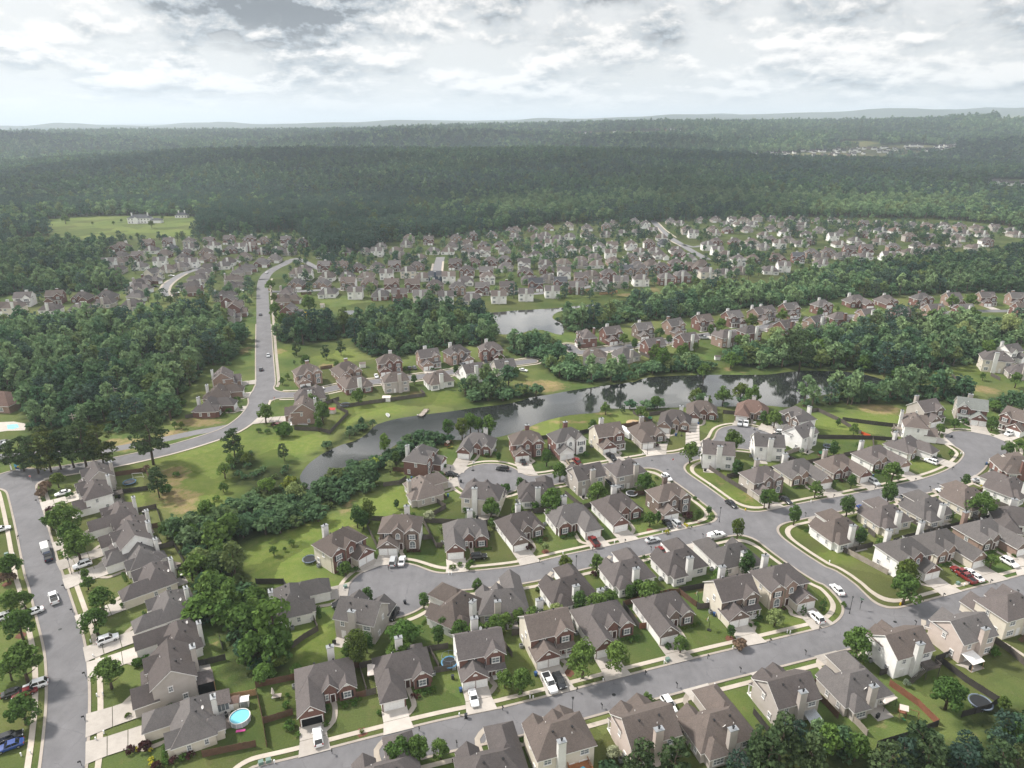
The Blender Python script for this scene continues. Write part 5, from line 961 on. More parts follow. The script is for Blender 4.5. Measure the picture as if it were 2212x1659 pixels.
YARD = """0,3: 870 195 230 o; 815 372 230 o; 748 52 115 o; 930 828 265 o; 190 745 330 o; 70 800 180 o; 180 1140 265 o; 158 400 255 o; 80 205 200 o; 200 195 160 o; 1115 1495 80 m; 1240 1470 100 m; 1178 1495 42 gold; 1300 1500 40 gold; 1305 1578 45 gold; 1308 1622 42 gold; 1078 235 70 k; 1190 735 90 k; 1255 715 90 k; 1465 1130 70 k; 1108 1205 55 k; 1350 1640 85 m; 1412 1612 72 k; 1500 1588 75 m; 1578 1560 72 k; 1640 1545 72 m; 60 10 120 b;
0,2: 490 818 125 o; 540 1150 250 o; 590 1285 200 o; 660 1385 255 o; 430 1170 150 o; 1352 850 140 n; 1275 440 265 n; 2010 500 150 n; 1935 745 115 o; 1990 650 95 o; 2085 615 85 o; 2130 640 100 o; 1925 885 80 o; 165 590 170 n; 285 590 190 n; 390 560 210 n; 480 545 200 n; 590 520 210 n; 700 515 240 n; 780 540 150 n; 860 535 205 n; 60 620 130 n; 1505 348 55 o; 1565 352 55 o; 385 885 105 b; 370 935 95 b; 435 1085 72 m; 730 1640 85 o; 850 1282 42 k; 880 1350 45 k; 600 955 60 k; 1260 725 70 b; 1520 775 60 k; 1430 900 90 k; 1870 985 60 k; 2080 200 32 o; 2045 125 55 k; 1600 160 60 k; 1975 228 55 k; 1780 1080 150 t; 1860 1110 160 h; 1430 1260 130 o; 1720 1500 170 l; 1830 1600 150 o; 1900 1440 170 o; 1990 1560 160 o; 1640 1580 130 t; 1560 1300 150 h; 1650 1240 160 h; 80 1570 190 o;
1,2: 75 245 142 o; 480 150 122 o; 880 95 132 o; 570 245 160 o; 540 345 80 p; 235 585 80 n; 1110 520 112 t; 1210 630 82 p; 1155 705 100 l; 1780 385 120 t; 1850 330 130 t; 1920 360 110 t; 2010 350 140 t; 1660 370 110 t; 1990 430 100 o; 2097 625 52 p; 1212 1030 56 p; 1350 1150 90 o; 1498 1145 92 w; 1820 1085 78 k; 2030 1065 168 o; 1855 1148 105 g; 2035 1195 76 o; 870 1140 130 p; 970 1090 140 p; 920 1160 120 p; 150 1435 78 o; 302 1362 58 o; 248 1425 36 o; 770 1585 130 o; 860 1600 60 k; 1830 1572 60 o; 1603 1255 58 l; 400 1110 72 y; 30 1190 80 y; 2150 900 85 k; 1600 795 72 p; 1640 705 40 k; 240 380 150 k; 100 405 50 k; 20 402 50 k; 150 345 38 m; 290 870 150 y; 330 930 150 l; 1040 680 90 y; 90 860 140 h; 1700 1580 60 k; 1760 1555 50 k; 1860 1535 50 k; 1995 610 45 k; 2060 600 40 k;
2,2: 700 368 98 p; 300 620 110 p; 415 755 148 o; 68 860 78 p; 345 1000 228 o; 745 925 178 o; 1150 845 168 o; 1220 925 130 o; 1545 585 158 o; 1910 485 190 o; 1950 715 110 p; 2080 755 78 p; 1195 1155 118 o; 1262 1145 70 p; 1605 1125 76 p; 1702 1085 60 p; 1955 1245 122 p; 458 1555 145 o; 735 1535 130 o; 285 1405 72 l; 2030 1530 158 p; 1800 1645 150 o; 50 1085 120 o; 1120 245 110 o; 2190 985 110 p; 1140 1492 32 o; 2180 275 80 p; 640 605 60 k; 1520 1135 80 m; 1500 1220 40 gold; 290 1335 42 m; 240 1355 48 k; 150 1405 62 m; 980 915 34 k; 1055 905 34 k; 1250 808 30 k; 1782 738 38 k; 1347 482 38 k; 1255 525 34 m; 1340 1278 42 gold; 440 1320 40 k; 495 1298 40 k; 535 1290 40 k; 1700 1150 42 k; 180 1045 90 k; 810 205 90 o; 1240 150 110 o; 1600 95 130 o; 1690 150 90 o; 1830 95 140 o; 1980 70 140 o; 2080 100 160 o; 1580 985 40 k; 2060 915 28 m; 2095 945 28 m; 2130 970 28 m; 700 1640 60 m; 960 215 40 n;
3,2: 60 300 130 o; 610 322 48 p; 745 392 86 o; 575 552 94 p; 785 532 68 o; 1090 745 165 o; 728 830 92 p; 415 905 124 o; 20 985 150 o; 235 1125 118 p; 1050 945 142 p; 695 1035 142 p; 1715 830 78 p; 1585 592 58 o; 1490 380 92 o; 1620 335 80 o; 1945 338 102 o; 2075 555 106 o; 2180 520 90 o; 1850 1055 215 o; 1580 1125 70 p; 1172 1355 82 l; 805 1310 112 p; 975 1395 138 o; 1935 1525 120 o; 1200 1640 225 o; 122 532 50 m; 172 545 26 k; 295 575 45 g; 945 752 40 k; 985 750 34 k; 250 890 34 k; 290 885 34 k; 640 832 34 m; 570 865 36 c; 1290 640 40 k; 1480 620 40 k; 1850 878 26 gold; 1720 1610 55 m; 1745 1515 40 k; 1785 1495 40 k; 2150 1405 60 k; 2200 1390 50 k; 2125 1480 40 k; 1430 240 20 k; 1965 175 110 h; 1700 320 60 k;
3,3: 780 572 268 o; 1575 995 285 o; 1948 640 95 k; 1200 95 262 o; 480 240 56 c; 310 285 46 c; 70 345 150 l; 655 242 48 o; 2040 1095 120 o; 250 200 40 k; 1200 920 60 g; 1850 755 60 k;
2,3: 615 725 285 o; 910 665 240 o; 85 905 205 o; 1460 585 148 o; 1895 465 88 p; 580 225 140 p; 745 235 230 o; 850 200 150 o; 60 330 130 o; 200 365 240 o; 390 310 160 l; 1020 130 98 p; 1185 130 230 o; 1090 90 130 o; 1170 1070 122 o; 1980 585 112 b; 1770 45 130 o; 1035 555 46 k; 1075 545 44 k; 1095 520 40 k; 1350 600 60 k; 1570 420 38 k; 1610 410 40 k; 2055 420 40 k; 2110 410 46 k; 2140 360 60 k; 235 115 60 k; 1020 1640 80 o; 880 1530 120 w; 1140 1460 120 t; 1470 1410 80 w; 1400 1450 140 o;
1,3: 1240 1520 260 o; 1390 1500 230 o; 1592 1490 172 o; 955 175 128 p; 1448 200 108 p; 1910 80 98 p; 870 610 230 p; 800 640 160 o; 950 560 140 p; 1280 480 270 h; 1250 600 230 h; 1570 500 130 p; 1620 400 100 p; 1760 470 190 o; 1900 490 190 o; 2060 410 170 o; 2160 380 150 o; 2150 880 160 o; 290 1285 92 k; 360 1365 50 k; 605 1270 60 k; 600 1150 80 k; 775 1120 50 k; 850 1105 50 k; 912 1335 42 k; 1068 1172 50 k; 1455 1015 40 k; 1500 1000 40 k; 1540 992 44 k; 1355 1035 46 m; 1400 1040 44 m; 275 1110 80 k; 260 1030 50 k; 890 740 60 y; 640 790 70 h; 740 770 70 h; 350 800 120 h; 200 700 170 h; 60 560 200 h; 60 820 190 h;
1,1: 155 910 68 o; 165 1010 110 o; 170 1055 30 n; 430 1460 94 o; 600 1375 68 n; 730 1340 70 n; 345 1340 74 n; 335 1405 30 o; 330 1470 20 n; 270 1590 48 o; 225 1630 56 o; 695 1490 70 o; 1725 1530 56 p; 1365 1610 62 p; 1955 1580 66 p; 1325 1560 18 n; 1525 1530 36 k; 1290 1520 40 k; 2110 1425 60 o; 125 800 90 o; 450 960 125 o; 360 1100 90 o; 240 1110 120 o; 990 830 80 l; 2050 1630 90 o; 1850 1590 60 o; 1390 880 50 p; 1525 898 20 n;
2,1: 1300 1420 130 t; 1355 1480 110 l; 1555 1460 110 l; 1480 1370 140 o; 1240 1390 130 o; 1060 1300 68 p; 1360 1265 62 p; 1590 1330 62 p; 970 1270 90 o; 1280 1210 90 o; 1720 1190 64 p; 1810 1145 110 o; 2070 1110 110 o; 35 1555 70 p; 700 1310 40 k; 1660 1540 120 o; 1900 1440 150 h; 580 1320 30 n; 780 1090 110 l; 1960 1280 100 o;
3,1: 130 1060 100 o; 605 1010 36 o; 285 1110 50 o; 450 1045 60 p; 1290 980 36 n; 1590 945 100 o; 1760 940 110 o; 1430 1045 80 o; 1770 1050 120 o; 970 1060 110 l; 850 1080 40 n; 1680 1220 190 l; 2080 1150 200 l; 1900 1340 150 o; 1040 1440 110 o; 1130 1560 120 o; 50 1230 120 l; 210 1200 40 n; 520 1110 60 o; 1860 1590 60 o; 430 1340 120 t; 300 1340 200 n; 150 1330 150 n; 640 1400 150 o; 830 1470 120 o; 2150 1620 110 o"""
NEAR_W = []
for line in YARD.split('\n'):
    hd, body = line.split(':'); c, r = map(int, hd.split(','))
    for it in body.split(';'):
        it = it.split()
        if not it: continue
        u, v, pw, kind = float(it[0]), float(it[1]), float(it[2]), it[3]; fx, fy = F(c, r, u, v)
        Hf = {'p': .82, 'n': .95, 't': .95, 'c': 1.2, 'k': .4, 'm': .4, 'b': .4, 'gold': .4, 'w': .45, 'h': .5}.get(kind, .62); w = 4.0
        for _ in range(4):
            x, y = ground(fx, fy, min(w * Hf, 30)); w = pw / 4.0 * depth(x, y, w * Hf) / FPX * 1.14
        NEAR_W.append((x, y, w, kind))
NEAR_W.sort(key=lambda q: depth(q[0], q[1], 2) / q[2])
for x, y, w, kind in NEAR_W: plant(x, y, w, kind)
print('yard trees', len(NEAR_W))

# woods: jittered stems inside the outlines
def stems(P, sp, jit=.75, seed=1):
    r = np.random.default_rng(seed); P = np.array(P); x0, y0 = P.min(0); x1, y1 = P.max(0)
    gx, gy = np.meshgrid(np.arange(x0, x1, sp), np.arange(y0, y1, sp)); gx = gx + (np.arange(gx.shape[0]) % 2)[:, None] * sp / 2
    q = np.stack([gx.ravel(), gy.ravel()], 1); q = q + r.uniform(-.5, .5, q.shape) * sp * jit
    return q[inpoly(P, q[:, 0], q[:, 1])]
def keep_clear(q, hd=8.5, rd=2.5, water=True):
    ok = np.ones(len(q), bool)
    for h in HOUSES: ok &= np.hypot(q[:, 0] - h['xy'][0], q[:, 1] - h['xy'][1]) > hd * h['s']
    ok &= sd(q[:, 0], q[:, 1]) > rd
    if water:
        for L in (LAKE_Q, POND_Q): ok &= ~inpoly(L, q[:, 0], q[:, 1])
    return ok
WOOD_KIND = {'creek head woods': (5.6, 8.0, 'hooht'), 'meadow scrub': (5.0, 2.9, 'hkko'), 'bank bushes': (4.0, 4.6, 'ho'), 'south bank': (5.0, 6.0, 'hot'), 'creek thicket': (5.0, 7.2, 'hhoh'), 'creek woods': (5.6, 8.4, 'hoot'), 'cove woods': (6.0, 8.8, 'ohto'), 'cove woods b': (6.0, 8.4, 'ohto'), 'right strip': (6.0, 5.5, 'oh'), 'lowest woods': (4.4, 5.6, 'tnto')}
MID = []                                             # (x, y, w, kind) for the instanced woods
for i, (nm, P) in enumerate(WOODS_P.items()):
    sp, w0, kinds = WOOD_KIND.get(nm, (6.6, 8.6, 'ottotnth'))
    q = stems(P, sp, .85, i + 3); kk = CAM_H / (CAM_H - w0 * (.25 if nm in ('south bank', 'bank bushes', 'inlet woods', 'meadow scrub', 'creek thicket', 'cove woods b') else .75))
    q = q[inpoly(P, q[:, 0] * kk, q[:, 1] * kk)]   # the outlines follow the crowns, so the stems stand a crown's height nearer
    q = q[keep_clear(q, 8.5 if nm not in ('lowest woods',) else 7.5)]
    for x, y in q:
        nz = mnoise.noise(Vector((x * .02, y * .02, i)))
        k = kinds[int((nz + .8) / 1.6 * len(kinds) * .999) % len(kinds)] if random.random() < .6 else random.choice(kinds)
        MID.append((float(x), float(y), w0 * random.uniform(.72, 1.2), k, nm))
UNDER = []
for i, (nm, P) in enumerate(WOODS_P.items()):
    if nm == 'meadow scrub': continue
    q = stems(P, 4.6, 1.0, i + 50); kk = CAM_H / (CAM_H - 2.2); q = q[inpoly(P, q[:, 0] * kk, q[:, 1] * kk)]; q = q[keep_clear(q, 9.0, 2.5)]
    UNDER += [(float(x), float(y), random.uniform(3.2, 5.6), random.choice('khk'), nm) for x, y in q]
MID.sort(key=lambda m: depth(m[0], m[1], 3) / m[2])
N_IND = max(0, 300 - sum(1 for q in NEAR_W if q[3] not in CATN))
def in_view(x, y, z=3):
    fx, fy = pix(x, y, z); return -60 < fx < 2272 and fy < 1720
k = 0; rest = []
for m in MID:
    if k < N_IND and in_view(m[0], m[1], 6):
        plant(m[0], m[1], m[2], m[3], n=700, group='trees of the ' + m[4].replace(' b', '')); THINGS[-1][0]['_wood'] = m[4]; k += 1
    else: rest.append(m)
print('single trees', len(NEAR_W) + k, 'mid forest', len(rest))

rest += UNDER
# trees between the far houses
q = stems(gpts("F: -40,650 60,645 200,560 230,520 500,505 640,500 860,520 1000,510 1200,490 1400,480 1700,470 2212,495 2212,520 1900,560 1700,590 1500,625 1250,650 1050,645 800,640 600,640 560,700 540,690 430,660"), 9.0, 1.0, 77)
q = q[keep_clear(q, 9.5)]
fr = np.min([seg_dist(np.array(catmull(gpts(s), 8)), q[:, 0], q[:, 1]) - hw for s, hw in FAR_ST.values()], axis=0)
q = q[fr > 3.5]
nz = np.array([mnoise.noise(Vector((x * .012, y * .012, 5))) for x, y in q]); keep = (nz > .10) | (rng.random(len(q)) < .24); q = q[keep]
for x, y in q: rest.append((x, y, random.uniform(4.0, 7.4), random.choice('oonnt'), 'far'))

# forest as instances of a few crowns (nobody could count these)
def kinds_collection(name, specs):
    co = bpy.data.collections.new(name)
    for i, (kind, n, leaf, mat, seed) in enumerate(specs):
        r = np.random.default_rng(seed); P, nor, H = crown_pts(kind, r, n); core = trunk_mb(kind, H, r)
        me = leaf_mesh('woodland_tree', P, nor, r.uniform(.6, 1.25, n) * leaf, [mat, BARK], r, core)
        o = bpy.data.objects.new('%02d_woodland_tree' % i, me); co.objects.link(o)
    return co
def scatter(name, P, S, idx, coll, label):
    me = bpy.data.meshes.new(name); me.vertices.add(len(P)); me.vertices.foreach_set('co', np.asarray(P, np.float32).ravel())
    for nm, typ, dat in (('size', 'FLOAT_VECTOR', S), ('turn', 'FLOAT', rng.uniform(0, 6.28, len(P))), ('pick', 'INT', idx)):
        a = me.attributes.new(nm, typ, 'POINT'); a.data.foreach_set('vector' if typ == 'FLOAT_VECTOR' else 'value', np.asarray(dat, np.int32 if typ == 'INT' else np.float32).ravel())
    o = bpy.data.objects.new(name, me); COL.objects.link(o)
    ng = bpy.data.node_groups.new(name, 'GeometryNodeTree'); ng.interface.new_socket('Geometry', in_out='INPUT', socket_type='NodeSocketGeometry'); ng.interface.new_socket('Geometry', in_out='OUTPUT', socket_type='NodeSocketGeometry')
    N = ng.nodes; gi, go = N.new('NodeGroupInput'), N.new('NodeGroupOutput'); iop = N.new('GeometryNodeInstanceOnPoints'); ci = N.new('GeometryNodeCollectionInfo')
    ci.inputs['Collection'].default_value = coll; ci.inputs['Separate Children'].default_value = True; ci.inputs['Reset Children'].default_value = True
    def attr(nm, typ): n = N.new('GeometryNodeInputNamedAttribute'); n.data_type = typ; n.inputs['Name'].default_value = nm; return n.outputs['Attribute']
    cx = N.new('ShaderNodeCombineXYZ'); L = ng.links
    L.new(attr('turn', 'FLOAT'), cx.inputs[2]); er = N.new('FunctionNodeEulerToRotation'); L.new(cx.outputs[0], er.inputs[0])
    L.new(gi.outputs[0], iop.inputs['Points']); L.new(ci.outputs[0], iop.inputs['Instance']); iop.inputs['Pick Instance'].default_value = True
    L.new(attr('pick', 'INT'), iop.inputs['Instance Index']); L.new(er.outputs[0], iop.inputs['Rotation']); L.new(attr('size', 'FLOAT_VECTOR'), iop.inputs['Scale']); L.new(iop.outputs[0], go.inputs[0])
    mod = o.modifiers.new('scatter', 'NODES'); mod.node_group = ng
    o['kind'] = 'stuff'; o['label'] = label; o['category'] = 'forest'; return o
MIDC = kinds_collection('woodland kinds', [('o', 420, .15, FOREST[0], 1), ('o', 420, .15, FOREST[0], 2), ('t', 420, .15, FOREST[0], 3), ('t', 420, .15, FOREST[2], 4), ('n', 380, .14, FOREST[1], 5), ('n', 380, .14, FOREST[1], 6), ('h', 420, .16, FOREST[0], 7), ('k', 160, .2, FOREST[0], 8), ('o', 420, .15, FOREST[2], 9)])
PICK = {'o': (0, 1, 1, 8), 't': (2, 3, 3), 'n': (4, 5), 'h': (6,), 'k': (7,)}
scatter('forest', [(m[0], m[1], 0) for m in rest], [(m[2], m[2], m[2] * random.uniform(.8, 1.05)) for m in rest], [random.choice(PICK[m[3]]) for m in rest], MIDC, 'green woods and garden trees spreading between and behind the houses')
def far_points(y0, y1, sp, seed):
    r = np.random.default_rng(seed); out = []
    ys = np.arange(y0, y1, sp)
    for y in ys:
        xs = np.arange(-.80 * y - 30, .80 * y + 30, sp); q = np.stack([xs, np.full_like(xs, y)], 1) + r.uniform(-.5, .5, (len(xs), 2)) * sp * .9; out.append(q)
    q = np.concatenate(out); q = q[q[:, 1] > far_line(q[:, 0], q[:, 1]) + 4]
    for P in CLEAR_P: q = q[~inpoly(P, q[:, 0], q[:, 1])]
    return q
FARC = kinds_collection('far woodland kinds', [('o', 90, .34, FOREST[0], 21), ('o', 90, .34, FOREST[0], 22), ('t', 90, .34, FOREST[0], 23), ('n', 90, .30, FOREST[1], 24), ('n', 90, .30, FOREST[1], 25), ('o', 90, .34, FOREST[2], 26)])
def forest_band(y0, y1, sp, w, seed, coll, kinds):
    q = far_points(y0, y1, sp, seed); r = np.random.default_rng(seed + 9); z = terrain(q[:, 0], q[:, 1])
    s = w * r.uniform(.75, 1.3, len(q)); S = np.stack([s, s, s * r.uniform(.8, 1.1, len(q))], 1)
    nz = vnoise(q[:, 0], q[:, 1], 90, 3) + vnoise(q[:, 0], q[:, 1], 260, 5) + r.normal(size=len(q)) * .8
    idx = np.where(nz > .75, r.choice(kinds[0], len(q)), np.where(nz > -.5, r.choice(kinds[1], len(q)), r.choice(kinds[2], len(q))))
    print('band', y0, y1, len(q)); return np.column_stack([q, z - .3]), S, idx
A = forest_band(600, 1250, 8.2, 10.2, 31, None, ((3, 8, 3), (0, 1, 2), (4, 5)))
scatter('forest', *A, MIDC, 'dark woodland rising behind the far houses')
B = [forest_band(1250, 2600, 10.0, 12.6, 32, None, ((5, 2), (0, 1, 2), (3, 4))), forest_band(2600, 5600, 17.0, 22, 33, None, ((5, 2, 5), (5, 5, 0, 2), (0, 1, 3)))]  # more pale crowns on the second ridge stand in for sunlight there
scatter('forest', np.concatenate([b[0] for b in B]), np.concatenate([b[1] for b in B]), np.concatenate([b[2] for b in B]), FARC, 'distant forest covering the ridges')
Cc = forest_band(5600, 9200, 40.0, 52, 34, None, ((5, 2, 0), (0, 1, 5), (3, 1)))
Cc[1][:, 2] *= .55
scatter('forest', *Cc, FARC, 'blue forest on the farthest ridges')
# ------------------------------------------------------------------ vehicles
PAINT = {}
def paint(nm, c, rough=0.25):
    if nm not in PAINT:
        m, t, b = new_mat(nm + '_paint', rough, 0.5); b.inputs['Coat Weight'].default_value = 0.5; b.inputs['Base Color'].default_value = c + (1,); PAINT[nm] = m
    return PAINT[nm]
CARC = {'white': (.78, .78, .78), 'black': (.012, .012, .014), 'silver': (.42, .43, .44), 'red': (.17, .016, .016), 'maroon': (.13, .012, .018), 'blue': (.02, .05, .20), 'grey': (.10, .105, .11), 'tan': (.28, .23, .17), 'dark blue': (.012, .02, .05)}
CGLASS = plain('car_glass', (.012, .014, .016), .08, .7); TYRE = plain('tyre', (.012, .012, .012), .8, .2); RIM = plain('wheel_rim', (.45, .45, .46), .3, .5, .7)
LAMP = plain('headlight_lens', (.62, .64, .66), .15, .6); TAIL = plain('taillight_lens', (.30, .012, .010), .2, .5)
def loft(mb, ST_, m=0):
    rings = []
    for pr in ST_:
        k = len(mb.v); rings.append((k, len(pr))); mb.v += [tuple(p) for p in pr]
    for (a, n), (b, _) in zip(rings, rings[1:]):
        for j in range(n): mb.f.append((a + j, a + (j + 1) % n, b + (j + 1) % n, b + j)); mb.mi.append(m)
    a, n = rings[0]; mb.f.append(tuple(a + j for j in reversed(range(n)))); mb.mi.append(m); a, n = rings[-1]; mb.f.append(tuple(a + j for j in range(n))); mb.mi.append(m)
def ring(y, w, zb, zt):                              # body cross-section, front is -y
    return [(-w * .90, y, zb), (w * .90, y, zb), (w, y, zb + (zt - zb) * .35), (w * .97, y, zb + (zt - zb) * .8), (w * .86, y, zt), (-w * .86, y, zt), (-w * .97, y, zb + (zt - zb) * .8), (-w, y, zb + (zt - zb) * .35)]
CAR = {'sedan': dict(L=4.8, W=1.84, belt=.92, roof=1.46, hood=.78, cab=(-.95, -.30, 1.05, 1.75), trunk=.98), 'suv': dict(L=4.75, W=1.92, belt=1.08, roof=1.76, hood=1.0, cab=(-1.1, -.45, 1.75, 2.28), trunk=1.08),
       'pickup': dict(L=5.8, W=2.0, belt=1.15, roof=1.88, hood=1.1, cab=(-1.3, -.65, .55, .85), trunk=1.15), 'minivan': dict(L=5.0, W=1.96, belt=1.02, roof=1.76, hood=.92, cab=(-1.6, -.7, 1.9, 2.38), trunk=1.02)}
CT = {}
def car_parts(kind):
    if kind in CT: return CT[kind]
    d = CAR[kind]; L, W_, b, rf = d['L'], d['W'] / 2, d['belt'], d['roof']; y0, y1, y2, y3 = d['cab']; out = []
    bd = MB(); loft(bd, [ring(-L / 2, W_ * .80, .38, d['hood'] - .18), ring(-L / 2 + .18, W_ * .93, .27, d['hood'] - .06), ring(-L / 2 + .9, W_, .24, d['hood'] + .02), ring(y0 - .1, W_, .24, b), ring(0, W_, .24, b + .02), ring(y3, W_, .24, d['trunk']), ring(L / 2 - .15, W_ * .95, .28, d['trunk'] - .04), ring(L / 2, W_ * .84, .40, d['trunk'] - .18)])
    rw = W_ * .74                                     # roof plate and pillars belong to the body
    bd.box(-rw, rw, y1 + .02, y2 - .02, rf - .05, rf + .01); 
    for sx in (-1, 1):
        for ya, yb in ((y0, y1), (y3, y2)): bd.obox((sx * (W_ * .86 + rw) / 2, (ya + yb) / 2, (b + rf) / 2), (.035, 0, 0), (0, .05, 0), Vector((sx * (rw - W_ * .86) / 2, (yb - ya) / 2, (rf - b) / 2)))
        ym = (y1 + y2) / 2; bd.obox((sx * (W_ * .86 + rw) / 2 + sx * .012, ym, (b + rf) / 2), (.03, 0, 0), (0, .06, 0), Vector((sx * (rw - W_ * .86) / 2, 0, (rf - b) / 2)))
        bd.box(sx * W_ - (.16 if sx < 0 else -.01), sx * W_ + (.16 if sx > 0 else -.01), y0 + .25, y0 + .40, b - .02, b + .14)
    if kind == 'pickup':
        bd.box(-W_ * .8, W_ * .8, y3 + .12, L / 2 - .14, b + .004, b + .01, 1)
        for sx in (-1, 1): bd.box(sx * W_ * .93 - .07, sx * W_ * .93 + .07, y3 + .08, L / 2 - .05, b, b + .14)
        bd.box(-W_ * .9, W_ * .9, L / 2 - .12, L / 2 - .03, b - .02, b + .13)
    out.append(('body', bd.me('body', [CGLASS, BLACK]), 'paint'))
    gl = MB(); cabs = [(y0, W_ * .86, b - .02), (y1, rw, rf - .02), (y2, rw, rf - .02), (y3, W_ * .86, b - .02)]
    Pl = [(-w, y, z) for y, w, z in cabs]; Pr = [(w, y, z) for y, w, z in cabs]
    gl.poly(Pl[::-1]); gl.poly(Pr)
    for i in range(3): gl.poly([Pl[i], Pl[i + 1], Pr[i + 1], Pr[i]])
    out.append(('windows', gl.me('windows', [CGLASS]), None))
    for sx in (-1, 1):
        for yy in (-L / 2 + .92, L / 2 - 1.0):
            w = MB(); r = .35 if kind in ('suv', 'pickup') else .32; x = sx * (W_ - .10); w.tube([(x - .12, yy, r), (x + .12, yy, r)], r, 14); w.tube([(x + sx * .121 - .005, yy, r), (x + sx * .121 + .005, yy, r)], r * .6, 10, 1)
            out.append(('wheel', w.me('wheel', [TYRE, RIM]), None))
        h = MB(); h.obox((sx * W_ * .68, -L / 2 + .10, d['hood'] - .19), (.20, 0, 0), (0, .08, 0), (0, .02, .08)); out.append(('headlight', h.me('headlight', [LAMP]), None))
        h = MB(); h.obox((sx * W_ * .76, L / 2 - .06, d['trunk'] - .20), (.14, 0, 0), (0, .06, 0), (0, 0, .10 if kind == 'sedan' else .18)); out.append(('taillight', h.me('taillight', [TAIL]), None))
    CT[kind] = out; return out
CARS = """0,3: 462 185 pickup white s; 282 308 sedan white d; 65 342 suv white d; 930 545 suv white d; 307 942 suv white d; 120 1002 sedan black d; 212 1005 sedan maroon d; 80 1395 suv black d; 85 1465 sedan blue d
0,2: 542 940 sedan white d; 712 1560 suv white d; 412 1485 pickup dark_blue s; 12 1252 sedan white d; 30 505 sedan grey 20; 42 530 suv silver 20; 25 548 sedan black 20
1,3: 750 272 sedan silver d; 735 240 suv black d; 535 1390 suv white d; 1880 1050 sedan white d; 1185 330 suv black d
2,3: 325 925 pickup white d; 410 905 suv black d; 1355 1110 suv white d
3,3: 600 112 sedan white s; 415 355 suv white d; 1712 8 pickup red d; 1790 2 sedan white d
1,2: 205 360 suv maroon 80; 545 38 sedan white s; 430 26 sedan black s; 1690 778 sedan black 80; 2130 730 suv black s; 1183 1530 minivan silver d; 1260 1525 sedan white d; 1925 1490 suv black 100
2,2: 95 668 sedan black d; 512 692 pickup tan d; 555 665 suv red d; 860 632 pickup black d; 1972 335 pickup silver d; 2022 340 pickup white d; 1338 805 suv white s; 1895 1030 sedan black s; 1345 1205 sedan black d; 1412 1198 suv silver d; 1765 1305 pickup white s; 1215 1342 sedan silver s; 705 1358 pickup red d; 1298 1445 sedan red 25; 1345 1412 sedan white 25; 850 840 suv dark_blue d
3,2: 155 1000 sedan black d; 915 845 suv silver d; 1410 668 suv white d; 1400 628 suv black d; 2085 428 suv white d; 2062 658 pickup black 95; 1830 838 sedan silver 70; 1512 928 sedan white d; 1200 1000 suv grey d; 825 1078 sedan blue d; 2085 1540 suv white d; 105 448 pickup black 80; 112 418 suv white 80; 1670 1630 pickup red d; 1755 1635 sedan white d
1,1: 36 1055 sedan grey s; 105 1408 sedan silver s; 42 1528 sedan black s; 92 694 sedan white s; 1040 1588 sedan white d; 1325 1518 sedan black d; 1368 1515 sedan grey d; 1785 1488 suv silver d; 1985 1466 sedan black d; 545 572 sedan white 90
2,1: 95 1538 sedan white 70; 480 1328 sedan black 10; 492 1348 suv black 10; 1660 1260 pickup silver 85; 1648 1243 sedan black 85; 2195 1115 sedan white d
3,1: 240 1088 sedan white 95; 290 612 sedan white 90
0,1: 1482 722 sedan white 95; 1345 814 sedan black 95; 1540 816 sedan black 95; 1525 888 sedan red 90; 1525 866 sedan white 90; 2085 850 sedan white 90"""
def near_house(x, y, pool=None):
    return min(pool or NEAR, key=lambda h: math.hypot(x - h['xy'][0], y - h['xy'][1]))
for line in CARS.split('\n'):
    hd, body = line.split(':'); c, r = map(int, hd.split(','))
    for it in body.split(';'):
        u, v, kind, colr, mode = it.split(); colr = colr.replace('_', ' '); x, y = ground(*F(c, r, float(u), float(v)), .8)
        hs = near_house(x, y, [h for h in HOUSES if h['lod'] < 2] or HOUSES)
        if mode == 's':
            d, n, q, tg = nearest_street(x, y); rz = math.atan2(tg[0], -tg[1]) + (math.pi if random.random() < .5 else 0); where = f'on the roadway near the {hs["short"]}'; z = .05
        elif mode == 'd':
            rz = hs['rz'] + random.choice([0, math.pi]) + random.uniform(-.04, .04); where = f'at the {hs["short"]}'; z = .17
            # keep it on that drive, clear of the garage
        else: rz = R(float(mode)); where = f'near the {hs["short"]}'; z = .17
        o = empty({'sedan': 'parked_car', 'suv': 'parked_suv'}.get(kind, kind), (x, y, z), rz)
        for nm, me, pm in car_parts(kind): link(nm, me, [paint(colr, CARC[colr])] if pm else None, o)
        if kind == 'pickup' and (round(x), colr) and u == '1765':
            cp = MB(); loft(cp, [[(-.9, 1.0, 1.16), (.9, 1.0, 1.16), (.72, 1.1, 1.86), (-.72, 1.1, 1.86)], [(-.9, 2.8, 1.16), (.9, 2.8, 1.16), (.72, 2.65, 1.80), (-.72, 2.65, 1.80)]]); link('bed_cap', cp.me('bed_cap', [paint('white', CARC['white'])]), None, o)
        tag(o, f'{colr} {"suv" if kind == "suv" else kind} {"parked " if mode != "s" else ""}{where}', {'sedan': 'car', 'suv': 'car', 'pickup': 'pickup truck', 'minivan': 'minivan'}[kind], 'vehicles of the neighbourhood', at=(x, y, 1))
def at(c, r, u, v, z=0.0): return ground(*F(c, r, u, v), z)
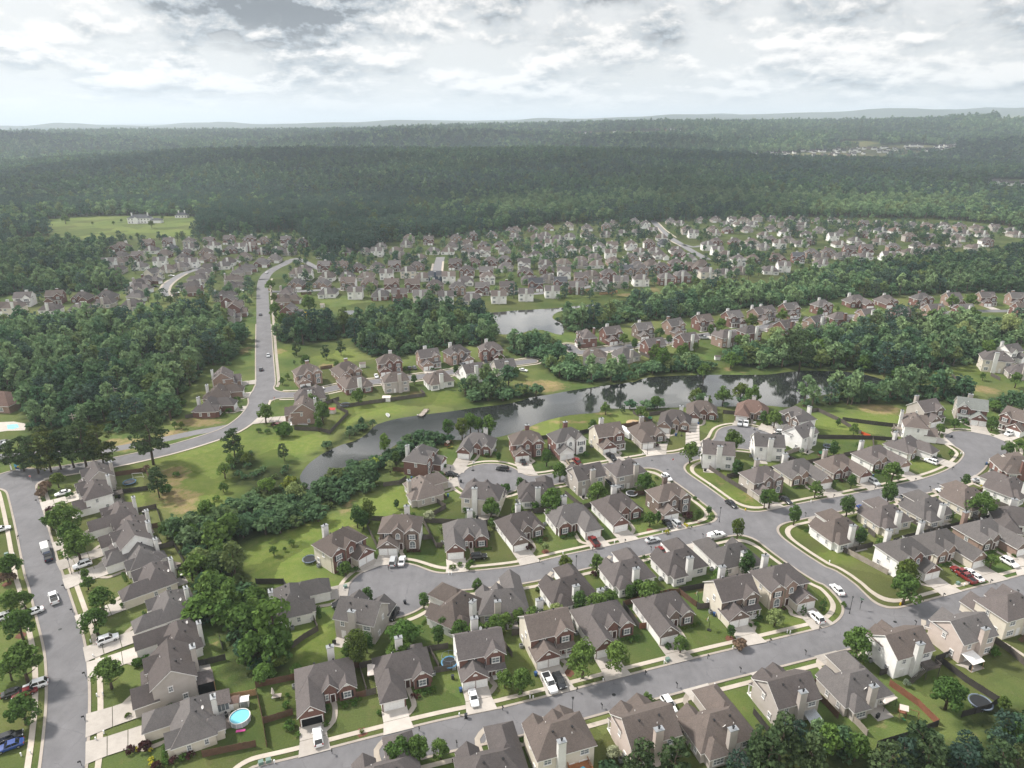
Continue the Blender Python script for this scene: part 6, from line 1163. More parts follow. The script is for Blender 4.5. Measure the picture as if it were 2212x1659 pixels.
# cargo trailer behind the dark pickup, camper behind a house
def trailer(name, x, y, rz, L, W_, H, mats, label):
    o = empty(name, (x, y, .05), rz); b = MB(); loft(b, [[(-W_, -L, .45), (W_, -L, .45), (W_, -L + .05, H * .92), (W_ * .86, -L + .1, H), (-W_ * .86, -L + .1, H), (-W_, -L + .05, H * .92)], [(-W_, L, .45), (W_, L, .45), (W_, L, H * .94), (W_ * .86, L, H), (-W_ * .86, L, H), (-W_, L, H * .94)]]); link('body', b.me('body', [mats[0]]), None, o)
    st = MB(); 
    for sx in (-1, 1): st.box(min(sx * W_, sx * (W_ + .02)), max(sx * W_, sx * (W_ + .02)), -L * .9, L * .9, .55, H * .55)
    link('side_panel', st.me('side_panel', [mats[1]]), None, o); k = MB(); k.box(-W_ * .85, W_ * .85, L + .002, L + .03, .6, H * .88); link('rear_door', k.me('rear_door', [mats[1]]), None, o)
    w = MB()
    for sx in (-1, 1):
        w = MB(); w.tube([(sx * W_ - .02 * sx, .2, .33), (sx * (W_ + .16), .2, .33)], .33, 12); link('wheel', w.me('wheel', [TYRE]), None, o)
    tb = MB(); tb.tube([(0, -L, .5), (0, -L - 1.1, .5)], .06, 6); link('tow_bar', tb.me('tow_bar', [BLACK]), None, o); rv = MB(); rv.box(-.3, .3, -.3, .3, H, H + .14); link('roof_vent', rv.me('roof_vent', [TRIM]), None, o)
    tag(o, label, 'trailer'); return o
x, y = at(0, 2, 387, 1412, 1.5); d, n, q, tg = nearest_street(x, y)
trailer('cargo_trailer', x, y, math.atan2(-tg[0], tg[1]), 2.2, 1.0, 2.4, [paint('white', CARC['white']), paint('black', CARC['black'])], 'white roofed cargo trailer with black sides behind the dark blue pickup')
x, y = at(2, 2, 985, 418, 1.6); trailer('camper_trailer', x, y, R(28), 3.6, 1.25, 3.0, [paint('white', CARC['white']), paint('silver', CARC['silver'])], 'long white camper trailer with grey side panel parked behind a brick-fronted house')

# ------------------------------------------------------------------ fences
FENCES = """1,3: brown 0,965 430,878 890,790; grey 905,800 1240,712 1500,652 1660,628; grey 893,790 925,900 958,1010; brown 5,1015 62,1275 92,1480; brown 62,1278 320,1200; brown 868,1055 952,1040; grey 956,1038 1040,1018; grey 1502,655 1582,805; grey 1542,840 1700,812; grey 2140,600 2212,705; dark 0,68 240,68 272,118; grey 312,625 420,545 540,475 482,345
0,3: dark 1620,795 1780,768 1950,725; tan 1740,1125 1920,1085 2212,1030; brown 1752,1568 2080,1500 2212,1475; brown 1600,445 1710,425; dark 1900,560 1925,640
2,3: grey 0,520 110,490; dark 955,260 1100,455; brown 965,262 1110,215 1360,158 1445,155; brown 1448,158 1590,268; grey 1600,288 1715,275; red 1102,458 1190,445; dark 1440,142 1700,98; tan 1830,66 1980,40 2120,16; dark 2080,1190 2212,1360; dark 1380,1390 1550,1400
3,3: red 1045,945 1290,1120 1462,1290; dark 1460,1300 1200,1400 935,1480; brown 372,1005 500,1125 600,1235; old 672,1205 780,1305 850,1385; dark 1440,790 1500,770; dark 1445,740 1555,695; dark 1495,755 1700,915 1980,1095; dark 1978,1100 1900,1160 1665,1222; grey 1940,565 2080,660 2212,775; dark 965,862 1040,840
2,2: grey 0,1150 160,1130 280,1265; grey 182,1118 450,1088 600,1068 735,1198; grey 455,955 600,1072; grey 622,1075 920,1005 1002,995; grey 865,905 960,985 1130,1118; dark 248,480 340,470; dark 580,436 720,406 900,386; brown 905,386 960,376 1150,346; grey 1702,738 1850,838 2032,948; grey 1855,815 2040,778; brown 1055,966 1180,955; grey 1822,256 1960,266; grey 1182,276 1330,256; grey 1045,256 1210,345
1,2: grey 332,398 560,408 640,432 800,262 700,212; grey 662,158 750,206 1100,156 1462,106 1425,66; grey 582,186 720,138; grey 978,1176 958,1236 1052,1436; grey 985,1178 1210,1190 1440,1192 1560,1418; grey 1452,1198 1940,1218 2022,1328; grey 1532,1006 1640,1078 1532,1138; grey 1102,888 1240,868 1302,828; grey 1442,1348 1520,1338; grey 1562,1416 1612,1408; grey 1945,1222 2080,1195 2212,1165; brown 1170,752 1290,760
3,2: grey 332,248 430,238 640,338 702,378 800,436; dark 642,318 900,352 1220,388; dark 422,472 880,478 1120,498; grey 902,486 912,566; grey 652,628 910,582; grey 0,748 360,688 612,638; old 112,628 270,578; grey 172,646 280,698; grey 522,1388 680,1468; old 684,1466 820,1538 1030,1648; grey 692,1458 900,1408; grey 862,1278 920,1328; grey 1222,1188 1380,1268 1540,1318; dark 1082,1378 1200,1338 1500,1268 1830,1188 2212,1098; grey 1642,1118 1840,1188; grey 1962,1038 2100,1098
0,2: grey 1152,1118 1350,1078; dark 1352,1078 1392,1198; brown 1222,1262 1380,1238; grey 1312,1448 1500,1398; dark 1502,1398 1600,1568; dark 1392,1648 1610,1588; brown 932,808 1260,758 1312,868; dark 892,968 1280,918; grey 1602,298 1800,270
3,1: grey 1572,1548 1590,1600 1622,1628 1700,1665; grey 1922,1588 2000,1628
1,1: old 1222,988 1335,938; brown 390,888 480,884; brown 560,1535 660,1520
2,1: tan 756,890 910,872 832,838; tan 640,860 700,850; grey 1105,1400 1190,1440"""
COLN = {'brown': 'brown', 'grey': 'weathered grey', 'dark': 'dark weathered', 'tan': 'fresh tan', 'old': 'pale bleached', 'red': 'reddish brown'}
def fence(P, colr, ht=1.75):
    mb, rl = MB(), MB(); P = [Vector((a, b, 0)) for a, b in P]; k = Vector((0, 0, 1)); o0 = P[0].copy(); far = depth(P[0].x, P[0].y, 0) > 330; posts = []
    for a, b in zip(P, P[1:]):
        L = (b - a).length
        if L < .2: continue
        d = (b - a) / L; nr = Vector((-d.y, d.x, 0)); st = .30 if not far else .6; n = max(1, int(L / st))
        for i in range(n):
            h = ht + random.uniform(-.05, .05); mb.obox(a - o0 + d * (L * (i + .5) / n) + k * (h / 2 - .02), d * (L / n * .47), nr * .015, k * (h / 2))
        for z in (.4, ht - .35): rl.obox((a + b) / 2 - o0 + nr * .04 + k * z, d * (L / 2), nr * .025, k * .05)
        m = max(1, int(L / 2.6))
        for i in range(m + 1): posts.append((a - o0 + d * (L * i / m) + nr * .09, d, nr))
    o = link('wooden_fence', mb.me('wooden_fence', [WOODS[colr]]), None, None, loc=(o0.x, o0.y, 0)); link('rails', rl.me('rails', [WOODS[colr]]), None, o)
    pm = MB(); pm.box(-.05, .05, -.05, .05, -.1, ht + .05); pmesh = pm.me('post', [WOODS[colr]])
    for p, d, nr in posts[::2 if len(posts) > 40 else 1]: q = link('post', pmesh, None, o, loc=tuple(p))
    return o
for line in FENCES.split('\n'):
    hd, body = line.split(':'); c, r = map(int, hd.split(','))
    for it in body.split(';'):
        it = it.split(); P = [at(c, r, *map(float, p.split(','))) for p in it[1:]]; o = fence(P, it[0])
        m = P[len(P) // 2] if len(P) > 2 else ((P[0][0] + P[1][0]) / 2, (P[0][1] + P[1][1]) / 2)
        tag(o, '', 'fence', 'wooden yard fences', at=(m[0], m[1], 1)); o['_look'] = COLN[it[0]] + ' board fence'

# ------------------------------------------------------------------ smaller things
def prop(name, label, cat, group, xy, rz, parts, z=0.0):
    """parts: (name, MB, material[, child list])"""
    if len(parts) == 1 and len(parts[0]) == 3:
        o = link(name, parts[0][1].me(name, [parts[0][2]]), None, None, loc=(xy[0], xy[1], z), rz=rz)
    else:
        o = empty(name, (xy[0], xy[1], z), rz)
        for p in parts:
            q = link(p[0], p[1].me(p[0], [p[2]]), None, o)
            for s in (p[3] if len(p) > 3 else []): link(s[0], s[1].me(s[0], [s[2]]), None, q)
    tag(o, label, cat, group, at=(xy[0], xy[1], 1)); return o
def box(*a): m = MB(); m.box(*a); return m
def tube(P, r, n=8): m = MB(); m.tube(P, r, n); return m
# mailboxes
MBX = "0,3: 557,108 630,318 740,868 735,1248 706,1640; 1,3: 658,1535 1410,1340 1737,1478 2130,1160; 2,3: 560,1000 1150,855 1690,715 1975,835 1425,968 778,1152 188,1290; 3,3: 15,575 440,472 325,685 1275,428 1752,292 1512,182 1920,62 2160,160; 2,2: 238,1542 693,1442 975,1372 1203,1440 1650,1330 1545,1258; 3,2: 325,1145 565,982 920,915 1268,842 1590,742 1400,915 1665,840; 0,2: 323,1028 385,1225 432,1380 155,1345; 1,2: 1145,1610"
TOPM = {}
for p in pts(MBX):
    x, y = ground(*p); d, n, q, tg = nearest_street(x, y); post, arm, bx = tube([(0, 0, 0), (0, 0, 1.25)], .06, 6), MB(), MB()
    arm.obox((0, -.18, 1.05), (.04, 0, 0), (0, .26, 0), (0, 0, .04)); A = [(.13 * math.cos(t), .13 * math.sin(t)) for t in [i * math.pi / 6 for i in range(7)]]
    loft(bx, [[(-.13, yy, 1.10), (.13, yy, 1.10)] + [(a, yy, 1.26 + b) for a, b in A] for yy in (-.50, .02)])
    o = prop('mailbox', '', 'mailbox', 'roadside mailboxes', (x, y), math.atan2(q[0] - x, -(q[1] - y)), [('post', post, BLACK, [('arm', arm, BLACK)]), ('box', bx, BLACK)]); o['_look'] = 'black mailbox on a post'
# street lamps: foot point and head point
for s in ("2,3: 520,1218", "3,3: 703,326", "2,2: 1790,1195", "2,2: 1168,612", "2,2: 552,1622", "0,2: 622,1648", "1,2: 1684,832"):
    x, y = gpts(s)[0]; post = MB(); post.tube([(0, 0, 0), (0, 0, .5), (0, 0, .55), (0, 0, 4.6)], [.13, .11, .07, .05], 8); hd, cp_ = MB(), MB()
    hd.tube([(0, 0, 4.6), (0, 0, 4.75), (0, 0, 5.2)], [.08, .16, .22], 8); cp_.tube([(0, 0, 5.2), (0, 0, 5.26), (0, 0, 5.48)], [.30, .26, .03], 8)
    o = prop('street_lamp', '', 'street lamp', 'street lamps', (x, y), 0, [('post', post, BLACK), ('lantern', hd, GLASS, [('lantern_cap', cp_, BLACK)])]); o['_look'] = 'black street lamp'
# signs
RED = plain('sign_red', (.42, .03, .02), .5); WHITE = plain('sign_white', (.78, .78, .78), .5); YEL = plain('hydrant_yellow', (.55, .36, .01), .45); GREENS = plain('sign_green', (.01, .12, .05), .5); BACKS = plain('sign_back', (.3, .3, .31), .5, .5, .5)
def stop_sign(x, y, rz, label):
    o = empty('stop_sign', (x, y, 0), rz); link('post', tube([(0, .03, 0), (0, .03, 2.75)], .035, 6).me('post', [METAL]), None, o)
    oc = lambda r, yy: [(r * math.cos(R(22.5 + 45 * i)), yy, 2.35 + r * math.sin(R(22.5 + 45 * i))) for i in range(8)]
    pl = MB(); loft(pl, [oc(.41, -.012), oc(.41, .012)], 0); b = link('sign_plate', pl.me('sign_plate', [WHITE]), None, o); f = MB(); f.poly(oc(.37, -.018)); link('sign_face', f.me('sign_face', [RED]), None, b)
    cu = bpy.data.curves.new('lettering', 'FONT'); cu.body = 'STOP'; cu.size = .30; cu.align_x = 'CENTER'; cu.align_y = 'CENTER'; cu.materials.append(WHITE)
    tf = bpy.data.objects.new('lettering', cu); tm_ = bpy.data.meshes.new_from_object(tf); bpy.data.objects.remove(tf); t = bpy.data.objects.new('lettering', tm_); COL.objects.link(t); t.parent = b; t.location = (0, -.026, 2.35); t.rotation_euler = (R(90), 0, 0)
    tag(o, label, 'stop sign', 'stop signs', at=(x, y, 2)); return o
stop_sign(*at(0, 2, 272, 848), R(0), 'red octagonal stop sign where the left street meets the curving main road')
stop_sign(*at(3, 3, 992, 500), R(25), 'red octagonal stop sign facing the diagonal street across the lowest road')
stop_sign(*at(2, 2, 1388, 700), R(-20), 'red octagonal stop sign at the corner below the lakeside court')
stop_sign(*at(1, 2, 163, 160), R(40), 'red octagonal stop sign where the north shore lane meets the main road')
stop_sign(*at(1, 1, 112, 870), R(30), 'tiny red stop sign far up the curving main road')
x, y = at(3, 3, 793, 290)
o = empty('street_name_sign', (x, y, 0), R(30)); link('post', tube([(0, 0, 0), (0, 0, 3.3)], .05, 6).me('post', [BLACK]), None, o); link('street_blade', box(-.55, .55, -.015, .015, 3.02, 3.22).me('b', [GREENS]), None, o); link('street_blade', box(-.015, .015, -.55, .55, 3.24, 3.44).me('b', [GREENS]), None, o)
oc = MB(); loft(oc, [[(.38 * math.cos(R(22.5 + 45 * i)), yy, 2.4 + .38 * math.sin(R(22.5 + 45 * i))) for i in range(8)] for yy in (-.09, -.07)]); link('sign_back', oc.me('sign_back', [BLACK]), None, o)
tag(o, 'black street name sign with two crossed blades at the lowest diagonal corner', 'street sign')
for s, lab in (("3,3: 1142,250", 'yellow fire hydrant on the grass corner of the diagonal and lowest streets'), ("2,2: 2016,1095", 'yellow fire hydrant below the dark car parked on the diagonal street'), ("0,3: 10,1000", None)):
    if not lab: continue
    b, c2 = MB(), MB(); b.tube([(0, 0, 0), (0, 0, .08), (0, 0, .1), (0, 0, .62), (0, 0, .64), (0, 0, .70), (0, 0, .86)], [.2, .2, .15, .15, .19, .19, .04], 10); c2.tube([(-.26, 0, .48), (.26, 0, .48)], .075, 8); c2.tube([(0, -.24, .44), (0, 0, .44)], .09, 8)
    prop('fire_hydrant', lab, 'hydrant', 'fire hydrants', gpts(s)[0], .4, [('barrel', b, YEL), ('outlets', c2, YEL)])
# bins, utility boxes, pedestals
BINB, BINK, UTG = plain('blue_plastic', (.03, .075, .19), .5), plain('dark_plastic', (.022, .024, .03), .5), plain('utility_green', (.13, .20, .17), .5)
def bins(s, m, look):
    for p in pts(s):
        x, y = ground(*p); b = MB(); loft(b, [[(-.24, -.26, .10), (.24, -.26, .10), (.24, .22, .10), (-.24, .22, .10)], [(-.30, -.33, 1.0), (.30, -.33, 1.0), (.30, .30, 1.0), (-.30, .30, 1.0)]]); l = MB(); l.box(-.32, .32, -.36, .34, 1.0, 1.09); ws = [tube([(sx * .27, .24, .12), (sx * .34, .24, .12)], .12, 8) for sx in (-1, 1)]
        o = prop('wheelie_bin', '', 'bin', 'wheeled rubbish bins', (x, y), random.uniform(0, 6), [('tub', b, m), ('lid', l, m)] + [('wheel', w, RUBBER) for w in ws]); o['_look'] = look
bins("1,3: 1288,240 1815,1228 1700,890; 2,2: 1768,600; 1,2: 1770,852 395,1010; 3,2: 1585,465 1130,1490; 2,3: 225,125", BINK, 'black wheeled bin')
bins("1,3: 1770,1000 470,392; 2,3: 205,862 1745,345; 2,2: 705,535 1105,525 1610,352 1415,450; 3,2: 1885,700 905,805 1210,355; 1,2: 1345,825 1660,975", BINB, 'blue wheeled bin')
for p in pts("1,3: 110,1610 45,1628 773,104; 2,3: 1345,735; 3,3: 1640,75; 0,2: 58,1482"):
    x, y = ground(*p); b = box(-.7, .7, -.55, .55, .08, 1.05); l = MB(); loft(l, [[(-.74, -.6, 1.05), (.74, -.6, 1.05), (.74, .6, 1.05), (-.74, .6, 1.05)], [(-.70, -.5, 1.2), (.70, -.5, 1.2), (.70, .6, 1.28), (-.70, .6, 1.28)]]); pad = box(-.95, .95, -.8, .8, -.05, .08)
    o = prop('utility_cabinet', '', 'utility box', 'green utility cabinets', (x, y), random.choice([.4, .3]), [('cabinet', b, UTG), ('lid', l, UTG), ('pad', pad, CONC)]); o['_look'] = 'pale green utility cabinet'; o.scale = (.66, .66, .7)
for p in pts("0,3: 830,1420 900,1362 265,1535 185,1555 808,700 840,1040 890,1030 785,572; 2,3: 155,1055 182,1060 1907,628 787,910 1750,952 1315,755; 3,3: 165,490 190,498 1258,225 1695,85; 2,2: 885,1378 440,1470 1130,612 1145,610 1300,1290 1710,880; 3,2: 530,1545 1685,610 1665,605 370,1022; 1,3: 1757,1210 160,1618 760,125; 1,2: 1665,1648 1690,1648 845,1 ; 0,2: 532,1465 125,1480"):
    x, y = ground(*p); b = MB(); b.tube([(0, 0, 0), (0, 0, .62), (0, 0, .66), (0, 0, .86)], [.13, .13, .16, .13], 8)
    o = prop('utility_pedestal', '', 'pedestal', 'white utility pedestals', (x, y), 0, [('pedestal', b, WHITE)]); o['_look'] = 'small white utility pedestal'
# utility poles in the woods
for s, H in (("0,2: 1026,240", 11.5), ("0,1: 1510,1560", 12.0), ("0,1: 1252,1690", 12.0), ("0,2: 682,520", 13.0), ("1,1: 1505,460", 13), ("1,1: 1662,445", 9), ("2,1: 70,600", 11), ("2,1: 440,680", 11)):
    x, y = gpts(s)[0]; ps = [('pole', tube([(0, 0, 0), (0, 0, H)], .16, 7), WOODS['old']), ('crossarm', box(-1.3, 1.3, -.07, .07, H - .9, H - .72), WOODS['old']), ('crossarm', box(-1.0, 1.0, -.07, .07, H - 1.9, H - 1.74), WOODS['old'])]
    ps += [('insulator', tube([(q, 0, H - .72), (q, 0, H - .45)], .06, 6), METAL) for q in (-1.2, -.5, .5, 1.2)]
    o = prop('utility_pole', '', 'utility pole', 'wooden utility poles', (x, y), R(20), ps); o['_look'] = 'wooden utility pole'
# trampolines
MATB = plain('trampoline_mat', (.014, .015, .017), .7); PADB = plain('trampoline_pad', (.14, .17, .22), .6)
def tramp(c, r, u, v, d, look, net=False, pad=None):
    x, y = at(c, r, u, v, .8); mat_, rim = MB(), MB(); mat_.disc((0, 0, .82), d / 2 - .25, 28); P = [(d / 2 * math.cos(R(i * 15)), d / 2 * math.sin(R(i * 15)), .84) for i in range(25)]; rim.tube(P, .17, 6, cap=False)
    ps = [('jumping_mat', mat_, MATB), ('rim_pad', rim, pad or PADB)] + [('leg', tube([((d / 2 - .1) * math.cos(R(a)), (d / 2 - .1) * math.sin(R(a)), 0), ((d / 2 - .1) * math.cos(R(a)), (d / 2 - .1) * math.sin(R(a)), .82)], .035, 5), METAL) for a in range(0, 360, 60)]
    if net: ps += [('net_pole', tube([(d / 2 * math.cos(R(a)), d / 2 * math.sin(R(a)), .5), (d / 2 * math.cos(R(a)), d / 2 * math.sin(R(a)), 2.6)], .04, 5), PADB) for a in range(30, 390, 60)] + [('net_ring', (lambda m: (m.tube([(p[0], p[1], 2.6) for p in P], .03, 5, cap=False), m)[1])(MB()), PADB)]
    o = prop('trampoline', '', 'trampoline', 'garden trampolines', (x, y), .2, ps); o['_look'] = look
tramp(3, 3, 1837, 1090, 4.4, 'large black round trampoline'); tramp(2, 2, 1035, 945, 3.6, 'round trampoline with pale rim', False, plain('pale_pad', (.42, .42, .45), .6)); tramp(1, 2, 770, 176, 4.2, 'round dark trampoline'); tramp(1, 2, 463, 1512, 3.8, 'black round trampoline')
tramp(0, 2, 1118, 846, 4.0, 'low blue-rimmed trampoline', False, plain('blue_pad', (.06, .13, .22), .6)); tramp(1, 3, 1672, 745, 3.6, 'blue trampoline with net poles', True, plain('sky_pad', (.10, .25, .42), .5)); tramp(3, 2, 520, 535, 3.4, 'black netted trampoline', True)
# round pool, its bench of sheds, pink float
x, y = at(0, 3, 2075, 1232, .6); PW = plain('pool_water', (.16, .50, .60), .06, .6); wl, rm, wt = MB(), MB(), MB()
for i in range(32): a, b = 2 * math.pi * i / 32, 2 * math.pi * (i + 1) / 32; wl.poly([(2.02 * math.cos(a), 2.02 * math.sin(a), 0), (2.02 * math.cos(b), 2.02 * math.sin(b), 0), (2.02 * math.cos(b), 2.02 * math.sin(b), 1.22), (2.02 * math.cos(a), 2.02 * math.sin(a), 1.22)])
rm.tube([(2.02 * math.cos(R(i * 11.25)), 2.02 * math.sin(R(i * 11.25)), 1.24) for i in range(33)], .09, 6, cap=False); wt.disc((0, 0, 1.08), 2.0, 32)
prop('swimming_pool', 'round above-ground pool of light blue water beside the tan shed', 'pool', None, (x, y), 0, [('pool_wall', wl, plain('pool_grey', (.42, .45, .48), .4)), ('rim', rm, TRIM), ('water_surface', wt, PW)] + [('upright', tube([(2.07 * math.cos(R(a)), 2.07 * math.sin(R(a)), 0), (2.07 * math.cos(R(a)), 2.07 * math.sin(R(a)), 1.25)], .06, 5), TRIM) for a in range(0, 360, 30)])
m = MB(); loft(m, [[(-.9, -.28, .02), (-.9, .28, .02), (-.9, .24, .14), (-.9, -.24, .14)], [(.9, -.28, .02), (.9, .28, .02), (.9, .24, .14), (.9, -.24, .14)]]); prop('pool_float', 'bright pink float lying on the lawn below the round pool', 'pool float', None, at(0, 3, 2080, 1338), R(12), [('pool_float', m, plain('pink_foam', (.72, .10, .36), .5))])
def patio(name, s, mat_, z=.06): 
    P = gpts(s); m = MB(); m.poly([(a, b, z) for a, b in P]); me = m.me(name, [mat_]); structure(name, me)
PAVE = speckled('paver_stone', (.24, .20, .175), .35, 1.2, 6.0)
patio('patio', "0,3: 1925,1235 2010,1215 2060,1300 1920,1330", PAVE); patio('patio', "3,3: 722,1120 840,1090 900,1155 790,1188", CONC); patio('patio', "3,2: 1000,1290 1090,1262 1135,1295 1040,1312", CONC)
patio('patio', "0,2: 1330,1510 1420,1495 1480,1530 1560,1545 1572,1575 1480,1605 1370,1612", PAVE); patio('patio', "0,3: 1680,520 1730,510 1748,640 1690,645", CONC); patio('patio', "3,3: 145,1275 200,1262 275,1300 250,1335 170,1330 140,1300", PAVE); patio('patio', "3,3: 1615,765 1770,820 1790,800 1740,765", CONC); patio('patio', "1,2: 1320,1000 1410,985 1420,1015 1350,1030", CONC); patio('patio', "2,3: 455,285 520,275 525,300", CONC)
patio('path', "3,3: 2030,580 2050,575 2212,675 2212,700", WALK)
# sheds
def shed(c, r, u, v, w, d, h, rz, wall, roof, label, pitch=.5, door=True):
    x, y = at(c, r, u, v, h * .6); wl, rf, dr = MB(), MB(), MB(); wall_block(wl, -w / 2, w / 2, -d / 2, d / 2, h - .3, 'gx', pitch, 0, -.05)
    hw = d / 2 + .18; z1 = h - .1 + hw * pitch
    for s_ in (-1, 1): rf.poly([(-w / 2 - .18, s_ * hw, h - .1), (w / 2 + .18, s_ * hw, h - .1), (w / 2 + .18, 0, z1), (-w / 2 - .18, 0, z1)][::s_ * -1]); rf.poly([(-w / 2 - .18, s_ * hw, h - .16), (w / 2 + .18, s_ * hw, h - .16), (w / 2 + .18, 0, z1 - .06), (-w / 2 - .18, 0, z1 - .06)][::s_])
    ps = [('wall', wl, wall), ('roof', rf, roof)]
    if door: dr.box(-.7, -.02, -d / 2 - .04, -d / 2 + .01, .08, 1.75); dr.box(.02, .7, -d / 2 - .04, -d / 2 + .01, .08, 1.75); ps.append(('door', dr, TRIM if wall is not TRIM else METAL))
    prop('garden_shed', label, 'shed', 'garden sheds', (x, y), R(rz), ps)
shed(0, 3, 1992, 1095, 3.5, 2.0, 2.0, 14, SIDE['c'], ROOF_RUST, 'tan garden shed with rust brown roof beside the round pool'); shed(0, 3, 2112, 1080, 1.7, 1.4, 1.9, 14, TRIM, TRIM, 'small white plastic shed between the tan shed and the fence')
shed(1, 2, 660, 228, 2.6, 2.2, 2.0, 0, SIDE['c'], RED, 'small cream shed with dark red roof in a fenced lakeside yard'); shed(1, 2, 1130, 122, 3.4, 2.8, 2.0, 0, TRIM, FABRIC, 'white tent-roofed shed behind the north shore houses', .3, False)
shed(2, 2, 540, 428, 3.4, 3.0, 2.3, -20, SIDE['g'], METAL, 'grey metal shed behind the second lakeside brick house'); shed(2, 2, 895, 900, 2.8, 2.4, 2.1, 30, WOODS['grey'], METAL, 'grey weathered shed beside the trampoline with pale rim', .4)
shed(1, 1, 920, 1492, 3.0, 2.4, 2.2, 20, SIDE['w'], ROOF_LIGHT, 'white shed with skylit grey roof above the north shore lane'); shed(3, 1, 1835, 1490, 2.6, 2.0, 2.0, 0, SIDE['c'], WOODS['old'], 'cream shed with double doors near the right hill houses'); shed(1, 1, 575, 980, 2.6, 2.4, 2.3, 0, SIDE['c'], WOODS['old'], 'small beige shed near the pond beyond the thicket')
shed(3, 2, 135, 640, 2.8, 2.4, 2.0, 30, SIDE['g'], METAL, 'low grey shed by the pale bleached fence'); shed(2, 1, 1775, 1430, 2.8, 2.0, 2.0, 0, SIDE['w'], ROOFS[0], 'white shed on the grassy bank above the lake'); shed(1, 1, 440, 1050, 2.6, 2.2, 2.2, 0, YEL, YEL, 'yellow playhouse shed beside the stacked brick houses', .2, False)
# canopies
def canopy(c, r, u, v, s, rz, label, frame=BLACK):
    x, y = at(c, r, u, v, 2.6); rf, tp = MB(), MB(); A = [(-s, -s, 2.25), (s, -s, 2.25), (s, s, 2.25), (-s, s, 2.25)]; B = [(a * .28, b * .28, 2.95) for a, b, _ in A]
    for i in range(4): j = (i + 1) % 4; rf.poly([A[i], A[j], B[j], B[i]]); rf.poly([(A[i][0], A[i][1], 2.08), (A[j][0], A[j][1], 2.08), A[j], A[i]])
    Cc_ = [(a * .34, b * .34, 3.02) for a, b, _ in A]
    for i in range(4): tp.poly([Cc_[i], Cc_[(i + 1) % 4], (0, 0, 3.35)])
    prop('canopy_gazebo', label, 'gazebo', 'fabric gazebos', (x, y), R(rz), [('canopy', rf, FABRIC), ('top_vent', tp, FABRIC)] + [('post', tube([(a * s * .95, b * s * .95, 0), (a * s * .95, b * s * .95, 2.3)], .05, 6), frame) for a in (-1, 1) for b in (-1, 1)])
canopy(1, 3, 1030, 790, 1.75, 12, 'square pale canvas gazebo behind the second house from left above lowest street'); canopy(3, 3, 1003, 1012, 1.9, 25, 'square pink-beige canvas gazebo beside a rear chimney near the playset')
# playsets
def playset(c, r, u, v, rz, look, mat_, roof, s=1.0, slide=None):
    x, y = at(c, r, u, v, 1.2); ps = [('post', tube([(a * .7, b * .7, 0), (a * .7, b * .7, 2.4)], .06, 5), mat_) for a in (-1, 1) for b in (-1, 1)]
    rf = MB()
    for k in (-1, 1): rf.poly([(-.95, k * .95, 2.3), (.95, k * .95, 2.3), (.95, 0, 3.1), (-.95, 0, 3.1)][::-k]); rf.poly([(-.95, k * .95, 2.25), (.95, k * .95, 2.25), (.95, 0, 3.05), (-.95, 0, 3.05)][::k])
    ps += [('platform', box(-.75, .75, -.75, .75, 1.15, 1.25), mat_), ('railing', box(-.75, .75, .70, .75, 1.25, 1.8), mat_), ('roof', rf, roof), ('swing_beam', tube([(.7, 0, 2.2), (3.2, 0, 2.2)], .07, 5), mat_)]
    ps += [('swing_leg', tube([(3.2, 0, 2.2), (3.4, k * .9, 0)], .06, 5), mat_) for k in (-1, 1)]
    sl = MB(); sl.obox((0, -1.7, .62), (.25, 0, 0), (0, 1.0, -.55), (0, .02, .03)); ps.append(('slide', sl, slide or YEL))
    for q in (1.6, 2.4): sw = MB(); sw.box(q - .22, q + .22, -.1, .1, .5, .54); sw.tube([(q - .2, 0, .52), (q - .2, 0, 2.2)], .012, 4); sw.tube([(q + .2, 0, .52), (q + .2, 0, 2.2)], .012, 4); ps.append(('swing', sw, BLACK))
    o = prop('playset', '', 'playset', 'garden playsets', (x, y), R(rz), ps); o['_look'] = look; o.scale = (s, s, s)
playset(3, 3, 1165, 1165, -20, 'red-brown wooden playset with canopy roof', WOODS['red'], FABRIC, .9, GREENS); playset(1, 2, 1650, 525, 60, 'wooden swing playset with small roof', WOODS['red'], WOODS['old'], .95); playset(3, 2, 450, 612, 10, 'playset with green canopy roof', WOODS['brown'], GREENS, .9); playset(2, 2, 1195, 310, -40, 'wooden playset with green slide', WOODS['brown'], GREENS, .9, GREENS)
# lake things: white boat, rowing boat, dock, kayaks
def boat(c, r, u, v, L, W_, rz, m, label, name='rowing_boat'):
    x, y = at(c, r, u, v, .2); h, i_ = MB(), MB(); S = [(-.5, .35), (-.3, .85), (0, 1), (.3, .8), (.5, .06)]
    loft(h, [[(-k * W_ * .55, t * L, 0), (k * W_ * .55, t * L, 0), (k * W_, t * L, .42), (-k * W_, t * L, .42)] for t, k in S]); P = [(k * W_ * .8, t * L * .88, .425) for t, k in S]; i_.poly(P + [(-a, b, z) for a, b, z in reversed(P)])
    prop(name, label, 'boat', None, (x, y), R(rz), [('hull', h, m), ('cockpit', i_, plain('boat_inside', (.30, .31, .31), .6))], .05)
boat(1, 2, 1138, 270, 4.2, .8, 20, TRIM, 'white rowing boat pulled up on the grassy lake bank'); boat(1, 2, 1412, 272, 2.6, .6, 60, FABRIC, 'small pale dinghy beside the wooden dock'); boat(1, 2, 430, 378, 3.4, .38, 85, YEL, 'yellow kayak lying beside the board fence', 'kayak'); boat(1, 2, 400, 350, 4.8, .45, 85, TRIM, 'white canoe lying beside the yellow kayak', 'canoe')
x, y = at(1, 2, 1450, 255); dk = MB()
for i in range(16): dk.box(-1.1, 1.1, -4 + i * .5, -4 + i * .5 + .46, .55, .62)
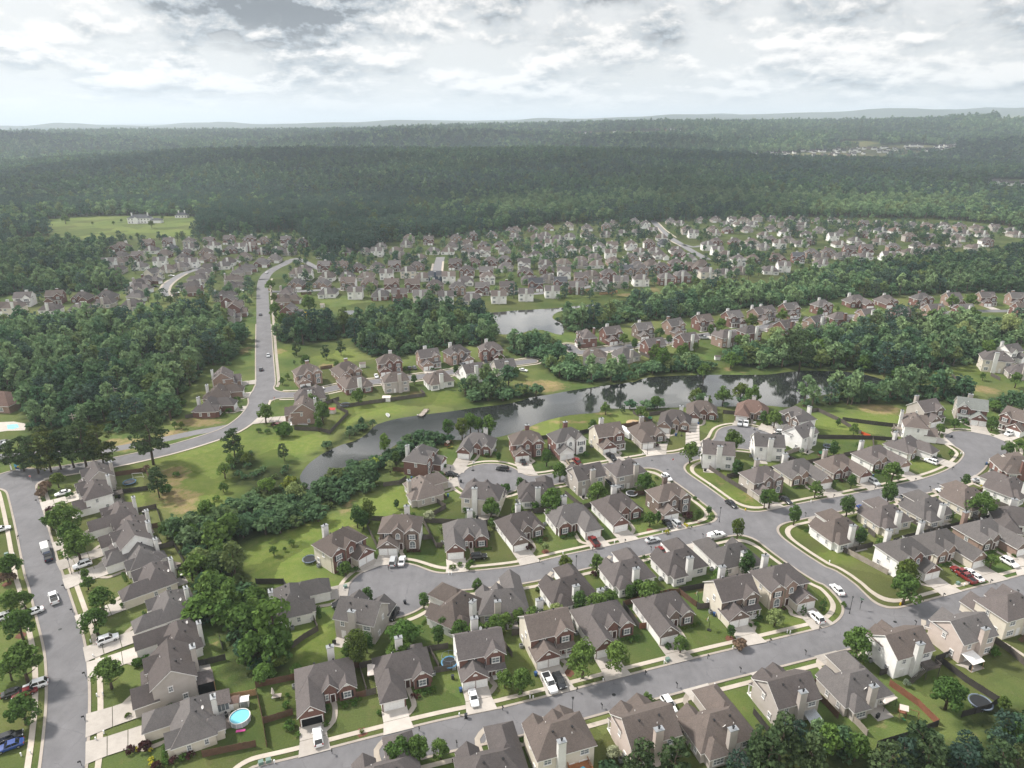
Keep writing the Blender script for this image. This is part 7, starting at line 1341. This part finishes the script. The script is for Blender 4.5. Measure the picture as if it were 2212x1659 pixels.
prop('wooden_dock', 'weathered wooden dock reaching into the lake from the north bank', 'dock', None, (x, y), R(-12), [('deck', dk, WOODS['old'])] + [('piling', tube([(sx, yy, -.5), (sx, yy, 1.2)], .1, 6), WOODS['grey']) for sx in (-1, 1) for yy in (-3.8, -1, 2, 3.8)])
# basketball hoops
for s, rz, lab in (("2,3: 1700,468", 60, 'black basketball hoop beside the curved drive of the fourth house above lowest street'), ("2,3: 1605,240", 70, 'basketball hoop in the back yard between dark fences'), ("2,2: 2095,396", 10, 'basketball hoop at the kerb of the lakeside court'), ("2,2: 1465,448", -20, 'basketball hoop on the drive below the stone garage house'), ("1,2: 1875,748", -30, 'basketball hoop at the edge of the left cul-de-sac')):
    b = MB(); b.box(-.55, .55, .5, .54, 2.75, 3.5); rg = MB(); rg.tube([(.23 * math.cos(R(i * 30)), .77 + .23 * math.sin(R(i * 30)), 3.0) for i in range(13)], .02, 4, cap=False)
    prop('basketball_hoop', lab, 'basketball hoop', 'basketball hoops', gpts(s)[0], R(rz), [('pole', tube([(0, 0, 0), (0, 0, 2.6), (0, .5, 3.1)], .07, 6), BLACK), ('backboard', b, TRIM), ('rim', rg, RED), ('base', box(-.4, .4, -.5, .4, 0, .2), BLACK)])
# goals, orange mesh, closed umbrella, tilt table
def goal(c, r, u, v, w, h, rz, label):
    x, y = at(c, r, u, v, h / 2); f = MB()
    for sx in (-1, 1): f.tube([(sx * w / 2, .9, 0), (sx * w / 2, 0, 0), (sx * w / 2, 0, h), (sx * w / 2, .9, 0)], .05, 6)
    f.tube([(-w / 2, 0, h), (w / 2, 0, h)], .05, 6); f.tube([(-w / 2, .9, 0), (w / 2, .9, 0)], .05, 6); prop('football_goal', label, 'goal', None, (x, y), R(rz), [('football_goal', f, TRIM)])
goal(0, 2, 1188, 792, 3.4, 1.9, 10, 'white goal frame in the cluttered back yard by the main road'); goal(3, 2, 1050, 503, 2.6, 1.4, -5, 'white goal frame on the lawn below the dark fence')
P = [Vector((*at(3, 2, 800, 430), 0)), Vector((*at(3, 2, 882, 462), 0))]; m = MB(); d_ = (P[1] - P[0]) / 2; m.obox((0, 0, .6), d_, Vector((-d_.y, d_.x, 0)).normalized() * .02, (0, 0, .6))
prop('barrier_mesh', 'bright orange safety mesh strung along the yard fence', 'barrier', None, ((P[0] + P[1]) / 2)[:2], 0, [('mesh', m, plain('orange_mesh', (.62, .10, .03), .6)), ('post', tube([tuple(-d_), tuple(-d_ + Vector((0, 0, 1.4)))], .04, 5), METAL), ('post', tube([tuple(d_), tuple(d_ + Vector((0, 0, 1.4)))], .04, 5), METAL)])
um = MB(); um.tube([(0, 0, .9), (0, 0, 1.3), (0, 0, 2.5), (0, 0, 2.75)], [.22, .38, .14, .02], 9); prop('patio_umbrella', 'closed white patio umbrella in the fenced yard left of the open garage', 'umbrella', None, at(1, 3, 150, 1050), .3, [('canopy', um, FABRIC), ('pole', tube([(0, 0, 0), (0, 0, 2.8)], .04, 6), METAL), ('base', tube([(0, 0, 0), (0, 0, .1)], .4, 10), METAL)])
tb = MB(); tb.box(-.9, .9, -.55, .55, .66, .74); prop('garden_table', 'low pale garden table beside the closed umbrella', 'table', None, at(1, 3, 185, 1055), .2, [('table_top', tb, WOODS['old'])] + [('leg', tube([(a * .75, b * .42, 0), (a * .75, b * .42, .66)], .04, 5), METAL) for a in (-1, 1) for b in (-1, 1)])
# feather flags and banner at the far-left roadside
def flag(c, r, u, v, m, label):
    x, y = at(c, r, u, v); f = MB(); Pl = [(0, .5), (.62, .55), (.66, 1.6), (.5, 2.8), (.18, 3.6), (0, 3.65)]
    f.poly([(a, -.012, b) for a, b in Pl]); f.poly([(a, .012, b) for a, b in reversed(Pl)]); prop('feather_flag', label, 'flag', None, (x, y), R(-10), [('pole', tube([(0, 0, 0), (0, 0, 3.7)], .03, 5), METAL), ('cloth', f, m)])
BLUES = plain('banner_blue', (.10, .38, .55), .6); NAVY = plain('banner_navy', (.03, .05, .12), .6)
flag(0, 2, 96, 752, WHITE, 'tall white feather flag by the main road left of the blue banner'); flag(0, 2, 190, 742, BLUES, 'tall blue feather flag by the main road right of the blue banner')
x, y = at(0, 2, 155, 750); c_ = MB(); c_.poly([(.38 * math.cos(R(i * 20)) + .45, -.06, 1.75 + .38 * math.sin(R(i * 20))) for i in range(18)][::-1]); prop('banner_sign', 'blue and navy roadside banner with a yellow disc', 'banner', None, (x, y), R(-8), [('upper_panel', box(-.95, .75, -.03, .03, 1.5, 2.7), BLUES), ('lower_panel', box(-.75, .85, -.03, .03, .55, 1.5), NAVY), ('disc', c_, YEL), ('foot_board', box(-.75, .95, -.04, .04, .25, .55), WHITE), ('post', tube([(-.8, .05, 0), (-.8, .05, 2.6)], .04, 5), METAL), ('post', tube([(.7, .05, 0), (.7, .05, 2.6)], .04, 5), METAL)])
# fire pit, manholes
x, y = at(2, 2, 1052, 335); m = MB(); m.tube([(.75 * math.cos(R(i * 20)), .75 * math.sin(R(i * 20)), .18) for i in range(19)], .16, 6, cap=False); prop('fire_pit', 'round stone fire pit ring on a tan gravel circle by the lake lawn', 'fire pit', None, (x, y), 0, [('fire_pit', m, PAVE)]); m = MB(); m.disc((x, y, .05), 3.2, 28); structure('gravel_circle', m.me('gravel_circle', [speckled('tan_gravel', (.42, .30, .18), .2, 2, 9)]))
for s in ("2,3: 880,1028", "3,3: 1098,398", "2,2: 1345,740", "0,3: 520,462", "2,2: 1210,660", "3,2: 1470,860"):
    x, y = gpts(s)[0]; m = MB(); m.tube([(0, 0, 0), (0, 0, .012)], .42, 16); o = prop('manhole_cover', '', 'manhole', 'manhole covers', (x, y), 0, [('manhole_cover', m, BLACK)], .055); o['_look'] = 'dark round manhole cover'
# mulch rings under yard saplings
MULCH = speckled('red_mulch', (.13, .055, .035), .35, 2, 9)
for s in ("1,3: 913,1352", "2,2: 290,1450", "2,3: 1885,545", "0,3: 180,515", "0,3: 60,70", "2,2: 425,850", "2,2: 1690,655", "2,2: 1600,1190", "2,3: 490,840", "0,3: 940,1250", "2,2: 1195,1265", "1,2: 85,312"):
    x, y = gpts(s)[0]; m = MB(); n = 18; m.poly([(x + (1.0 + .18 * math.sin(3 * i + x)) * 1.15 * math.cos(2 * math.pi * i / n), y + (1.0 + .18 * math.cos(2 * i + y)) * 1.15 * math.sin(2 * math.pi * i / n), .045) for i in range(n)]); structure('mulch_bed', m.me('mulch_bed', [MULCH]))
# ------------------------------------------------------------------ parts that single houses out: decks, porches, sunroom, dishes, awnings
def hpart(h, name, mb, mat_, kids=()):
    o = link(name, mb.me(name, [mat_]), None, h['root'])
    for n, m, k in kids: link(n, m.me(n, [k]), None, o)
    return o
def by(phrase, rank):                                 # house of a row by left-to-right place
    row = sorted([h for h in HOUSES if h['phrase'] == phrase], key=lambda h: h['px'][0]); return row[rank]
def byxy(c, r, u, v):
    fx, fy = F(c, r, u, v); return min(NEAR, key=lambda h: math.hypot(h['px'][0] - fx, h['px'][1] - fy))
def dish(h, x, y, z, s=.42):
    m = MB(); n = 12; nr = Vector((.35, -.75, .55)).normalized(); u = nr.orthogonal().normalized(); w = nr.cross(u); c = Vector((x, y, z + .45)); P = [c + s * (math.cos(2 * math.pi * i / n) * u + math.sin(2 * math.pi * i / n) * w) for i in range(n)]
    for i in range(n): m.poly([c - nr * .12, P[i], P[(i + 1) % n]]); m.poly([c - nr * .15, P[(i + 1) % n], P[i]])
    m.tube([(x, y, z - .2), (x, y, z + .4)], .035, 5); hpart(h, 'satellite_dish', m, TRIM)
def deck(h, x0, x1, y0, y1, z, mat_, stairs=True):
    m = MB(); n = int((y1 - y0) / .16)
    for i in range(n): m.box(x0, x1, y0 + (y1 - y0) * i / n, y0 + (y1 - y0) * (i + .85) / n, z - .06, z)
    rl = MB()
    for a, b in (((x0, y1), (x1, y1)), ((x0, y0), (x0, y1)), ((x1, y0), (x1, y1))):
        L = math.hypot(b[0] - a[0], b[1] - a[1]); k = max(2, int(L / .28))
        for i in range(k + 1): q = (a[0] + (b[0] - a[0]) * i / k, a[1] + (b[1] - a[1]) * i / k); rl.box(q[0] - .03, q[0] + .03, q[1] - .03, q[1] + .03, z, z + .92)
        rl.tube([(*a, z + .95), (*b, z + .95)], .055, 4)
    o = hpart(h, 'deck', m, mat_, [('railing', rl, mat_)] + [('deck_post', tube([(x, y, -.2), (x, y, z)], .08, 5), mat_) for x in (x0 + .1, x1 - .1) for y in (y1 - .1,)])
    if stairs:
        st = MB(); k = max(3, int(z / .2))
        for i in range(k): st.box(x1 + .02 + i * .26, x1 + .30 + i * .26, y1 - 1.2, y1 - .1, z - .05 - (i + 1) * z / (k + 1), z - (i + 1) * z / (k + 1))
        hpart(h, 'stairs', st, mat_)
def lean_roof(h, name, x0, x1, y0, y1, z0, z1, mat_, posts=True, ribs=False):
    m = MB(); m.poly([(x0, y0, z0), (x0, y1, z1), (x1, y1, z1), (x1, y0, z0)][::-1]); m.poly([(x0, y0, z0 - .08), (x1, y0, z0 - .08), (x1, y1, z1 - .08), (x0, y1, z1 - .08)][::-1]); m.poly([(x0, y1, z1 - .08), (x1, y1, z1 - .08), (x1, y1, z1), (x0, y1, z1)][::-1])
    for xx in (x0, x1): m.poly([(xx, y0, z0 - .08), (xx, y1, z1 - .08), (xx, y1, z1), (xx, y0, z0)])
    if ribs:
        k = int((x1 - x0) / .4)
        for i in range(k): q = x0 + (x1 - x0) * (i + .5) / k; m.obox((q, (y0 + y1) / 2, (z0 + z1) / 2 + .03), (.04, 0, 0), (0, (y1 - y0) / 2, (z1 - z0) / 2), (0, 0, .03))
    o = hpart(h, name, m, mat_, [('awning_post', tube([(q, y1 - .1, -.1), (q, y1 - .1, z1 - .06)], .07, 5), WOODS['tan']) for q in (x0 + .1, x1 - .1)] if posts else [])
NEWWOOD = speckled('cedar_deck', (.30, .13, .06), .25, .8, 5)
h = byxy(2, 3, 390, 1440); deck(h, -4.4, -.2, 5.58, 8.3, 2.0, NEWWOOD); um = MB(); um.obox((-2.2, 7.7, 2.25), (.9, .3, 0), (-.2, .4, 0), (0, 0, .25)); hpart(h, 'folded_blue_umbrella', um, BLUES)
h = byxy(3, 3, 1150, 625); deck(h, -5.2, -1.2, 5.7, 8.4, 2.8, WOODS['grey'])
h = byxy(3, 3, 2090, 300); deck(h, -4.8, -1.2, 5.58, 8.0, 2.6, WOODS['brown'])
h = byxy(0, 2, 744, 980); deck(h, -2.8, 1.0, 5.58, 9.4, 2.2, WOODS['grey'])
h = byxy(3, 2, 1330, 370); deck(h, -2.5, .4, 5.58, 8.4, 2.7, WOODS['old'])
h = byxy(3, 3, 160, 1030); lean_roof(h, 'metal_awning', -4.4, -1.2, 5.7, 8.6, 2.75, 2.35, METAL, True, True)
h = byxy(3, 3, 1700, 500); lean_roof(h, 'white_awning', 1.4, 5.1, 5.71, 8.9, 2.9, 2.3, TRIM)
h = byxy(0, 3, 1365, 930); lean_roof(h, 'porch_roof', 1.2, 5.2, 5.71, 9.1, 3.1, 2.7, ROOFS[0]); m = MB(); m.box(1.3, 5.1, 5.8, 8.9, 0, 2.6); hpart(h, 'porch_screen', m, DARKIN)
h = byxy(0, 3, 1480, 1350); m = MB(); m.box(-6.0, -2.0, 6.9, 10.2, -.1, .8); hpart(h, 'sunroom_base', m, TRIM); lean_roof(h, 'sunroom_roof', -6.3, -1.7, 6.85, 10.6, 3.2, 2.75, ROOFS[0], False)
m = MB(); m.box(-5.9, -2.1, 6.95, 10.1, .8, 2.7); fr = MB()
for i in range(5):
    q = -5.95 + i * .96
    fr.box(q - .05, q + .05, 10.08, 10.2, .8, 2.75); fr.box(-2.12, -2.0, 6.95 + i * .78 - .05, 6.95 + i * .78 + .05, .8, 2.75); fr.box(-6.02, -5.88, 6.95 + i * .78 - .05, 6.95 + i * .78 + .05, .8, 2.75)
hpart(h, 'sunroom_glazing', m, GLASS, [('glazing_frame', fr, TRIM)])
rnd = random.Random(5)
for h in NEAR:                                       # things most houses here have
    s = SPEC[h['typ']]; x0, x1, y0, y1, ze, ty, p = s['blocks'][0]
    if depth(*h['xy'], 0) > 330: continue
    if rnd.random() < .42:
        yy = y1 - rnd.uniform(.6, 2.0); dish(h, rnd.choice([x0 + 4.2, x1 - 4.2, 0.0]), yy, ze + (y1 + OH - yy) * p)
    ac = MB(); sx = rnd.choice([-1, 1]); ax = (x0 - .75) if sx < 0 else (x1 + .75); ay = rnd.uniform(y0 + 2, y1 - 2); ac.box(ax - .42, ax + .42, ay - .42, ay + .42, .05, .85)
    fan = MB(); fan.disc((ax, ay, .855), .34, 14); hpart(h, 'air_conditioner', ac, plain('ac_grey', (.20, .21, .21), .5) if 'AC' not in globals() else AC, [('fan_grille', fan, BLACK)])
HEDGE = {}
def hedge_mesh(L, v):
    if (L, v) not in HEDGE:
        r_ = np.random.default_rng(v + 60); n = int(260 * L / 4); K = int(L / .8) + 1; ci = r_.integers(0, K, n); cx = -L / 2 + .4 + ci * .8; hh = r_.uniform(.42, .72, K)[ci]; dd = sphere_dirs(r_, n); dd[:, 2] = np.abs(dd[:, 2])
        Pp = np.stack([cx, np.zeros(n), np.full(n, .18)], 1) + dd * np.stack([np.full(n, .5), np.full(n, .48), hh], 1) * r_.uniform(.8, 1.05, (n, 1))
        HEDGE[(L, v)] = leaf_mesh('hedge', Pp, dd + r_.normal(size=(n, 3)) * .3, r_.uniform(.2, .36, n), [LEAF['k'] if v % 3 else LEAF['m'] if v == 3 else LEAF['k']], r_)
    return HEDGE[(L, v)]
GRL = plain('grill_black', (.02, .02, .022), .35)
for i, h in enumerate(NEAR):                         # planting under the front windows, patios behind
    if depth(*h['xy'], 0) > 360: continue
    s = SPEC[h['typ']]; w0 = s['win'][0]; L = 4.0 if h['typ'] in 'ab' else 3.2; q = local(h, w0[0], w0[1] - .95)
    if h['typ'] != 'c':
        o = link('hedge', hedge_mesh(L, i % 5), None, None, loc=(q[0], q[1], 0), rz=h['rz']); tag(o, f'low planted hedge under the front window of {h["short"]}', 'hedge', 'hedges under front windows')
    if i % 2 == 0:
        x_, y_ = s['rdoor']; m = MB(); m.poly([(*local(h, x_ - 2.2, y_ + .05), .05), (*local(h, x_ + 2.0, y_ + .05), .05), (*local(h, x_ + 2.0, y_ + 3.2), .05), (*local(h, x_ - 2.2, y_ + 3.2), .05)][::-1 if h['mir'] else 1]); structure('patio', m.me('patio', [CONC]))
        q = local(h, x_ + 1.4, y_ + 2.4); b_ = MB(); loft(b_, [[(-.45, -.28, .75), (.45, -.28, .75), (.45, .28, .75), (-.45, .28, .75)], [(-.45, -.28, 1.0), (.45, -.28, 1.0), (.40, .18, 1.2), (-.40, .18, 1.2)]]); cart = MB(); cart.box(-.4, .4, -.24, .24, .12, .74)
        prop('barbecue_grill', f'black barbecue grill on the patio behind {h["short"]}', 'grill', 'patio grills', q, h['rz'] + .3, [('hood', b_, GRL), ('cart', cart, BLACK)], .05)
# clubhouse by the car park at the far left
x, y = at(0, 2, -90, 190); o = empty('clubhouse', (x, y, 0), R(-6)); w_, r_ = MB(), MB(); wall_block(w_, -16, 16, -7, 7, 3.4, 'hip', .55, 0); roof_block(r_, -16, 16, -7, 7, 3.4, 'hip', .55)
link('wall', w_.me('wall', [SIDE['t'], SIDE['t'], TRIM]), None, o); link('roof', r_.me('roof', [ROOF_RUST, TRIM]), None, o)
for i in range(4): fr, pn = MB(), MB(); window_mb(fr, pn, -12 + i * 8, -7, 1.7, 2.0, 1.6, 'f'); q = link('window', fr.me('window', [TRIM, SHUT]), None, o); link('pane', pn.me('pane', [GLASS]), None, q)
tag(o, 'wide brown-roofed clubhouse half hidden by the left woods', 'building')
patio('pool_deck', "0,2: -200,340 120,325 230,345 215,400 60,405 -200,440", CONC, .04); m = MB(); P = gpts("0,2: 60,355 150,348 165,375 110,390 65,388"); m.poly([(a, b, .09) for a, b in P]); structure('pool_water', m.me('pool_water', [PW]))
patio('parking_lot', "0,2: -300,500 95,480 95,520 60,560 -300,600", ASPH2, .03)
# white mansion and carriage house in the clearing beyond
def manor(c, r, u, v, W_, D, ze, wings, label, name):
    x, y = at(c, r, u, v, ze * .5); o = empty(name, (x, y, float(terrain(x, y))), R(6)); w_, r_ = MB(), MB()
    for b in wings: wall_block(w_, *b, 0); roof_block(r_, *b)
    link('wall', w_.me('wall', [SIDE['w'], SIDE['w'], TRIM]), None, o); link('roof', r_.me('roof', [ROOF_DARK, TRIM]), None, o)
    b = wings[0]
    for zz in ((1.8, 5.2) if ze > 5 else (1.8,)):
        for i in range(int((b[1] - b[0]) / 4)): fr, pn = MB(), MB(); window_mb(fr, pn, b[0] + 2 + i * 4, b[2], zz, 1.4, 1.9, 'f'); q = link('window', fr.me('window', [TRIM, SHUT]), None, o); link('pane', pn.me('pane', [DARKIN]), None, q)
    for cx in (b[0] + 4, b[1] - 4): link('chimney', box(cx - .7, cx + .7, -.6, .6, ze, ze + 6.5).me('chimney', [SIDE['w']]), None, o)
    tag(o, label, 'house')
manor(0, 1, 1215, 245, 30, 13, 6.8, [(-14, 14, -6.5, 6.5, 6.8, 'hip', .6), (14.0, 27, -4.5, 5.5, 3.6, 'hip', .5), (-6, 0, -9, 0, 6.6, 'gy', .6)], 'large white mansion with dark roof alone in the far meadow', 'mansion')
manor(0, 1, 1575, 212, 14, 9, 3.4, [(-8, 8, -5, 5, 3.4, 'hip', .7)], 'white carriage house with dark roof at the meadow edge', 'carriage_house')
for u, v, w in ((565, 255, 75), (797, 265, 25), (978, 265, 34), (1048, 242, 26), (1400, 218, 30), (1310, 290, 60)):
    fx, fy = F(0, 1, u, v); x, y = ground(fx, fy, 3); w = w / 4 * depth(x, y, 3) / FPX; t = plant(x, y, w, 'o', 700); t.location.z = float(terrain(x, y)); t['label'] = f'lone dark tree on the far meadow, {rank_phrase([565, 797, 978, 1048, 1310, 1400].index(u), 6)} of six'; t['_done'] = 1
far_patch('lake', "F: 1955,327 1985,318 2020,314 2062,316 2040,324 2000,327", 1.5, plain('far_lake_water', (.55, .6, .62), .2)) if False else None
# far water, bare hillside, and the houses too far to tell apart
def flat_far(name, s, mat_, dz):
    P = gpts(s); zz = float(np.mean([terrain(*p) for p in P])) + dz; m = MB(); m.poly([(a, b, zz) for a, b in P]); me = m.me(name, [mat_]); structure(name, me)
flat_far('lake', "F: 1950,326 2000,327 2040,322 2065,315 2020,314 1985,318", WATER, 3)
fm = MB(); fr2 = MB(); r = np.random.default_rng(12)
def tiny(fx, fy, s, red=False):
    x, y = ground(fx, fy); z = float(terrain(x, y)); w, d, hh = 7 * s, 5 * s, 5.5 * s; a = r.uniform(-.5, .5); c, sn = math.cos(a), math.sin(a); T = lambda p: (x + c * p[0] - sn * p[1], y + sn * p[0] + c * p[1], z + p[2])
    q = MB(); q.box(-w, w, -d, d, -1, hh); q.poly([(w, -d, hh), (w, d, hh), (w, 0, hh + d * .8)]); q.poly([(-w, d, hh), (-w, -d, hh), (-w, 0, hh + d * .8)])
    for f in q.f: fm.poly([T(q.v[i]) for i in f], 1 if red else 0)
    for s_ in (-1, 1): fm.poly([T(p) for p in ((-w - .5, s_ * (d + .6), hh - .3), (w + .5, s_ * (d + .6), hh - .3), (w + .5, 0, hh + d * .85), (-w - .5, 0, hh + d * .85))], 2)
for i in range(34): fx = r.uniform(1235, 1500); tiny(fx, 293 - (fx - 1235) * .028 + r.uniform(-6, 5), 1.25, r.random() < .3)
for i in range(110): fx = r.uniform(1620, 2075); tiny(fx, 341 - (fx - 1625) * .048 + r.uniform(-8, 6), 1.05, r.random() < .12)
for i in range(14): tiny(r.uniform(2060, 2205), 312 + r.uniform(-10, 30), 1.1)
for i in range(9): tiny(2132 + i * 9.5, 404 - r.uniform(0, 9), 1.0)
for fx, fy in ((1020, 428), (1475, 428), (1665, 392), (1740, 380), (1790, 372), (1830, 398), (1565, 412), (1700, 398), (1755, 392), (1880, 368), (405, 299), (10, 335), (2190, 372), (2150, 345), (1130, 283), (1985, 372)): tiny(fx, fy, 1.05)
for fx, fy in ((606, 302), (624, 301), (642, 302)): tiny(fx, fy, 1.4)
o = link('distant_houses', fm.me('distant_houses', [SIDE['w'], SIDE['t'], ROOFS[0]])); o['kind'] = 'stuff'; o['category'] = 'houses'; o['label'] = 'specks of distant houses scattered over the far forested ridges'
# water tower and masts on the skyline
x, y = ground(1429, 262); m = MB(); m.tube([(0, 0, 34), (0, 0, 37), (0, 0, 44), (0, 0, 47)], [4, 10, 10, 3], 14); prop('water_tower', 'tiny water tower standing on the skyline ridge right of centre', 'water tower', None, (x, y), 0, [('tank', m, METAL)] + [('leg', tube([(a * 8, b * 8, -3), (a * 5, b * 5, 36)], .8, 5), METAL) for a in (-1, 1) for b in (-1, 1)], float(terrain(x, y)))
# ------------------------------------------------------------------ labels that single out each thing
def whereabouts(x, y, z):
    h = min(HOUSES, key=lambda q: math.hypot(x - q['xy'][0], y - q['xy'][1])); c, s = math.cos(-h['rz']), math.sin(-h['rz']); dx, dy = x - h['xy'][0], y - h['xy'][1]; ly = s * dx + c * dy; lx = c * dx - s * dy
    px, hx = pix(x, y, z)[0], h['px'][0]
    if ly < -6.5: rel = 'in front of'
    elif ly > 7 and abs(lx) < 14: rel = 'behind'
    else: rel = 'left of' if px < hx else 'right of'
    return rel, h['short'], math.hypot(dx, dy)
for o, p in THINGS:
    if o.get('label'): continue
    rel, sh, d = whereabouts(*p); k = o.get('_kind')
    if k:
        look = KIND_NAME[k]; w = o['_w']
        if k not in CATN: look = ('small ' if w < 3.6 else 'broad ' if w > 8.0 else '') + look
        if o.get('_wood') and d > 22: o['label'] = f'{look} in the {o["_wood"].replace(" b", "")}'; continue
    else: look = o.get('_look', o.name.split('.')[0].replace('_', ' '))
    o['label'] = f'{look} {rel} the {sh}' if d < 30 else f'{look} near {sh}'
groups = {}
for o, p in THINGS: groups.setdefault(o['label'], []).append((o, p))
for lab, L in groups.items():
    if len(L) < 2: continue
    L.sort(key=lambda q: pix(*q[1])[0]); n = len(L); base = lab.replace(' the ', ' ', 1) if len(lab.split()) > 12 else lab
    for i, (o, p) in enumerate(L):
        if n == 2: o['label'] = f'{base}, {"left" if i == 0 else "right"} one'
        elif n == 3: o['label'] = f'{base}, {("left", "middle", "right")[i]} one'
        else: o['label'] = f'{base}, {rank_phrase(i, n)}'
for o, p in THINGS:
    for k in ('_kind', '_w', '_wood', '_look', '_done'):
        if k in o: del o[k]
# ------------------------------------------------------------------ haze
hm = bpy.data.materials.new('air_haze'); hm.use_nodes = True; t = NT(hm.node_tree); t.n.clear(); out = t.add('ShaderNodeOutputMaterial'); pv = t.add('ShaderNodeVolumePrincipled')
pv.inputs['Color'].default_value = (.78, .88, 1.0, 1); pv.inputs['Density'].default_value = HAZE = 1.0e-4; pv.inputs['Anisotropy'].default_value = .15
t.l.new(pv.outputs[0], out.inputs['Volume'])
m = MB(); m.box(-33000, 33000, -700, 34500, float(ZZ.min()) - 3, float(ZZ.max()) + 70); ho = link('haze', m.me('haze', [hm])); ho['kind'] = 'stuff'; ho['label'] = 'thin blue haze filling the air over the whole landscape'; ho['category'] = 'haze'
# a broken cloud deck added to shade the dark ridge (above and outside the frame)
cl = MB(); rc = random.Random(3)
for cx, cy, rx, ry in ((-2300, 2150, 700, 420), (-1500, 2350, 800, 480), (-700, 2200, 760, 430), (100, 2400, 820, 470), (900, 2250, 700, 430), (-1900, 2850, 560, 260), (-300, 2900, 700, 240), (700, 2950, 500, 260), (1700, 2700, 620, 360), (-1100, 1750, 500, 200), (300, 1780, 520, 200), (2600, 3100, 700, 400), (3300, 5200, 900, 420), (-4600, 4300, 800, 300), (-3600, 3850, 620, 260), (-1620, 3960, 700, 240), (-640, 3700, 560, 240), (1060, 3520, 800, 260)):
    n, mrings = 20, 7; base = len(cl.v)
    for j in range(mrings + 1):
        ph = -math.pi / 2 + math.pi * j / mrings
        for i in range(n):
            a = 2 * math.pi * i / n; k = 1 + .22 * math.sin(3 * a + cx) + .13 * math.sin(7 * a + cy) + .06 * rc.uniform(-1, 1); z = math.sin(ph)
            cl.v.append((cx + rx * k * math.cos(ph) * math.cos(a), cy + ry * k * math.cos(ph) * math.sin(a), 1450 + (190 * z if z > 0 else 50 * z) * (1 + .25 * math.sin(5 * a))))
    for j in range(mrings):
        for i in range(n): cl.f.append((base + j * n + i, base + j * n + (i + 1) % n, base + (j + 1) * n + (i + 1) % n, base + (j + 1) * n + i)); cl.mi.append(0)
cm_ = bpy.data.materials.new('cloud_white'); cm_.use_nodes = True; cm_.node_tree.nodes['Principled BSDF'].inputs['Base Color'].default_value = (.85, .86, .88, 1); cm_.node_tree.nodes['Principled BSDF'].inputs['Roughness'].default_value = 1
co_ = link('clouds', cl.me('clouds', [cm_], True)); co_['kind'] = 'stuff'; co_['category'] = 'clouds'; co_['label'] = 'broken white clouds drifting high over the wooded ridge'
n_h = sum(1 for h in HOUSES); print('houses', n_h, 'things', len(THINGS), 'objects', len(SC.objects), 'terrain', ZZ.min(), ZZ.max())
